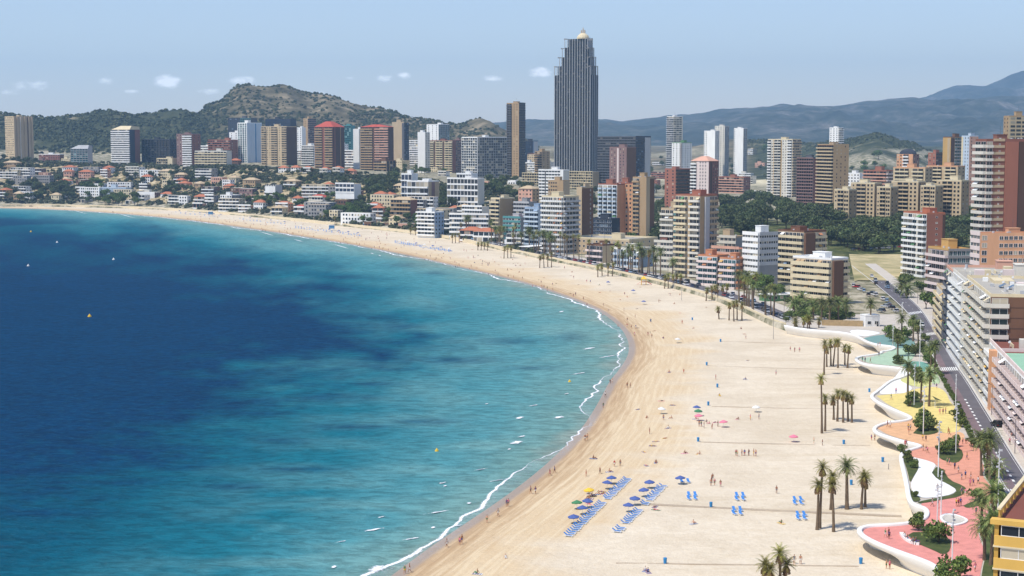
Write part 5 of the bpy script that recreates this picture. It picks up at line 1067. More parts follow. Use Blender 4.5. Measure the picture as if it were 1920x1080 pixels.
# sand ramp and vacant sandy lot, parking bays
def draped(px, h, name, mat):
    pts = []
    for u, v in px:
        q = hit(u, v); pts.append(Vector((q.x, q.y, q.z + h)))
    return poly_sheet(name, pts, mat, kind='structure')
def drape_grid(u0, u1, v0, v1, h, name, mat, n=14):
    us = np.linspace(u0, u1, n); vv = np.linspace(v1, v0, n); pts = np.zeros((n, n, 3))
    for i, v in enumerate(vv):
        for j, u in enumerate(us):
            q = hit(u + (v1 - v) * -.2, v); pts[i, j] = (q.x, q.y, q.z + h)
    me = grid_mesh(name, pts, n, n); me.materials.append(mat); o = link(name, me); o['kind'] = 'structure'
lot = pmat('dry_lot', lin(206, 186, 142), .95, .2, .06, col2=lin(128, 124, 78))
drape_grid(1602, 1705, 478, 528, .15, 'vacant_lot', lot)
# ------------------------------------------------------------ foliage
def leaf_mat(name, c1, c2, c3):
    m, nt, b, L = new_mat(name); ge = nd(nt, 'ShaderNodeNewGeometry'); oi = nd(nt, 'ShaderNodeObjectInfo')
    r = ge.outputs['Random Per Island']
    c = ramp(nt, r, [(0, lin(*c1)), (.5, lin(*c2)), (1, lin(*c3))])
    hs = nd(nt, 'ShaderNodeHueSaturation'); L.new(c, hs.inputs['Color']); L.new(mr_n(nt, oi.outputs['Random'], 0, 1, .7, 1.3), hs.inputs['Value']); L.new(mr_n(nt, oi.outputs['Random'], 0, 1, .485, .515), hs.inputs['Hue'])
    L.new(hs.outputs[0], b.inputs['Base Color']); b.inputs['Roughness'].default_value = .7; b.inputs['Specular IOR Level'].default_value = .25
    return m
LEAF = {'pine': leaf_mat('pine_leaf', (46, 58, 32), (70, 82, 44), (102, 108, 62)), 'broad': leaf_mat('broad_leaf', (52, 72, 30), (80, 100, 44), (116, 130, 62)), 'bush': leaf_mat('bush_leaf', (56, 72, 34), (86, 102, 46), (128, 136, 70)),
        'palm': leaf_mat('palm_frond', (84, 92, 36), (132, 130, 58), (172, 160, 84)), 'date': leaf_mat('date_frond', (70, 86, 44), (104, 116, 60), (150, 152, 92)), 'dead': leaf_mat('dead_frond', (116, 92, 58), (140, 112, 72), (160, 132, 88)), 'scrub': leaf_mat('scrub_leaf', (36, 46, 28), (56, 64, 38), (84, 86, 54)),
        'flower': leaf_mat('flower_leaf', (96, 72, 60), (140, 104, 76), (100, 110, 56))}
bark = pmat('bark', lin(96, 80, 62), .95, .25, 1.2); palm_bark = pmat('palm_bark', lin(116, 98, 78), .95, .3, 1.5)
def leaf_cloud(name, mat, clumps, n, size, seed, flat=.7):
    """many small leaf-sized faces spread over and inside clumps: (cx, cy, cz, r, rz)"""
    rg = np.random.default_rng(seed); C = np.array(clumps); w = C[:, 3] ** 2; k = rg.choice(len(C), n, p=w / w.sum())
    d = rg.normal(size=(n, 3)); d /= np.linalg.norm(d, axis=1)[:, None]; rad = rg.uniform(.72, 1.08, n)
    c = C[k, :3] + d * np.stack([C[k, 3] * rad, C[k, 3] * rad, C[k, 4] * rad], 1)
    nr = d + rg.normal(size=(n, 3)) * .7; nr /= np.linalg.norm(nr, axis=1)[:, None]
    a = np.cross(nr, rg.normal(size=(n, 3))); a /= np.linalg.norm(a, axis=1)[:, None]; b = np.cross(nr, a)
    s = size * rg.uniform(.6, 1.3, n)[:, None]
    V = np.stack([c - a * s, c + b * s * flat, c + a * s * .9, c - b * s * flat], 1).reshape(-1, 3)
    T = np.arange(n * 4).reshape(-1, 4)
    return tri_mesh(name, V, T, [mat])
def clumps_dome(n, R, zc, rz, r, seed, top=False):
    rg = random.Random(seed); out = [(0, 0, zc, R * .55, rz * .6)]
    for i in range(n):
        a = rg.uniform(0, 6.28); q = math.sqrt(rg.random()); el = rg.uniform(-.2, 1) if not top else rg.uniform(0, .9)
        out.append((R * q * math.cos(a) * .8, R * q * math.sin(a) * .8, zc + rz * el * math.sqrt(max(0, 1 - q * q * .8)), r * rg.uniform(.7, 1.25), r * rg.uniform(.55, .9)))
    return out
def trunk_mesh(h, r, limbs, seed):
    rg = random.Random(seed); mb = MB(); p = Vector((0, 0, -.5)); q = Vector((rg.uniform(-.3, .3), rg.uniform(-.3, .3), h * .55))
    mb.tube(p, q, r, r * .75, 7)
    for i in range(limbs):
        a = i / limbs * 6.28 + rg.random(); e = Vector((math.cos(a) * h * .32, math.sin(a) * h * .32, h * rg.uniform(.85, 1.1))); mb.tube(q - Vector((0, 0, .3)), e, r * .55, r * .2, 5)
    return mb.mesh('trunk', [bark], True)
TREES = {'pine': [(trunk_mesh(4.6, .32, 4, s), leaf_cloud('crown', LEAF['pine'], clumps_dome(20, 4.2, 4.6, 3.0, 1.7, s), 1300, .5, s)) for s in (1, 2, 3, 4)],
         'broad': [(trunk_mesh(4, .25, 4, s), leaf_cloud('crown', LEAF['broad'], clumps_dome(13, 2.8, 4.4, 2.4, 1.3, s), 650, .42, s)) for s in (11, 12, 13)],
         'bush': [(trunk_mesh(1.2, .12, 4, s), leaf_cloud('crown', LEAF['bush'], clumps_dome(12, 1.9, 1.3, 1.3, .85, s), 750, .24, s)) for s in (21, 22, 23)],
         'ever': [(trunk_mesh(4.5, .28, 4, s), leaf_cloud('crown', LEAF['pine'], clumps_dome(15, 3.6, 4.9, 2.9, 1.6, s), 800, .5, s)) for s in (41, 42, 43)],
         'cypress': [(trunk_mesh(1.2, .14, 2, s), leaf_cloud('crown', LEAF['pine'], [(0, 0, 1 + i * .9, 1.05 - i * .09, 1.0) for i in range(9)], 420, .3, s)) for s in (31,)]}
TREELAB = {'pine': 'umbrella_pine', 'broad': 'broadleaf_tree', 'bush': 'garden_shrub', 'cypress': 'cypress_tree', 'ever': 'evergreen_tree'}
def tree(kind, loc, s, label, group, sz=1.0):
    tr, cr = random.choice(TREES[kind]); o = bpy.data.objects.new(TREELAB[kind], None); COL.objects.link(o); o.location = loc; o.rotation_euler = (0, 0, random.uniform(0, 6.28))
    o.scale = (s, s, s * sz); tag(o, label, 'shrub' if kind == 'bush' else 'tree', group); link('trunk', tr, o); link('crown', cr, o); return o
def pip(u, v, poly): return bool(in_poly(np.array([u]), np.array([v]), poly)[0])
def occupied(x, y, m=1.0):
    for (bx, by, rot, w, d) in BUILT:
        if abs(x - bx) > 70 or abs(y - by) > 70: continue
        c, s = math.cos(-rot), math.sin(-rot); lx, ly = c * (x - bx) - s * (y - by), s * (x - bx) + c * (y - by)
        if -m < lx < d + m and -m < ly < w + m: return True
    return False
# ------------------------------------------------------------ villas on the slope
VLAB = {('white', 'terracotta'): 'white hillside villa with a terracotta hip roof', ('white', 'flat'): 'white flat-roofed hillside villa', ('cream', 'hip'): 'cream hillside villa with a tan hip roof', ('cream', 'flat'): 'cream flat-roofed hillside villa', ('pink', 'flat'): 'pink flat-roofed hillside villa', ('pink', 'terracotta'): 'pink hillside villa with a terracotta roof',
        ('tan', 'hip'): 'tan hillside villa with a tan hip roof', ('brown', 'flat'): 'brown flat-roofed hillside house', ('brown', 'terracotta'): 'brown hillside house with a terracotta roof', ('grey', 'flat'): 'grey flat-roofed hillside house', ('white', 'redroof'): 'white hillside villa with a bright red roof', ('peach', 'terracotta'): 'peach villa with a terracotta roof', ('ochre', 'terracotta'): 'ochre villa with a terracotta roof', ('pink', 'redroof'): 'pink villa with a bright red roof', ('mauve', 'flat'): 'mauve flat-roofed hillside house'}
VL = [(20, 315, 40, 10, 'tan', 'hip'), (36, 333, 28, 12, 'cream', 'hip'), (82, 334, 28, 9, 'pink', 'flat'), (128, 333, 24, 11, 'pink', 'terracotta'), (160, 338, 34, 13, 'pink', 'terracotta'), (196, 333, 22, 13, 'pink', 'terracotta'), (250, 332, 42, 18, 'white', 'flat'), (274, 344, 26, 12, 'white', 'terracotta'), (311, 334, 46, 13, 'cream', 'hip'), (338, 338, 30, 9, 'tan', 'hip'),
      (33, 377, 24, 13, 'tan', 'hip'), (104, 378, 24, 12, 'cream', 'hip'), (152, 362, 30, 10, 'cream', 'flat'), (270, 356, 26, 9, 'brown', 'flat'), (344, 384, 26, 16, 'white', 'flat'), (318, 380, 30, 10, 'cream', 'flat'), (394, 384, 30, 16, 'grey', 'flat'), (372, 391, 28, 8, 'pink', 'flat'), (425, 352, 28, 15, 'white', 'flat'), (468, 352, 40, 12, 'tan', 'hip'), (462, 366, 40, 12, 'mauve', 'flat'), (508, 373, 36, 10, 'brown', 'terracotta'),
      (460, 396, 36, 10, 'pink', 'flat'), (485, 392, 32, 12, 'white', 'terracotta'), (530, 398, 38, 15, 'peach', 'terracotta'), (562, 403, 32, 14, 'pink', 'redroof'), (556, 381, 24, 9, 'white', 'terracotta'), (594, 383, 48, 12, 'white', 'redroof'), (613, 358, 24, 9, 'white', 'terracotta'), (640, 390, 36, 14, 'brown', 'flat'), (626, 411, 30, 16, 'cream', 'flat'), (654, 414, 24, 9, 'white', 'flat'), (576, 359, 14, 9, 'white', 'flat'),
      (530, 324, 24, 8, 'white', 'terracotta'), (553, 323, 24, 8, 'white', 'terracotta'), (576, 324, 24, 8, 'pink', 'terracotta'), (608, 327, 24, 9, 'white', 'terracotta'), (632, 326, 24, 10, 'white', 'terracotta'), (656, 330, 26, 9, 'pink', 'terracotta'), (705, 342, 32, 7, 'white', 'flat'), (440, 309, 24, 8, 'brown', 'terracotta'), (418, 309, 14, 8, 'white', 'flat'),
      (700, 398, 34, 12, 'pink', 'terracotta'), (724, 388, 26, 14, 'ochre', 'terracotta'), (699, 416, 26, 10, 'cream', 'hip'), (715, 421, 30, 10, 'pink', 'flat'), (741, 422, 36, 12, 'cream', 'hip'), (748, 358, 32, 9, 'cream', 'hip'), (690, 424, 20, 8, 'brown', 'flat'), (775, 392, 22, 14, 'cream', 'flat'), (868, 372, 26, 10, 'cream', 'flat'), (908, 348, 30, 8, 'pink', 'flat'), (1000, 403, 26, 12, 'grey', 'flat'), (955, 362, 16, 8, 'tan', 'hip'),
      (830, 330, 26, 8, 'white', 'flat'), (815, 322, 22, 8, 'cream', 'flat'), (960, 345, 24, 7, 'white', 'flat'), (205, 378, 22, 8, 'cream', 'flat'), (60, 345, 20, 8, 'cream', 'hip'), (235, 372, 22, 8, 'white', 'flat')]
for (u, v, wp, hp, wall, rf) in VL:
    q = hit(u, v)
    if q is None or occupied(q.x, q.y, 2): continue
    D = q.y; w = wp * D / FPX * .72; h = max(3.2, hp * D / FPX); t = math.radians(random.uniform(25, 45)) + math.atan((u - CX) / FPX)
    roof = 'flat' if rf == 'flat' else 'hip'; rm = {'flat': random.choice(['roofgrey', 'offwhite', 'sandtan']), 'hip': 'sandtan', 'terracotta': 'terracotta', 'redroof': 'redroof'}[rf]
    ex = Vector((math.sin(t), math.cos(t), 0)); ey = Vector((-math.cos(t), math.sin(t), 0)); c = q - ey * w * .45
    nfl = max(1, round(h / 3.1))
    building_at(VLAB[(wall, rf)], c.x, c.y, math.atan2(ex.y, ex.x), w, max(7, w * .6), q.z - 1, q.z + h, D, zg=q.z, n=nfl, L=[win(.05, .95, bays=max(2, round(w / 3.4)), w=1.7, h=1.7, z=.9)] if random.random() < .5 else [band(pm='white' if wall != 'white' else 'offwhite', bays=max(2, round(w / 4)), dep=1.0)], R=[win(bays=2, w=1.3)], wall=wall, wallR=wall, roof=roof, roofmat=rm, name='villa', cat='house', group='villas on the slope above the far beach', clutter=False)
rnd = random.Random(77); extra = 0; tries = 0
while extra < 85 and tries < 900:
    tries += 1; u = rnd.uniform(5, 1010); back = np.interp(u, [p[0] for p in BACK_PX], [p[1] for p in BACK_PX]); v = back - rnd.uniform(3, 62) * (1 if u < 800 else .8); q = hit(u, v)
    if q is None or occupied(q.x, q.y, 9): continue
    wall, rf = rnd.choice([k_ for k_ in VLAB if k_[1] in ('flat', 'hip')] * 2 + list(VLAB)); D = q.y; big = rnd.random() < .28; w = rnd.uniform(9, 17) if not big else rnd.uniform(20, 32); h = rnd.choice([3.4, 6.2, 6.4, 9]) if not big else rnd.choice([9, 12, 15])
    if big: wall, rf = rnd.choice([('white', 'flat'), ('cream', 'flat'), ('grey', 'flat')]); t = math.radians(rnd.uniform(20, 48)) + math.atan((u - CX) / FPX)
    ex = Vector((math.sin(t), math.cos(t), 0)); ey = Vector((-math.cos(t), math.sin(t), 0)); c = q - ey * w * .45; rm = {'flat': rnd.choice(['roofgrey', 'offwhite', 'sandtan']), 'hip': 'sandtan', 'terracotta': 'terracotta', 'redroof': 'terracotta'}[rf]
    building_at(VLAB[(wall, rf)], c.x, c.y, math.atan2(ex.y, ex.x), w, rnd.uniform(8, 12), q.z - 1.5, q.z + h, D, zg=q.z, n=max(1, round(h / 3.1)), L=[win(.05, .95, bays=max(2, round(w / 3.4)), w=1.7, h=1.7, z=.9)] if rnd.random() < .5 else [bal(pm='white', bays=max(2, round(w / 4)), dep=1.5)], R=[win(bays=2, w=1.3)], wall=wall, roof='flat' if rf == 'flat' else 'hip', roofmat=rm, name='villa', cat='house', group='villas on the slope above the far beach', clutter=False); extra += 1
# low blocks between the far towers
FARL = {'white': 'small white block among the far towers', 'offwhite': 'small off-white block among the far towers', 'beige': 'small beige block among the far towers', 'brick': 'small brick block among the far towers', 'lgrey': 'small grey block among the far towers', 'cream': 'small cream block among the far towers', 'pink': 'small pink block among the far towers'}
rnd = random.Random(12)
for k in range(150):
    z = rnd.random()
    if z < .62: u, D = rnd.uniform(560, 1035), rnd.uniform(2050, 2650)
    elif z < .72: u, D = rnd.uniform(380, 500), rnd.uniform(2250, 2500)
    else: u, D = rnd.uniform(1110, 1440), rnd.uniform(1700, 3300)
    p = P(u, 265, D)
    if occupied(p.x, p.y, 14): continue
    h = rnd.choice([8, 11, 14, 18, 22, 26]) if u < 1050 else rnd.choice([5, 6, 8, 11]); w, d = rnd.uniform(12, 24), rnd.uniform(10, 16); col = rnd.choice(['white', 'white', 'offwhite', 'beige', 'brick', 'lgrey', 'cream', 'pink'])
    g = TZ(p.x, p.y); t = math.radians(rnd.uniform(25, 45))
    building_at(FARL[col], p.x, p.y, math.pi / 2 - t, w, d, g - 2, g + h, D, zg=g, L=[rnd.choice([bal(pm=col), win(), band(pm='white')])], R=[win(w=1)], wall=col, name='apartment_block', group='low blocks among the far towers', clutter=rnd.random() < .4)
# ------------------------------------------------------------ trees
TREGS = [  # polygon in the picture of the trees' feet, count, kind, height scale, label, group
 ([(1350, 385), (1420, 376), (1500, 398), (1560, 408), (1700, 422), (1700, 470), (1640, 478), (1560, 462), (1460, 432), (1400, 452), (1350, 430)], 170, 'pine', (1.15, 1.7), 'dark umbrella pine in the park behind the seafront', 'pines of the park'),
 ([(1690, 420), (1830, 405), (1832, 470), (1780, 478), (1690, 455)], 60, 'pine', (1.0, 1.5), 'dark pine in front of the cream terrace blocks', 'pines by the terraces'),
 ([(1185, 352), (1250, 348), (1262, 450), (1230, 462), (1200, 445)], 34, 'pine', (.9, 1.4), 'dark pine between the tan stair tower and the red-brown tower', 'pines between the towers'),
 ([(1090, 345), (1125, 345), (1122, 400), (1100, 420)], 12, 'pine', (.9, 1.2), 'dark pine below the skyscraper podium', 'pines below the podium'),
 ([(15, 350), (80, 345), (140, 345), (148, 380), (80, 380), (10, 382)], 48, 'ever', (.9, 1.5), 'dark pine in the wood above the end of the beach', 'wood above the end of the beach'),
 ([(150, 345), (190, 345), (196, 385), (160, 385)], 16, 'broad', (1, 1.6), 'green tree at the far end of the beach', 'trees at the end of the beach'),
 ([(195, 372), (260, 372), (262, 388), (195, 387)], 20, 'broad', (1, 1.8), 'green tree in front of the pale blue block', 'trees by the pale blue block'),
 ([(300, 350), (345, 345), (398, 330), (398, 355), (330, 378), (305, 378)], 28, 'ever', (.8, 1.2), 'dark tree in the gully among the villas', 'trees among the villas'),
 ([(690, 342), (745, 330), (748, 350), (720, 378), (690, 400), (672, 392), (680, 362)], 46, 'ever', (.9, 1.3), 'dark tree in the green gully beside the villa hotel', 'trees of the green gully'),
 ([(820, 355), (868, 372), (868, 402), (822, 402)], 28, 'ever', (.9, 1.4), 'dark tree on the slope below the stepped hotel', 'trees below the stepped hotel'),
 ([(902, 340), (985, 338), (1005, 368), (975, 378), (905, 362)], 32, 'ever', (.9, 1.3), 'dark tree behind the seafront right of the stepped hotel', 'trees right of the stepped hotel'),
 ([(560, 390), (680, 395), (700, 424), (640, 418), (560, 404)], 34, 'broad', (.8, 1.3), 'green garden tree behind the far beach', 'garden trees behind the far beach'),
 ([(450, 365), (680, 360), (690, 392), (460, 390)], 46, 'broad', (.8, 1.3), 'green garden tree between the slope villas', 'garden trees between the villas'),
 ([(400, 318), (690, 318), (690, 352), (410, 352)], 40, 'ever', (.55, .95), 'small dark pine on the rocky slope', 'small pines on the rocky slope'),
 ([(210, 325), (400, 316), (400, 345), (210, 350)], 28, 'ever', (.6, 1.1), 'dark tree on the slope below the white banded tower', 'trees below the white banded tower'),
 ([(700, 400), (840, 415), (850, 440), (720, 426)], 26, 'broad', (.8, 1.2), 'green tree behind the seafront gardens', 'trees of the seafront gardens'),
 ([(750, 312), (840, 316), (838, 330), (750, 328)], 22, 'broad', (.8, 1.3), 'green tree around the cream balcony block', 'trees by the cream balcony block'),
 ([(860, 405), (1010, 440), (1015, 470), (880, 440)], 40, 'broad', (.8, 1.3), 'leafy tree between the seafront palms', 'trees between the seafront palms'),
 ([(1100, 440), (1250, 470), (1250, 500), (1100, 470)], 22, 'broad', (.8, 1.2), 'leafy tree between the low seafront blocks', 'trees between low seafront blocks'),
 ([(1400, 540), (1470, 552), (1465, 566), (1400, 556)], 8, 'broad', (.9, 1.2), 'leafy tree beside the green kiosk', 'trees by the green kiosk'),
 ([(1425, 280), (1760, 300), (1760, 330), (1430, 330)], 30, 'broad', (1.3, 2.2), 'dark tree on the plain below the small hill', 'trees on the plain'),
 ([(1215, 300), (1440, 300), (1440, 345), (1215, 340)], 26, 'ever', (.8, 1.4), 'dark tree on the pale plain', 'trees on the pale plain'),
 ([(1690, 535), (1770, 560), (1775, 610), (1735, 600), (1690, 552)], 16, 'broad', (.8, 1.1), 'leafy tree beside the avenue', 'trees by the avenue'),
 ([(0, 300), (70, 300), (70, 330), (0, 330)], 16, 'ever', (.8, 1.2), 'dark pine below the lone beige tower', 'pines below the lone tower')]
rnd = random.Random(5)
for (poly, n, kind, (s0, s1), lab, grp) in TREGS:
    u0, u1 = min(p[0] for p in poly), max(p[0] for p in poly); v0, v1 = min(p[1] for p in poly), max(p[1] for p in poly); c = 0; tries = 0
    while c < n and tries < n * 12:
        tries += 1; u, v = rnd.uniform(u0, u1), rnd.uniform(v0, v1)
        if not pip(u, v, poly): continue
        q = hit(u, v)
        if q is None or occupied(q.x, q.y, .5): continue
        tree(kind, q - Vector((0, 0, .2)), rnd.uniform(s0, s1), lab, grp); c += 1
# scrub and small pines that clothe the hills
def scrub():
    N = 21000; rg = np.random.default_rng(3); u = np.where(rg.random(N) < .8, rg.uniform(-120, 1010, N), rg.uniform(1380, 1860, N)); D = rg.uniform(2350, 3500, N)
    X = (u - CX) / FPX * D; Z = terrain_z(X, D); off = D - np.interp(u, DB_U, DB_D)
    dens = fbm(X / 130, D / 130, 50, 3); thr = np.where(u < 430, .30, np.where(u > 1200, .38, .485)); k = (Z > 57) & (dens + rg.normal(size=N) * .06 > thr)
    bl = np.array([not occupied(x, y, 3) for x, y in zip(X[k], D[k])]); X, Y, Z, u = X[k][bl], D[k][bl], Z[k][bl], u[k][bl]; n = len(X); m = 16
    s = rg.uniform(1.4, 4.2, n) * np.where(u < 430, 1.2, 1.0)
    d = rg.normal(size=(n, m, 3)); d /= np.linalg.norm(d, axis=2)[..., None]; d[..., 2] = np.abs(d[..., 2])
    c = np.stack([X, Y, Z - .2], 1)[:, None] + d * s[:, None, None] * rg.uniform(.6, 1.0, (n, m, 1)) * np.array([1, 1, .95])
    a = np.cross(d, rg.normal(size=(n, m, 3))); a /= np.linalg.norm(a, axis=2)[..., None]; b = np.cross(d, a); q = (s * .55)[:, None, None]
    V = np.stack([c - a * q, c + b * q, c + a * q, c - b * q], 2).reshape(-1, 3)
    me = tri_mesh('hill_scrub', V, np.arange(len(V)).reshape(-1, 4), [LEAF['scrub']]); tag(link('hill_scrub', me), 'dark scrub and small pines covering the hills', kind='stuff')
    # garden undergrowth on the slope behind the far beach
    N = 15000; u = rg.uniform(-60, 1000, N); back = np.interp(u, DB_U, DB_D); D = back + rg.uniform(8, 420, N); X = (u - CX) / FPX * D; Z = terrain_z(X, D)
    k = fbm(X / 40, D / 40, 71, 3) > .43; bl = np.array([not occupied(x, y, .6) for x, y in zip(X[k], D[k])]); X, Y, Z = X[k][bl], D[k][bl], Z[k][bl]; n = len(X); m = 18; s = rg.uniform(.8, 3.4, n)
    d = rg.normal(size=(n, m, 3)); d /= np.linalg.norm(d, axis=2)[..., None]; d[..., 2] = np.abs(d[..., 2])
    c = np.stack([X, Y, Z - .1], 1)[:, None] + d * s[:, None, None] * rg.uniform(.6, 1., (n, m, 1)); a = np.cross(d, rg.normal(size=(n, m, 3))); a /= np.linalg.norm(a, axis=2)[..., None]; b = np.cross(d, a); q = (s * .42)[:, None, None]
    V = np.stack([c - a * q, c + b * q, c + a * q, c - b * q], 2).reshape(-1, 3)
    me = tri_mesh('slope_undergrowth', V, np.arange(len(V)).reshape(-1, 4), [LEAF['scrub']]); tag(link('slope_undergrowth', me), 'green undergrowth between the villas on the slope', kind='stuff')
scrub()
# ------------------------------------------------------------ palms
def palm_meshes(kind, seed):
    """trunk, crown and skirt of dead leaves; unit height 1 m = real metres at 10 m trunk"""
    rg = random.Random(seed); H = 10.0; mb = MB(); bend = rg.uniform(-.35, .35); prev = Vector((0, 0, -.4)); r = .30 if kind == 'fan' else .42
    for i in range(1, 7):
        p = Vector((bend * (i / 6) ** 2, 0, H * i / 6)); mb.tube(prev, p, r * (1 - .07 * (i - 1)) * (1.25 if i == 1 else 1), r * (1 - .07 * i), 8, cap=False); prev = p
    tr = mb.mesh('trunk', [palm_bark], True); top = Vector((bend, 0, H)); mb = MB(); nf = 30 if kind == 'fan' else 46; Lf = 1.75 if kind == 'fan' else 2.9
    for i in range(nf):
        a = i * 2.39996 + rg.uniform(-.2, .2); e = 1.25 - 1.75 * (i / nf) + rg.uniform(-.15, .15); dirh = Vector((math.cos(a), math.sin(a), 0)); side = Vector((-math.sin(a), math.cos(a), 0)); pts = []
        for k in range(6):
            t = k / 5; ee = e - (1.0 if kind == 'date' else .75) * t * t; pts.append((top if k == 0 else pts[-1]) + (dirh * math.cos(ee) + Vector((0, 0, math.sin(ee)))) * (Lf / 5 if k else 0))
        if True:
            for k in range(5):
                p, q = pts[k], pts[k + 1]; w = (.5, .62, .6, .5, .3)[k] * (.62 if kind == 'fan' else .8); dn = Vector((0, 0, -.28 * w)); ax = (q - p)
                for f in (.0, .5):
                    b0 = p.lerp(q, f); b1 = p.lerp(q, f + .38)
                    mb.tri(b0, b1, b0 + ax * .9 + side * w + dn); mb.tri(b1, b0, b0 + ax * .9 - side * w + dn)
    cr = mb.mesh('crown', [LEAF['palm' if kind == 'fan' else 'date']]); mb = MB()
    for i in range(22):
        a = i * 2.4; d = Vector((math.cos(a), math.sin(a), 0)); s = Vector((-math.sin(a), math.cos(a), 0)) * .22; b0 = top - Vector((0, 0, .1 + .05 * (i % 4))) + d * .2; L_ = rg.uniform(.8, 1.5); tip = b0 + d * .45 - Vector((0, 0, L_)); mb.tri(b0, tip + s, tip - s)
    return tr, cr, mb.mesh('dead_leaf_skirt', [LEAF['dead']])
PALMS = {'fan': [palm_meshes('fan', s) for s in (1, 2, 3)], 'date': [palm_meshes('date', s) for s in (4, 5)]}
def palm(loc, h, kind, label, group, thick=1.0, crown=1.0):
    tr, cr, sk = random.choice(PALMS[kind]); o = bpy.data.objects.new('fan_palm' if kind == 'fan' else 'date_palm', None); COL.objects.link(o); o.location = loc; o.rotation_euler = (random.gauss(0, .03), random.gauss(0, .03), random.uniform(0, 6.28)); tag(o, label, 'palm tree', group)
    s = h / 10; a = link('trunk', tr, o); a.scale = (thick, thick, s); b = link('crown', cr, o, (0, 0, h - 10 * crown)); b.scale = (crown,) * 3; c = link('dead_leaf_skirt', sk, o, (0, 0, h - 10 * crown)); c.scale = (crown,) * 3
    dx = [v.co.x for v in tr.vertices if v.co.z > 9.9]; off = sum(dx) / len(dx); b.location.x = off * (thick - crown); c.location.x = off * (thick - crown); return o
SZ = 1.15
def beach_palms(lst, kind, label, group, z=SZ, crown=1.0):
    for (u, vb, vt) in lst:
        p = G(u, vb, z); h = (vb - vt) * p.y / FPX / CP; palm(p, max(3, h), kind, label, group, crown=crown)
beach_palms([(1532, 993, 907), (1537, 990, 872), (1558, 955, 890), (1563, 997, 905), (1615, 955, 890), (1622, 951, 898), (1463, 1092, 1034), (1472, 1090, 1055), (1432, 1095, 1056), (1442, 1100, 1066)], 'fan', 'fan palm in the group on the sand near the loungers', 'fan palms near the loungers', crown=1.15)
beach_palms([(1588, 955, 872)], 'date', 'thick feathery date palm on the sand among the slim fan palms', None, crown=1.0)
beach_palms([(1541, 812, 707), (1547, 808, 745), (1563, 787, 748), (1570, 790, 736), (1581, 792, 738), (1590, 790, 741), (1597, 792, 745)], 'fan', 'fan palm in the row on the sand beside the yellow promenade', 'fan palms by the yellow promenade', crown=1.1)
beach_palms([(1545, 703, 643), (1550, 688, 653), (1558, 686, 642), (1562, 687, 640), (1571, 690, 640), (1584, 684, 651), (1589, 690, 652)], 'fan', 'fan palm in the group on the sand beside the green promenade', 'fan palms by the green promenade', crown=1.15)
beach_palms([(1348, 598, 579), (1367, 600, 571), (1376, 602, 568), (1382, 600, 567), (1391, 601, 571), (1488, 627, 600), (1492, 627, 605), (1507, 628, 600), (1513, 630, 596), (1517, 630, 600), (1535, 628, 600)], 'fan', 'fan palm on the sand where the shore road ends', 'fan palms at the end of the shore road', crown=1.15)
beach_palms([(1324, 564, 543), (1335, 562, 540), (1342, 563, 538), (1347, 565, 540), (1355, 561, 539), (1362, 563, 536), (1246, 541, 520), (1253, 541, 517), (1262, 539, 519), (1268, 540, 516), (1275, 541, 518), (1121, 519, 500), (1129, 517, 498), (1140, 518, 497), (1148, 518, 496), (1012, 502, 482), (1020, 502, 480), (1027, 500, 479), (1034, 501, 476), (945, 484, 465), (952, 483, 463), (958, 484, 464), (896, 469, 457), (902, 469, 456), (908, 468, 457), (914, 470, 456), (848, 456, 441), (854, 456, 440), (861, 455, 440), (602, 417, 404), (608, 418, 405), (616, 417, 403), (628, 423, 408), (770, 440, 430), (779, 441, 429)], 'fan', 'fan palm in a clump on the sand along the shore road', 'fan palms along the shore road', crown=1.25)
rnd = random.Random(8)
for k in range(78):
    u = rnd.uniform(835, 1275) if k < 66 else rnd.uniform(1400, 1470); i = np.interp(u, [p[0] for p in BACK_PX], [p[1] for p in BACK_PX]); b = G(u, i, 3); b.y += rnd.uniform(11, 38)
    if occupied(b.x, b.y, .8): continue
    b.z = TZ(b.x, b.y); palm(b, rnd.uniform(9, 15), 'fan' if rnd.random() < .6 else 'date', 'palm lining the seafront in front of the hotels', 'palms lining the seafront', crown=rnd.uniform(1.1, 1.5))
# garden of the cream hotel, hedges and palms
def at_deck(u, v): return G(u, v, DZ)
for (u, v, h, cr) in [(1490, 592, 5, 1.7), (1502, 586, 6, 1.7), (1525, 600, 6, 1.6), (1540, 602, 7, 1.5), (1555, 605, 8, 1.4), (1572, 604, 8, 1.4), (1586, 598, 6, 1.5), (1690, 552, 5, 1.9), (1700, 560, 4, 1.7), (1632, 612, 9, 1.2)]: palm(at_deck(u, v), h, 'date', 'date palm in the garden of the cream banded hotel', 'date palms of the hotel garden', crown=cr)
for k in range(46): u = rnd.uniform(1474, 1598); v = rnd.uniform(566 + (u - 1474) * .18, 604); tree('bush', at_deck(u, v), rnd.uniform(.7, 1.3), 'leafy shrub in the garden of the cream banded hotel', 'shrubs of the hotel garden')
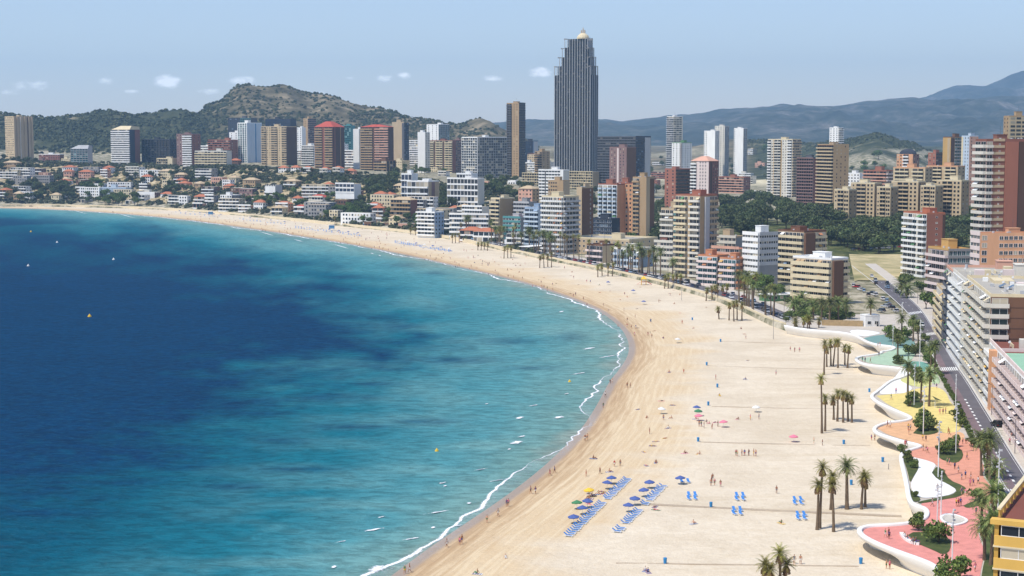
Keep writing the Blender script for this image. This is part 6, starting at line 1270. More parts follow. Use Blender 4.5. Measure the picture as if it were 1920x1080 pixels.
# promenade planting
PB = [(1678, 640, 3.0), (1668, 628, 2.6), (1690, 648, 2.6), (1700, 634, 2.4), (1720, 625, 2.2), (1712, 618, 2.4), (1684, 682, 2.0), (1704, 664, 2.2), (1715, 668, 2.4), (1740, 682, 2.0), (1718, 704, 2.0), (1722, 714, 2.2), (1710, 700, 1.6), (1712, 754, 2.1), (1703, 762, 1.3), (1730, 800, 2.7), (1742, 806, 2.4), (1724, 808, 2.0), (1783, 845, 2.0), (1772, 852, 2.2), (1790, 838, 1.7), (1828, 938, 1.8), (1722, 994, 1.9), (1758, 1018, 2.6), (1745, 1006, 1.6), (1790, 1086, 2.8), (1772, 1096, 2.2), (1800, 800, 1.8), (1796, 790, 2.2), (1828, 838, 1.9), (1690, 632, 2.2), (1735, 640, 2.0), (1728, 655, 2.2), (1690, 850, .9), (1704, 868, .9), (1714, 878, .8), (1765, 890, .6), (1715, 932, .6), (1700, 858, .8)]
def field(v): return 'teal' if v < 652 else 'green' if v < 700 else 'yellow' if v < 790 else 'orange' if v < 828 else 'coral' if v < 925 else 'pink'
for (u, v, s) in PB: tree('bush', at_deck(u, v) + Vector((0, 0, .05)), s * .47 if s > 1 else s * .7, 'rounded green shrub in a bed on the %s paving of the promenade' % field(v), 'shrubs in the promenade beds', sz=random.uniform(1.0, 1.25))
Ew = RS(EPX, DZ, 120); Lq = RS(LPX[6:], DZ, 120)
for k in range(150):
    i = rnd.randrange(4, 118); p = Ew[i].lerp(Lq[i], rnd.uniform(.12, .85)); tree('bush', Vector((p.x, p.y, DZ + .05)), rnd.uniform(.2, .5), 'shrub in the strip between the %s paving and the avenue' % field(proj(p.x, p.y, DZ)[1]), 'shrubs along the avenue')
for (u, v, h, cr) in [(1702, 746, 9, 1.1), (1742, 762, 9, 1.25), (1727, 755, 7, 1.0), (1744, 702, 8, 1.0), (1683, 668, 6, 1.0), (1753, 702, 9, 1.0), (1840, 892, 8, 1.15), (1856, 902, 9, 1.2), (1850, 888, 7, 1.2), (1841, 997, 6, 1.0), (1862, 1015, 9, 1.2), (1858, 1060, 8, 1.2), (1846, 1050, 6, 1.1), (1712, 640, 8, 1.0), (1722, 650, 8, 1.0), (1868, 930, 6, 1.1), (1690, 638, 8, 1.1)]: palm(at_deck(u, v), h, 'date', 'date palm in the planting beside the %s paving of the promenade' % field(v), 'date palms of the promenade', crown=cr, thick=.8)
# ------------------------------------------------------------ people
def body(pose):
    """one continuous figure grown from a joint skeleton (skin + subdivision)"""
    J = {'hip': (0, 0, .93, .135), 'waist': (0, 0, 1.10, .12), 'chest': (0, 0, 1.30, .15), 'neck': (0, 0, 1.48, .055), 'chin': (0, -.02, 1.57, .075), 'head': (0, -.01, 1.68, .10), 'top': (0, .0, 1.76, .06)}
    for s, n in ((-1, 'l'), (1, 'r')):
        J.update({n + 'sh': (s * .19, 0, 1.40, .06), n + 'el': (s * .25, .02, 1.12, .045), n + 'wr': (s * .27, -.05, .88, .032), n + 'ha': (s * .27, -.07, .79, .035), n + 'th': (s * .10, 0, .86, .095), n + 'kn': (s * .11, -.01, .48, .062), n + 'an': (s * .11, .02, .10, .042), n + 'to': (s * .12, -.14, .04, .04)})
    def mv(k, x, y, z): J[k] = (x, y, z, J[k][3])
    if pose == 'walk':
        mv('lkn', -.11, -.16, .50); mv('lan', -.11, -.20, .11); mv('lto', -.11, -.36, .05); mv('rkn', .11, .08, .47); mv('ran', .11, .34, .16); mv('rto', .12, .22, .04); mv('lwr', -.27, .20, .92); mv('lha', -.27, .26, .85); mv('rwr', .27, -.22, .95); mv('rha', .27, -.29, .90)
    if pose in ('sit', 'lie'):
        for k in list(J): x, y, z, r = J[k]; J[k] = (x, y, z - .80, r)
        for s, n in ((-1, 'l'), (1, 'r')): mv(n + 'th', s * .11, -.08, .12); mv(n + 'kn', s * .15, -.45, .42 if pose == 'sit' else .10); mv(n + 'an', s * .13, -.72, .07); mv(n + 'to', s * .13, -.86, .12)
    if pose == 'sit':
        for s, n in ((-1, 'l'), (1, 'r')): mv(n + 'el', s * .27, .18, .36); mv(n + 'wr', s * .27, .30, .10); mv(n + 'ha', s * .27, .36, .05)
    if pose == 'lie':
        for k in ('waist', 'chest', 'neck', 'chin', 'head', 'top', 'lsh', 'rsh', 'lel', 'rel', 'lwr', 'rwr', 'lha', 'rha'):
            x, y, z, r = J[k]; J[k] = (x, (z - .12) * .97 + .02, .13 + (.02 if k in ('chest', 'head') else 0), r)
        for k in ('lwr', 'rwr', 'lha', 'rha', 'lel', 'rel'): x, y, z, r = J[k]; J[k] = (x * 1.25, y + .1, .06, r)
    E = [('hip', 'waist'), ('waist', 'chest'), ('chest', 'neck'), ('neck', 'chin'), ('chin', 'head'), ('head', 'top')]
    for n in 'lr': E += [('chest', n + 'sh'), (n + 'sh', n + 'el'), (n + 'el', n + 'wr'), (n + 'wr', n + 'ha'), ('hip', n + 'th'), (n + 'th', n + 'kn'), (n + 'kn', n + 'an'), (n + 'an', n + 'to')]
    ks = list(J); me = bpy.data.meshes.new('figure'); me.from_pydata([J[k][:3] for k in ks], [(ks.index(a), ks.index(b)) for a, b in E], [])
    o = bpy.data.objects.new('figure_tmp', me); COL.objects.link(o); m = o.modifiers.new('skin', 'SKIN'); m.use_smooth_shade = True
    for k, sv in zip(ks, me.skin_vertices[0].data): r = J[k][3]; sv.radius = (r, r); sv.use_root = (k == 'hip')
    sb = o.modifiers.new('sub', 'SUBSURF'); sb.levels = 1; sb.render_levels = 1
    dg = bpy.context.evaluated_depsgraph_get(); ev = bpy.data.meshes.new_from_object(o.evaluated_get(dg)); bpy.data.objects.remove(o)
    hd = Vector(J['head'][:3]); hipz = Vector(J['hip'][:3]); ch = Vector(J['chest'][:3]); kn = (Vector(J['lkn'][:3]) + Vector(J['rkn'][:3])) / 2
    ev.materials.clear()
    for mm in range(4): ev.materials.append(pmat('skin_mid', lin(196, 146, 112), .6, .08))
    ax = (hd - hipz).normalized(); L_ = (hd - hipz).length
    for f in ev.polygons:
        c = f.center; t = (c - hipz).dot(ax) / L_; up = (c - hd)
        arm = abs(c.x) > .205
        if up.length < .17 and (up.dot(ax) > .02 or (up.y > .03 and pose != 'lie')): f.material_index = 3
        elif .12 < t < .66 and not arm: f.material_index = 1
        elif (c - hipz).length < .26 and t < .16 and not arm: f.material_index = 2
        else: f.material_index = 0
    return ev
BODIES = {k: body(k) for k in ('stand', 'walk', 'sit', 'lie')}
SKIN = [pmat('skin_a', lin(206, 158, 126), .6, .06), pmat('skin_b', lin(178, 124, 92), .6, .06), pmat('skin_c', lin(146, 96, 70), .6, .06)]
HAIR = [pmat('hair_a', lin(52, 38, 28), .7, .1), pmat('hair_b', lin(110, 80, 48), .7, .1), pmat('hair_c', lin(176, 168, 158), .7, .1)]
CLO = {'red': (186, 48, 52), 'blue': (48, 84, 150), 'black': (34, 34, 40), 'white': (224, 222, 216), 'yellow': (228, 188, 62), 'pink': (222, 126, 146), 'green': (70, 128, 88), 'grey': (120, 120, 124), 'purple': (104, 72, 126)}
CM = {k: pmat('cloth_' + k, lin(*v), .85, .08, 3) for k, v in CLO.items()}
rp = random.Random(21)
def person(loc, pose, top, bottom, where, rz=None):
    """top None = bare torso"""
    o = link('person', BODIES[pose], None, loc, rp.uniform(0, 6.28) if rz is None else rz); s = rp.uniform(.94, 1.06); o.scale = (s, s, s); sk = rp.choice(SKIN)
    for i, m in enumerate((sk, CM[top] if top else sk, CM[bottom], rp.choice(HAIR))): o.material_slots[i].link = 'OBJECT'; o.material_slots[i].material = m
    vb = {'stand': 'standing', 'walk': 'walking', 'sit': 'sitting', 'lie': 'lying'}[pose]
    tag(o, 'person %s %s in %s' % (vb, where, ('%s swimwear' % bottom) if not top else ('a %s top and %s bottoms' % (top, bottom) if top != bottom else 'all %s clothes' % top)), 'person', 'people ' + ('on the promenade' if 'prom' in where or 'avenue' in where else 'on the beach')); return o
SHN = resample(SHORE, 2.0)
sxy = np.array([(p.x, p.y) for p in SHN]); stg = np.gradient(sxy, axis=0); stg /= np.linalg.norm(stg, axis=1)[:, None]; land = np.stack([-stg[:, 1], stg[:, 0]], 1)
def sand_z(d): return float(np.interp(d, [-12, 0, 10, 30, 60, 120], [-.35, .06, .45, .9, 1.1, 1.2]))
def on_sand(u, v):
    p = G(u, v, .9); sd, _ = dist_to(SH.tolist(), np.array([p.x]), np.array([p.y])); z = sand_z(-sd[0]); p = G(u, v, z); p.z = z - .02; return p, -sd[0]
def where_d(d): return 'in the shallow water' if d < -1 else 'on the wet sand at the waterline' if d < 4 else 'on the sand near the water' if d < 30 else 'on the dry sand'
def rcol(): return rp.choice(list(CM))
TOW = {}
def towel(p, rz):
    c = rp.choice(['red', 'blue', 'white', 'yellow', 'pink', 'green', 'purple'])
    if c not in TOW:
        mb = MB(); mb.box(-.45, .45, -.95, .95, 0, .03)
        for k in range(4): mb.box(-.44, .44, -.8 + k * .45, -.65 + k * .45, .03, .034, 1)
        TOW[c] = mb.mesh('beach_towel', [CM[c], CM['white'] if c != 'white' else CM['blue']])
    tag(link('beach_towel', TOW[c], None, (p.x, p.y, p.z + .01), rz), '%s striped towel spread under a bather on the sand' % c, 'towel', 'towels of the bathers')
def put(u, v, pose=None, top='r', bottom=None):
    p, d = on_sand(u, v)
    if d < -1: p.z = -.5
    pose = pose or rp.choice(['stand', 'walk', 'walk', 'sit', 'lie']); top = (rcol() if rp.random() < .45 else None) if top == 'r' else top
    o = person(p, pose, top, bottom or rcol(), where_d(d))
    if pose in ('sit', 'lie'): towel(p, o.rotation_euler[2])
    return p
# people that can be picked out on the nearer beach
for (u, v) in [(759, 1076), (768, 1073), (838, 1026), (862, 1022), (866, 1019), (913, 980), (934, 968), (950, 950), (953, 949), (995, 926), (1004, 926), (1031, 892), (1040, 887), (1097, 827), (1101, 825), (1131, 765), (1135, 745), (1144, 720), (1148, 718), (1176, 727), (1182, 727), (1190, 630), (1184, 616), (1176, 602), (1215, 630), (1219, 628), (1099, 893), (1125, 889)]: put(u, v, rp.choice(['walk', 'walk', 'stand']))
for (u, v) in [(1152, 875), (1163, 874), (1351, 913), (1334, 905), (1340, 910), (1336, 902), (1333, 911), (1380, 855), (1391, 855), (1396, 855), (1404, 855), (1413, 855), (1417, 856), (1383, 856), (1526, 832), (1542, 836), (1634, 826), (1640, 826), (1456, 925), (1662, 1066), (1668, 1067), (1489, 1058), (1501, 1058), (1315, 800), (1320, 803), (1335, 805), (1346, 800), (1311, 800), (1407, 788), (1423, 786), (1342, 712), (1455, 703), (1482, 658), (1490, 660), (1499, 660), (1218, 814), (1244, 788), (1282, 700)]: put(u, v, 'stand')
for (u, v) in [(1113, 860), (1143, 885), (1212, 873), (1230, 868), (1284, 850), (1312, 852), (1208, 848), (1230, 828), (1224, 836), (1247, 822), (1196, 768), (1213, 784), (1240, 752), (1262, 760), (1255, 698), (1349, 743), (1384, 787), (1230, 956), (1228, 950), (1300, 982), (1210, 1070), (1215, 1073), (948, 1047), (895, 1076), (1465, 981), (1398, 712), (1402, 676), (1330, 795), (1340, 792), (1325, 792), (1305, 786), (1253, 803), (1259, 785), (1105, 935), (1110, 930), (1100, 940), (1122, 927), (1128, 922), (1085, 955), (1105, 945), (1130, 925), (1104, 925)]: put(u, v, rp.choice(['sit', 'lie', 'sit']))
# the crowd further along: scattered over arc and distance from the water
n_far = 0
CROWD = []
while n_far < 330:
    i = rp.randrange(len(SHN)); u, v = proj(*SHN[i])
    if not (60 < u < 1190) or v > 640: continue
    if rp.random() > np.interp(u, [60, 300, 500, 850, 1100, 1190], [.35, .6, 1, .9, .5, .4]): continue
    d = rp.choice([rp.uniform(-6, 6), rp.uniform(3, 30), rp.uniform(5, 55), rp.uniform(10, 70)]); p = Vector((sxy[i, 0] + land[i, 0] * d, sxy[i, 1] + land[i, 1] * d, 0)); p.z = sand_z(d) if d > -1 else -.5
    bu, bv = proj(p.x, p.y, 3)
    if bv < np.interp(bu, [q[0] for q in BACK_PX], [q[1] for q in BACK_PX]) + 2.0: continue
    if n_far >= 105: CROWD.append((p, rp.choice(['stand', 'walk', 'sit', 'lie', 'lie']) if d > 3 else 'walk')); n_far += 1; continue
    person(p, rp.choice(['stand', 'walk', 'sit', 'lie', 'lie']) if d > 3 else rp.choice(['walk', 'stand']), rcol() if rp.random() < .35 else None, rcol(), where_d(d)); n_far += 1
def crowd():
    V, F, MI, n = [], [], [], 0; mats = SKIN[:2] + [CM[k] for k in ('red', 'blue', 'black', 'white', 'pink', 'green', 'purple')] + HAIR[:1]
    for p, pose in CROWD:
        me = BODIES[pose]; a = rp.uniform(0, 6.28); R = Matrix.Rotation(a, 3, 'Z'); sk, c1 = rp.randrange(2), rp.randrange(2, 9); c0 = rp.randrange(2, 9) if rp.random() < .35 else sk
        V += [tuple(R @ v.co + p) for v in me.vertices]; F += [tuple(i + n for i in f.vertices) for f in me.polygons]; MI += [(sk, c0, c1, 9)[f.material_index] for f in me.polygons]; n += len(me.vertices)
    me = bpy.data.meshes.new('beach_crowd'); me.from_pydata(V, [], F)
    for m in mats: me.materials.append(m)
    me.polygons.foreach_set('material_index', MI); tag(link('beach_crowd', me), 'distant crowd of bathers scattered along the far beach', kind='stuff')
crowd()
for (u, v) in [(1646, 651), (1650, 650), (1695, 646), (1692, 640), (1660, 632), (1617, 678), (1622, 679), (1632, 680), (1648, 668), (1703, 676), (1680, 738), (1671, 750), (1707, 762), (1738, 700), (1742, 697), (1756, 728), (1762, 777), (1768, 777), (1773, 776), (1664, 801), (1669, 802), (1703, 806), (1707, 808), (1704, 815), (1780, 816), (1778, 813), (1730, 826), (1736, 828), (1731, 846), (1736, 848), (1739, 850), (1697, 838), (1700, 837), (1805, 833), (1811, 832), (1813, 862), (1776, 872), (1780, 873), (1797, 887), (1803, 900), (1810, 897), (1820, 899), (1819, 912), (1825, 911), (1834, 908), (1803, 928), (1810, 930), (1793, 950), (1797, 950), (1801, 949), (1748, 950), (1758, 953), (1830, 966), (1660, 1008), (1666, 1006), (1667, 1011), (1828, 1072), (1801, 1062), (1762, 838), (1760, 832), (1790, 880), (1758, 922)]:
    t_ = rcol(); person(at_deck(u, v), rp.choice(['walk', 'stand']), t_, rp.choice(['black', 'blue', 'grey', 'white', t_]), 'on the %s paving of the promenade' % field(v))
for (u, v) in [(1696, 1010), (1701, 1014), (1712, 1020), (1717, 1021)]: t_ = rcol(); o = person(at_deck(u, v) + Vector((0, 0, .45)), 'sit', t_, 'blue', 'on the white promenade bench')
mb = MB(); bp = [G(u, v, DZ) for u, v in [(1690, 1002), (1694, 1009), (1703, 1016), (1714, 1021), (1724, 1022)]]; bp = chaikin(bp, 2)
for a, b in zip(bp, bp[1:]):
    d = (b - a).normalized(); nn = Vector((-d.y, d.x, 0)) * .35; mb.quad(a + nn + Vector((0, 0, .45)), a - nn + Vector((0, 0, .45)), b - nn + Vector((0, 0, .45)), b + nn + Vector((0, 0, .45))); mb.quad(a - nn, b - nn, b - nn + Vector((0, 0, .45)), a - nn + Vector((0, 0, .45))); mb.quad(b + nn, a + nn, a + nn + Vector((0, 0, .45)), b + nn + Vector((0, 0, .45)))
tag(link('curved_bench', mb.mesh('curved_bench', [white_c])), 'white curved concrete bench beside the turf bed on the pink paving', 'bench')
for (u, v) in [(1897, 822), (1903, 818), (1860, 735), (1845, 716), (1835, 700), (1790, 640), (1783, 632), (1875, 770), (1882, 775), (1893, 834)]: t_ = rcol(); person(G(u, v, DZ + .14), 'walk', t_, 'black', 'on the pavement of the avenue')
# ------------------------------------------------------------ sun loungers and parasols
bluec = pmat('lounger_blue', lin(74, 138, 208), .6, .08, 2); bluew = pmat('lounger_white', lin(226, 230, 234), .5, .05); par_b = pmat('parasol_blue', lin(78, 98, 156), .8, .08)
def lounger_parts():
    a = MB()
    for x in (-.30, .30): a.box(x - .03, x + .03, -.95, .95, .26, .32)
    for x in (-.30, .30):
        for y in (-.8, .55): a.box(x - .03, x + .03, y - .03, y + .03, 0, .27)
    s = MB()
    for k in range(6): s.box(-.29, .29, -.93 + k * .2, -.77 + k * .2, .325, .36, 1 if k == 0 else 0)
    b = MB()
    for k in range(4): y0 = .29 + k * .17; b.quad((-.29, y0, .36 + k * .12), (.29, y0, .36 + k * .12), (.29, y0 + .15, .47 + k * .12), (-.29, y0 + .15, .47 + k * .12)); b.quad((-.29, y0 + .15, .45 + k * .12), (.29, y0 + .15, .45 + k * .12), (.29, y0, .34 + k * .12), (-.29, y0, .34 + k * .12))
    return a.mesh('frame', [bluew]), s.mesh('seat', [bluec, bluew]), b.mesh('backrest', [bluec])
LP = lounger_parts(); LJ = None
def lounger(p, rz, label, group):
    o = bpy.data.objects.new('sun_lounger', None); COL.objects.link(o); o.location = p; o.rotation_euler = (0, 0, rz); tag(o, label, 'sun lounger', group)
    link('frame', LP[0], o); link('seat', LP[1], o); link('backrest', LP[2], o)
def parasol_mesh(r, h):
    a = MB(); a.tube((0, 0, -.3), (0, 0, h), .035, .03, 6); c = MB(); n = 8
    for i in range(n):
        t0, t1 = i / n * 6.2832, (i + 1) / n * 6.2832; tm = (t0 + t1) / 2; p0 = (r * math.cos(t0), r * math.sin(t0), h - .55); p1 = (r * math.cos(t1), r * math.sin(t1), h - .55); pm_ = (r * .96 * math.cos(tm), r * .96 * math.sin(tm), h - .50)
        c.tri((0, 0, h), p0, pm_); c.tri((0, 0, h), pm_, p1); c.quad(p0, (p0[0], p0[1], h - .72), (pm_[0], pm_[1], h - .66), pm_); c.quad(pm_, (pm_[0], pm_[1], h - .66), (p1[0], p1[1], h - .72), p1)
    return a.mesh('pole', [bluew]), c
PP, PC = parasol_mesh(1.15, 2.0); CANO = {k: PC.mesh('canopy', [m]) for k, m in dict(blue=par_b, **{k: CM[k] for k in ('red', 'green', 'yellow', 'white', 'pink')}).items()}
def parasol(p, col, label, group): o = bpy.data.objects.new('parasol', None); COL.objects.link(o); o.location = p; o.rotation_euler = (random.uniform(-.08, .08), random.uniform(-.08, .08), random.uniform(0, 6)); tag(o, label, 'parasol', group); link('pole', PP, o); link('canopy', CANO[col], o)
def lrow(a, b, n, gaps, lab, grp):
    p0, _ = on_sand(*a); p1, _ = on_sand(*b); d = (p1 - p0).normalized(); rz = math.atan2(d.y, d.x) 
    for i in range(n):
        t = i / (n - 1)
        if any(g0 < t < g1 for g0, g1 in gaps): continue
        q = p0.lerp(p1, t); z, _ = on_sand(*proj(q.x, q.y, 1)); lounger(Vector((q.x + rp.uniform(-.15, .15), q.y, z.z)), rz + rp.uniform(-.08, .08) - .1, lab, grp)
    return p0, p1
lrow((1066, 1006), (1177, 900), 38, [(.56, .60)], 'blue sun lounger in the long diagonal row near the water', 'long row of loungers')
lrow((1158, 998), (1243, 913), 31, [(.46, .54), (.08, .14), (.62, .66)], 'blue sun lounger in the shorter diagonal row further from the water', 'shorter row of loungers')
for (u, v) in [(1298, 934), (1388, 935), (1383, 962), (1497, 943), (1503, 971), (1285, 909)]:
    for k in range(4 if v > 915 else 2): p, _ = on_sand(u - 6 + (k % 2) * 12, v - 4 + (k // 2) * 7); lounger(p, .2 + rp.uniform(-.1, .1), 'blue sun lounger in a small cluster on the dry sand', 'small clusters of loungers')
for (u, v) in [(1076, 978), (1092, 961), (1101, 948), (1138, 913), (1147, 904)]: p, _ = on_sand(u, v + 4); parasol(p, 'blue', 'blue parasol beside the long row of loungers', 'parasols of the long row')
for (u, v) in [(1178, 956), (1190, 943), (1208, 927), (1218, 912)]: p, _ = on_sand(u, v + 4); parasol(p, 'blue', 'blue parasol beside the shorter row of loungers', 'parasols of the shorter row')
p, _ = on_sand(1276, 908); parasol(p, 'blue', 'blue parasol beside two lone loungers on the dry sand', None)
for (u, v, c) in [(1306, 770, 'blue'), (1309, 777, 'green'), (1310, 786, 'pink'), (1488, 826, 'pink'), (1418, 770, 'white'), (1240, 773, 'white'), (1357, 798, 'pink'), (1187, 547, 'blue'), (1207, 568, 'blue'), (1105, 928, 'yellow'), (1082, 952, 'green'), (1140, 531, 'blue'), (1270, 640, 'white')]: p, _ = on_sand(u, v + 3); parasol(p, c, '%s parasol of bathers on the open sand' % c, 'parasols of bathers')
# far rows of loungers and parasols, a few pixels each
LF = MB(); LF.box(-.32, .32, -.95, .3, .28, .36); LF.quad((-.3, .3, .36), (.3, .3, .36), (.3, .95, .8), (-.3, .95, .8)); LF.quad((-.3, .95, .78), (.3, .95, .78), (.3, .3, .33), (-.3, .3, .33)); LFm = LF.mesh('sun_lounger', [bluec])
for (u0, v0, u1, v1, n, rws) in [(742, 456, 850, 474, 28, 3), (555, 428, 680, 444, 24, 3), (450, 412, 540, 422, 14, 2), (330, 400, 420, 408, 10, 2)]:
    for r in range(rws):
        for i in range(n):
            t = i / n; q = G(u0 + (u1 - u0) * t, v0 + (v1 - v0) * t - r * 1.6, .9)
            if rp.random() < .75: o = link('sun_lounger', LFm, None, q, rp.uniform(.6, 1.0)); tag(o, 'small blue sun lounger in the packed rows of the far beach', 'sun lounger', 'packed far lounger rows')
    for i in range(7): t = (i + .5) / 7; q = G(u0 + (u1 - u0) * t, v0 + (v1 - v0) * t - 3, .9); parasol(q, rp.choice(['blue', 'blue', 'white']), 'small parasol in the packed lounger rows of the far beach', 'packed far parasols')
# ------------------------------------------------------------ cars
tyre = pmat('tyre', lin(30, 30, 32), .9, .1); rim = pmat('wheel_rim', lin(170, 172, 176), .4, .05, metal=.6); carglass = pmat('car_glass', lin(24, 28, 34), .1, .1, spec=.6); lampm = pmat('headlight', lin(220, 224, 228), .2, .05); tail = pmat('tail_light', lin(150, 24, 24), .3, .05)
CARC = {'white': (230, 230, 230), 'silver': (170, 174, 180), 'dark blue': (30, 44, 84), 'black': (24, 25, 28), 'red': (160, 30, 34), 'grey': (92, 96, 102), 'pale blue': (140, 172, 200)}
CARM = {k: pmat('car_' + k.replace(' ', '_'), lin(*v), .25, .04, .5, spec=.6) for k, v in CARC.items()}
def car_meshes(L_=4.2, W=1.72, hb=.80, ht=1.46, van=False):
    prof = [(-L_ / 2, .35), (-L_ / 2, .70), (-L_ / 2 + .1, .80), (-L_ * .30, .88), (L_ * .22, .86), (L_ / 2 - .12, .74), (L_ / 2, .60), (L_ / 2, .32)]
    b = MB(); n = len(prof)
    for s in (-1, 1):
        k = len(b.v); b.v += [(x, s * (W / 2 - (.05 if z > .6 else 0)), z) for x, z in prof]; b.f.append(tuple(range(k, k + n)) if s < 0 else tuple(range(k + n - 1, k - 1, -1))); b.m.append(0)
    for i in range(n): j = (i + 1) % n; b.f.append((i, n + i, n + j, j)); b.m.append(0)
    x0, x1, x2, x3 = (-L_ * .46, -L_ * .36, L_ * .06, L_ * .24) if not van else (-L_ * .48, -L_ * .46, L_ * .22, L_ * .34)
    h = ht if not van else 1.95; g = MB(); wi, wo = W / 2 - .20, W / 2 - .07; z0 = .84
    lo = [(x0, -wo, z0), (x3, -wo, z0), (x3, wo, z0), (x0, wo, z0)]; up = [(x1, -wi, h), (x2, -wi, h), (x2, wi, h), (x1, wi, h)]
    for i in range(4): j = (i + 1) % 4; g.quad(lo[i], lo[j], up[j], up[i])
    b.quad(*[(x, y, z + .012) for x, y, z in up]); rp_ = [(x1 - .04, -wi - .03, h), (x2 + .04, -wi - .03, h), (x2 + .04, wi + .03, h), (x1 - .04, wi + .03, h)]
    k = [(x, y, z - .06) for x, y, z in rp_]
    for i in range(4): j = (i + 1) % 4; b.quad(k[i], k[j], (up[j][0], up[j][1], h + .012), (up[i][0], up[i][1], h + .012))
    for xm in (-L_ * .14,):
        for s in (-1, 1): b.quad((xm - .05, s * (wo + .01), z0), (xm + .05, s * (wo + .01), z0), (xm + .05, s * (wi + .01), h), (xm - .05, s * (wi + .01), h))
    w = MB(); w.tube((0, -.1, 0), (0, .1, 0), .31, .31, 14); rmb = MB(); rmb.tube((0, -.115, 0), (0, .115, 0), .19, .19, 10)
    hl = MB(); hl.box(-.03, .03, -.18, .18, -.07, .07); return b.mesh('body', [CARM['white']]), g.mesh('window', [carglass]), (w.mesh('wheel', [tyre]), rmb.mesh('rim', [rim])), hl.mesh('headlight', [lampm]), hl.mesh('tail_light', [tail]), L_, W
CARS = [car_meshes(), car_meshes(3.8, 1.66, .8, 1.5), car_meshes(4.6, 1.8, .85, 1.62), car_meshes(4.9, 1.9, .9, 1.9, True)]
rc = random.Random(31)
def car(p, rz, where, group, col=None, kind=None):
    k = kind if kind is not None else rc.choice([0, 0, 1, 1, 2, 2, 3]); b, g, w, hl, tl, L_, W = CARS[k]; col = col or rc.choice(['white', 'white', 'silver', 'silver', 'dark blue', 'black', 'grey', 'red', 'pale blue'])
    o = bpy.data.objects.new('van' if k == 3 else 'car', None); COL.objects.link(o); o.location = p; o.rotation_euler = (0, 0, rz); tag(o, '%s %s %s' % (col, ['saloon car', 'small hatchback', 'estate car', 'van'][k], where), 'van' if k == 3 else 'car', group)
    bo = link('body', b, o); bo.material_slots[0].link = 'OBJECT'; bo.material_slots[0].material = CARM[col]; link('window', g, o)
    for sx in (-.31, .31):
        for sy in (-1, 1): link('rim', w[1], link('wheel', w[0], o, (sx * L_, sy * (W / 2 - .11), .31)))
    for sy in (-1, 1): link('headlight', hl, o, (L_ / 2 - .01, sy * (W / 2 - .28), .60)); link('tail_light', tl, o, (-L_ / 2, sy * (W / 2 - .26), .66))
lane = off_line(road_in, 4.4); lane = resample(lane, 5.4)
for i in range(len(lane) - 1):
    u, v = proj(*lane[i])
    if u < 850 or u > 1484 or rc.random() < (.30 if u > 1100 else .5): continue
    d = lane[i + 1] - lane[i]; car(Vector((lane[i].x, lane[i].y, max(CZ + .05, TZ(lane[i].x, lane[i].y)) + .10)), math.atan2(d.y, d.x), 'parked along the shore road', 'cars parked along the shore road')
lane = resample(off_line(road_in, 9.4), 17)
for i in range(len(lane) - 1):
    u, v = proj(*lane[i])
    if u < 880 or u > 1440 or rc.random() < .55: continue
    d = lane[i] - lane[i + 1]; car(Vector((lane[i].x, lane[i].y, max(CZ + .05, TZ(lane[i].x, lane[i].y)) + .10)), math.atan2(d.y, d.x), 'on the landward side of the shore road', 'cars on the shore road')
def ave(t, f): p = across(t, f); q = across(min(.99, t + .01), f); return p, math.atan2(q.y - p.y, q.x - p.x)
for (t, f, c) in [(.16, .72, 'black'), (.215, .7, 'dark blue'), (.235, .74, 'black'), (.42, .3, 'white'), (.51, .55, 'black'), (.10, .3, 'white'), (.13, .2, 'silver')]: p, a = ave(t, f); car(p - Vector((0, 0, .012)), a, 'driving on the avenue', 'cars on the avenue', c, rc.choice([0, 1, 2]))
p = G(1869, 799, DZ + .14); car(p, math.radians(95), 'parked on the pavement beside the avenue', None, 'black', 2)
for (u, v, c) in [(1600, 539, 'white'), (1606, 542, 'red'), (1613, 545, 'white'), (1620, 549, 'pale blue'), (1628, 556, 'black'), (1635, 553, 'black'), (1640, 556, 'white'), (1655, 565, 'white'), (1663, 568, 'pale blue'), (1660, 578, 'silver'), (1668, 576, 'dark blue'), (1672, 582, 'black'), (1642, 533, 'black'), (1664, 541, 'pale blue'), (1680, 586, 'silver'), (1652, 588, 'grey')]:
    q = hit(u, v); q = q if q is not None else G(u, v, DZ)
    car(Vector((q.x, q.y, max(q.z + .2, zroad(q).z))), math.radians(rc.uniform(60, 130)), 'parked in the bays where the avenue begins', 'cars in the parking bays', c, rc.choice([0, 1, 2]))
for i in range(9): u = 1600 + i * 11; q = hit(u, 470 - i * .6); car(Vector((q.x, q.y, q.z + .05)), math.radians(rc.uniform(70, 110)), 'in the car park below the pines', 'cars in the park car park', None, rc.choice([0, 1, 2]))
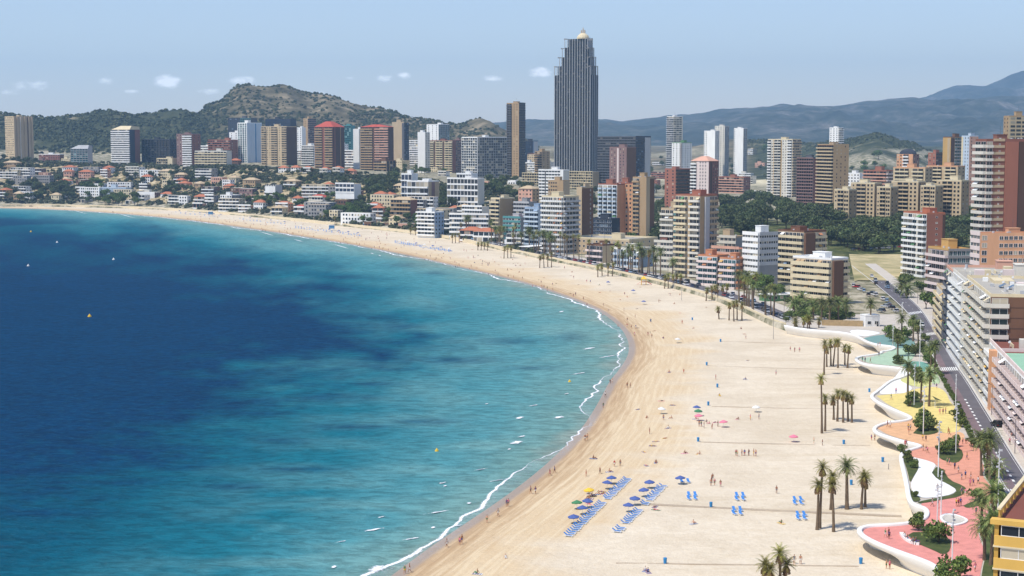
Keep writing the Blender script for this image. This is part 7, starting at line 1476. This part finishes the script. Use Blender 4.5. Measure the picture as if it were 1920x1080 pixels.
# ------------------------------------------------------------ light masts, lamps, bins, boardwalks, kiosks
polem = pmat('mast_white', lin(226, 226, 222), .5, .05)
def mast_mesh(h, heads):
    a = MB(); a.tube((0, 0, -.3), (0, 0, h), .13, .08, 10); hd = MB()
    for k in range(heads):
        z = h - .3 - k * 1.1; s = 1 if k % 2 else -1; hd.box(-.16, .16, s * .08, s * .55, z - .16, z + .16); hd.box(-.12, .12, -s * .08, -s * .3, z - .5, z - .3)
    return a.mesh('pole', [polem]), hd.mesh('lamp_head', [pmat('lamp_grey', lin(200, 200, 200), .4, .05)])
MM = mast_mesh(12.4, 4)
for (u, v, vt) in [(1674, 650, 606), (1724, 695, 598), (1714, 760, 681), (1731, 815, 721), (1791, 789, 700), (1792, 850, 753), (1759, 895, 786), (1757, 987, 908), (1785, 1062, 950), (1871, 957, 838), (1691, 612, 566), (1764, 968, 880)]:
    p = G(u, v, DZ); h = (v - vt) * p.y / FPX; o = bpy.data.objects.new('light_mast', None); COL.objects.link(o); o.location = p; o.scale = (1, 1, h / 12.4); o.rotation_euler = (0, 0, random.uniform(0, 3)); tag(o, 'tall slim white light mast on the %s paving' % field(v), 'light mast', 'white masts of the promenade'); link('pole', MM[0], o); link('lamp_head', MM[1], o)
a = MB(); a.tube((0, 0, -.3), (0, 0, 8), .10, .07, 8); b = MB(); b.tube((0, 0, 8), (1.1, 0, 8.5), .05, .04, 6); b.box(.8, 1.6, -.16, .16, 8.46, 8.60); SLm = a.mesh('pole', [pmat('lamp_pole', lin(120, 112, 112), .6, .1)]), b.mesh('lamp_head', [pmat('lamp_pole2', lin(110, 106, 108), .6, .1)])
for i, q in enumerate(resample(off_line(road_in, 2.4), 27)):
    u, v = proj(*q)
    if 850 < u < 1485: o = bpy.data.objects.new('street_lamp', None); COL.objects.link(o); o.location = (q.x, q.y, max(CZ, TZ(q.x, q.y)) + .1); o.rotation_euler = (0, 0, 1.2); tag(o, 'grey street lamp along the shore road', 'street lamp', 'street lamps of the shore road'); link('pole', SLm[0], o); link('lamp_head', SLm[1], o)
for t in (.30, .42, .50, .58, .66, .74, .82):
    q = across(t, 1.12); o = bpy.data.objects.new('street_lamp', None); COL.objects.link(o); o.location = (q.x, q.y, DZ + .1); o.rotation_euler = (0, 0, 3.3); tag(o, 'grey street lamp on the shaded pavement of the avenue', 'street lamp', 'street lamps of the avenue'); link('pole', SLm[0], o); link('lamp_head', SLm[1], o)
for (u, v, vt, lab) in [(1450, 636, 592, 'lone tall thin pole on the sand near the shore road end'), (1278, 563, 537, 'lone thin pole on the sand below the orange-roofed twins'), (1666, 880, 870, 'short flag pole beside the hedge wall')]:
    p, _ = on_sand(u, v); mb = MB(); h = (v - vt) * p.y / FPX; mb.tube((0, 0, -.3), (0, 0, h), .09, .06, 8); mb.tube((0, 0, h), (0, 0, h + .15), .12, .02, 8); tag(link('beach_pole', mb.mesh('beach_pole', [SLm[0].materials[0]]), None, p), lab, 'pole')
mb = MB(); mb.tube((0, 0, 0), (0, 0, 1.0), .28, .33, 12); mb.tube((0, 0, 1.0), (0, 0, 1.12), .35, .30, 12); bm = mb.mesh('bin', [pmat('bin_blue', lin(52, 132, 186), .5, .08)])
for (u, v) in [(1309, 828), (1582, 833), (1333, 951), (1247, 1057), (1614, 1057), (1351, 641), (1325, 685), (1345, 726), (1328, 760), (1596, 909), (1655, 866), (1630, 735), (1220, 603), (1298, 600)]: p, _ = on_sand(u, v); tag(link('litter_bin', bm, None, p), 'blue litter bin at the end of a beach walkway', 'litter bin', 'blue beach bins')
wood = pmat('boardwalk', lin(186, 168, 144), .9, .15, 1.0)
def boardwalk(px, w, lab):
    pts = resample([on_sand(u, v)[0] for u, v in px], .32); root = bpy.data.objects.new('boardwalk', None); COL.objects.link(root); tag(root, lab, 'boardwalk'); mb = MB()
    for a_, b_ in zip(pts, pts[1:]):
        d = (b_ - a_).normalized(); nn = Vector((-d.y, d.x, 0)) * w / 2; e = d * .28; z = Vector((0, 0, .09)); t_ = [a_ + nn + z, a_ - nn + z, a_ - nn + e + z, a_ + nn + e + z]; mb.quad(*t_)
        lo = [q - Vector((0, 0, .2)) for q in t_]
        for i in range(4): j = (i + 1) % 4; mb.quad(lo[i], lo[j], t_[j], t_[i])
    o = link('planks', mb.mesh('planks', [wood]), root); o['kind'] = 'stuff'
boardwalk([(1204, 945), (1300, 950), (1440, 957), (1560, 962), (1690, 968)], 1.6, 'broad boardwalk from the loungers to the promenade')
boardwalk([(1155, 1056), (1300, 1058), (1450, 1060), (1610, 1062)], .7, 'narrow boardwalk that ends nearest the pink promenade tip')
boardwalk([(1312, 829), (1440, 832), (1560, 835), (1630, 836)], .8, 'narrow boardwalk level with the orange paving')
boardwalk([(1335, 762), (1450, 765), (1630, 768)], .6, 'narrow boardwalk level with the yellow paving')
boardwalk([(1352, 640), (1440, 643), (1560, 648)], .8, 'narrow boardwalk level with the teal paving')
boardwalk([(1325, 686), (1440, 690), (1600, 694)], .5, 'narrow boardwalk level with the green paving')
# playground with red roofs and slide on the far sand
p, _ = on_sand(1207, 534); root = bpy.data.objects.new('playground_tower', None); COL.objects.link(root); root.location = p; tag(root, 'red and yellow play tower with a slide on the sand', 'playground')
mb = MB()
for x in (-1.2, 1.2):
    for y in (-1.2, 1.2): mb.tube((x, y, -.2), (x, y, 3.2), .1, .1, 6)
link('posts', mb.mesh('posts', [CM['yellow']]), root)['kind'] = 'stuff'
mb = MB(); mb.box(-1.3, 1.3, -1.3, 1.3, 1.5, 1.65); link('platform', mb.mesh('platform', [CM['red']]), root)
mb = MB()
for i in range(4): a_ = i * math.pi / 2 + math.pi / 4; b_ = a_ + math.pi / 2; mb.tri((2.1 * math.cos(a_), 2.1 * math.sin(a_), 3.1), (2.1 * math.cos(b_), 2.1 * math.sin(b_), 3.1), (0, 0, 4.8))
link('roof', mb.mesh('roof', [CM['yellow']]), root); mb = MB(); mb.quad((1.3, -.5, 1.65), (4.2, -.5, .2), (4.2, .5, .2), (1.3, .5, 1.65)); mb.quad((1.3, -.5, 1.65), (1.3, -.5, 2.0), (4.2, -.5, .5), (4.2, -.5, .2)); mb.quad((1.3, .5, 1.65), (4.2, .5, .2), (4.2, .5, .5), (1.3, .5, 2.0)); link('slide', mb.mesh('slide', [CM['red']]), root)
mb = MB(); mb.quad((-1.3, -.5, 1.65), (-1.3, .5, 1.65), (-3.6, .5, .2), (-3.6, -.5, .2)); link('ramp', mb.mesh('ramp', [CM['red']]), root)
# blue lifeguard huts of the far beach
for (u, v, lab) in [(622, 432, 'blue lifeguard hut on legs in the packed far beach'), (395, 405, 'small mauve lifeguard hut at the far end of the beach'), (686, 428, 'small blue hut on the sand before the seafront villas')]:
    p = G(u, v, 1); root = bpy.data.objects.new('lifeguard_hut', None); COL.objects.link(root); root.location = p; tag(root, lab, 'hut'); add_box(root, 'cabin', 'blue', -2.2, 2.2, -1.6, 1.6, 1.6, 4.4); add_box(root, 'roof', 'white', -2.6, 2.6, -2, 2, 4.4, 4.65)
    for x in (-1.9, 1.9):
        for y in (-1.3, 1.3): add_box(root, 'leg', 'white', x - .12, x + .12, y - .12, y + .12, -.3, 1.6)
# green kiosk, white hut, garden walls
def hut(label, u, v, w, d, h, wall, roofm, name, rot=0.0, eave=.6, z=None):
    p = G(u, v, DZ if z is None else z); root = bpy.data.objects.new(name, None); COL.objects.link(root); root.location = p; root.rotation_euler = (0, 0, rot); tag(root, label, 'kiosk' if name == 'kiosk' else 'building')
    add_box(root, 'wall', wall, -w / 2, w / 2, -d / 2, d / 2, -.5, h); add_box(root, 'roof', roofm, -w / 2 - eave, w / 2 + eave, -d / 2 - eave, d / 2 + eave, h, h + .35)
    for k in range(int(w // 3)): link('window', window_mesh(1.6, 1.3, 'glass', 'white'), root, (-w / 2 + 1.6 + k * 3, -d / 2 - .01, .9), math.pi / 2)
    link('door', window_mesh(1.0, 2.1, 'glass_dark', 'white'), root, (w / 2 - .9, -d / 2 - .012, 0), math.pi / 2); return root
hut('long green-walled kiosk with a white roof beside the shore road', 1458, 563, 15, 7, 2.7, 'green', 'white', 'kiosk', .35)
hut('small white hut beside the hotel garden', 1631, 611, 6, 5, 4.2, 'white', 'white', 'garden_hut', .2, .1)
hut('thatch-coloured beach bar roof among the palms', 795, 428, 14, 8, 3, 'sandtan', 'cream', 'beach_bar', .4, 1.0, 3.2)
hut('white beach bar with a flat roof in front of the seafront hotel', 1000, 470, 18, 7, 3, 'dgrey', 'white', 'beach_bar', .9, 1.0, 3.3)
hut('cream beach cafe with a tiled roof at the back of the far beach', 730, 424, 16, 8, 3.2, 'pink', 'cream', 'beach_bar', .5, .8, 3.2)
mb = MB(); A_ = RS([(1541, 610), (1580, 611), (1618, 612)], DZ, 12)
for a_, b_ in zip(A_, A_[1:]):
    for q in (0, .35): pass
    mb.quad(a_, b_, b_ + Vector((0, 0, 2.2)), a_ + Vector((0, 0, 2.2))); mb.quad(a_ + Vector((0, 0, 2.2)), b_ + Vector((0, 0, 2.2)), b_ + Vector((0, .4, 2.2)), a_ + Vector((0, .4, 2.2))); mb.quad(b_ + Vector((0, .4, 0)), a_ + Vector((0, .4, 0)), a_ + Vector((0, .4, 2.2)), b_ + Vector((0, .4, 2.2)))
tag(link('garden_wall', mb.mesh('garden_wall', [pmat('stone_wall', lin(178, 152, 112), .9, .2, .8)])), 'tan stone wall in front of the hotel garden', 'wall')
# green dolphin-like play frame is plain: a leaf-shaped green shade on the yellow paving
p = G(1753, 765, DZ); root = bpy.data.objects.new('shade_sail', None); COL.objects.link(root); root.location = p; tag(root, 'dark green leaf-shaped shade on a post over the yellow paving', 'shade'); mb = MB(); mb.tube((0, 0, -.2), (0, 0, 2.6), .09, .07, 8); link('post', mb.mesh('post', [polem]), root)
mb = MB(); mb.quad((-.9, 0, 3.4), (-.2, -.9, 2.5), (1.9, 0, 2.0), (-.1, .9, 2.7)); mb.quad((-.1, .9, 2.66), (1.9, 0, 1.96), (-.2, -.9, 2.46), (-.9, 0, 3.36)); link('canopy', mb.mesh('canopy', [pmat('shade_green', lin(84, 92, 60), .8, .2)]), root)
# buoys and swimmers on the water
mb = MB(); mb.tube((0, 0, -.3), (0, 0, .5), .9, .75, 12); mb.tube((0, 0, .5), (0, 0, 1.3), .55, .15, 12); by = mb.mesh('buoy', [CM['yellow']]); bw = mb.mesh('buoy_white', [CM['white']])
for (u, v, c, lab) in [(168, 594, 0, 'yellow buoy on the deep blue water, alone'), (58, 435, 0, 'small yellow buoy off the far end of the beach'), (213, 487, 1, 'white buoy on the deep blue water beyond the yellow one'), (107, 455, 1, 'white buoy near the far yellow buoy'), (53, 499, 1, 'white buoy on open water left of the others'), (819, 846, 0, 'yellow buoy in the green shallows'), (1068, 716, 0, 'yellow buoy close to the bend of the beach')]:
    s = 1.0 if u < 500 else .6; o = link('buoy', bw if c else by, None, G(u, v, 0)); o.scale = (s, s, s); tag(o, lab, 'buoy')
# dark opening shade of the caves comes from the overhang itself; beach rocks at the far end
mb = MB(); rg = random.Random(3)
for k in range(40):
    u = rg.uniform(-20, 70); p = G(u, rg.uniform(383.5, 388.5), .2); r = rg.uniform(1, 3.2); n0 = len(mb.v)
    mb.tube(p - Vector((0, 0, .6)), p + Vector((rg.uniform(-.5, .5), 0, r * .6)), r, r * .5, 6)
tag(link('shore_rocks', mb.mesh('shore_rocks', [pmat('rock', lin(150, 132, 106), .95, .25, .4)])), 'brown rocks at the far end of the beach', kind='stuff')
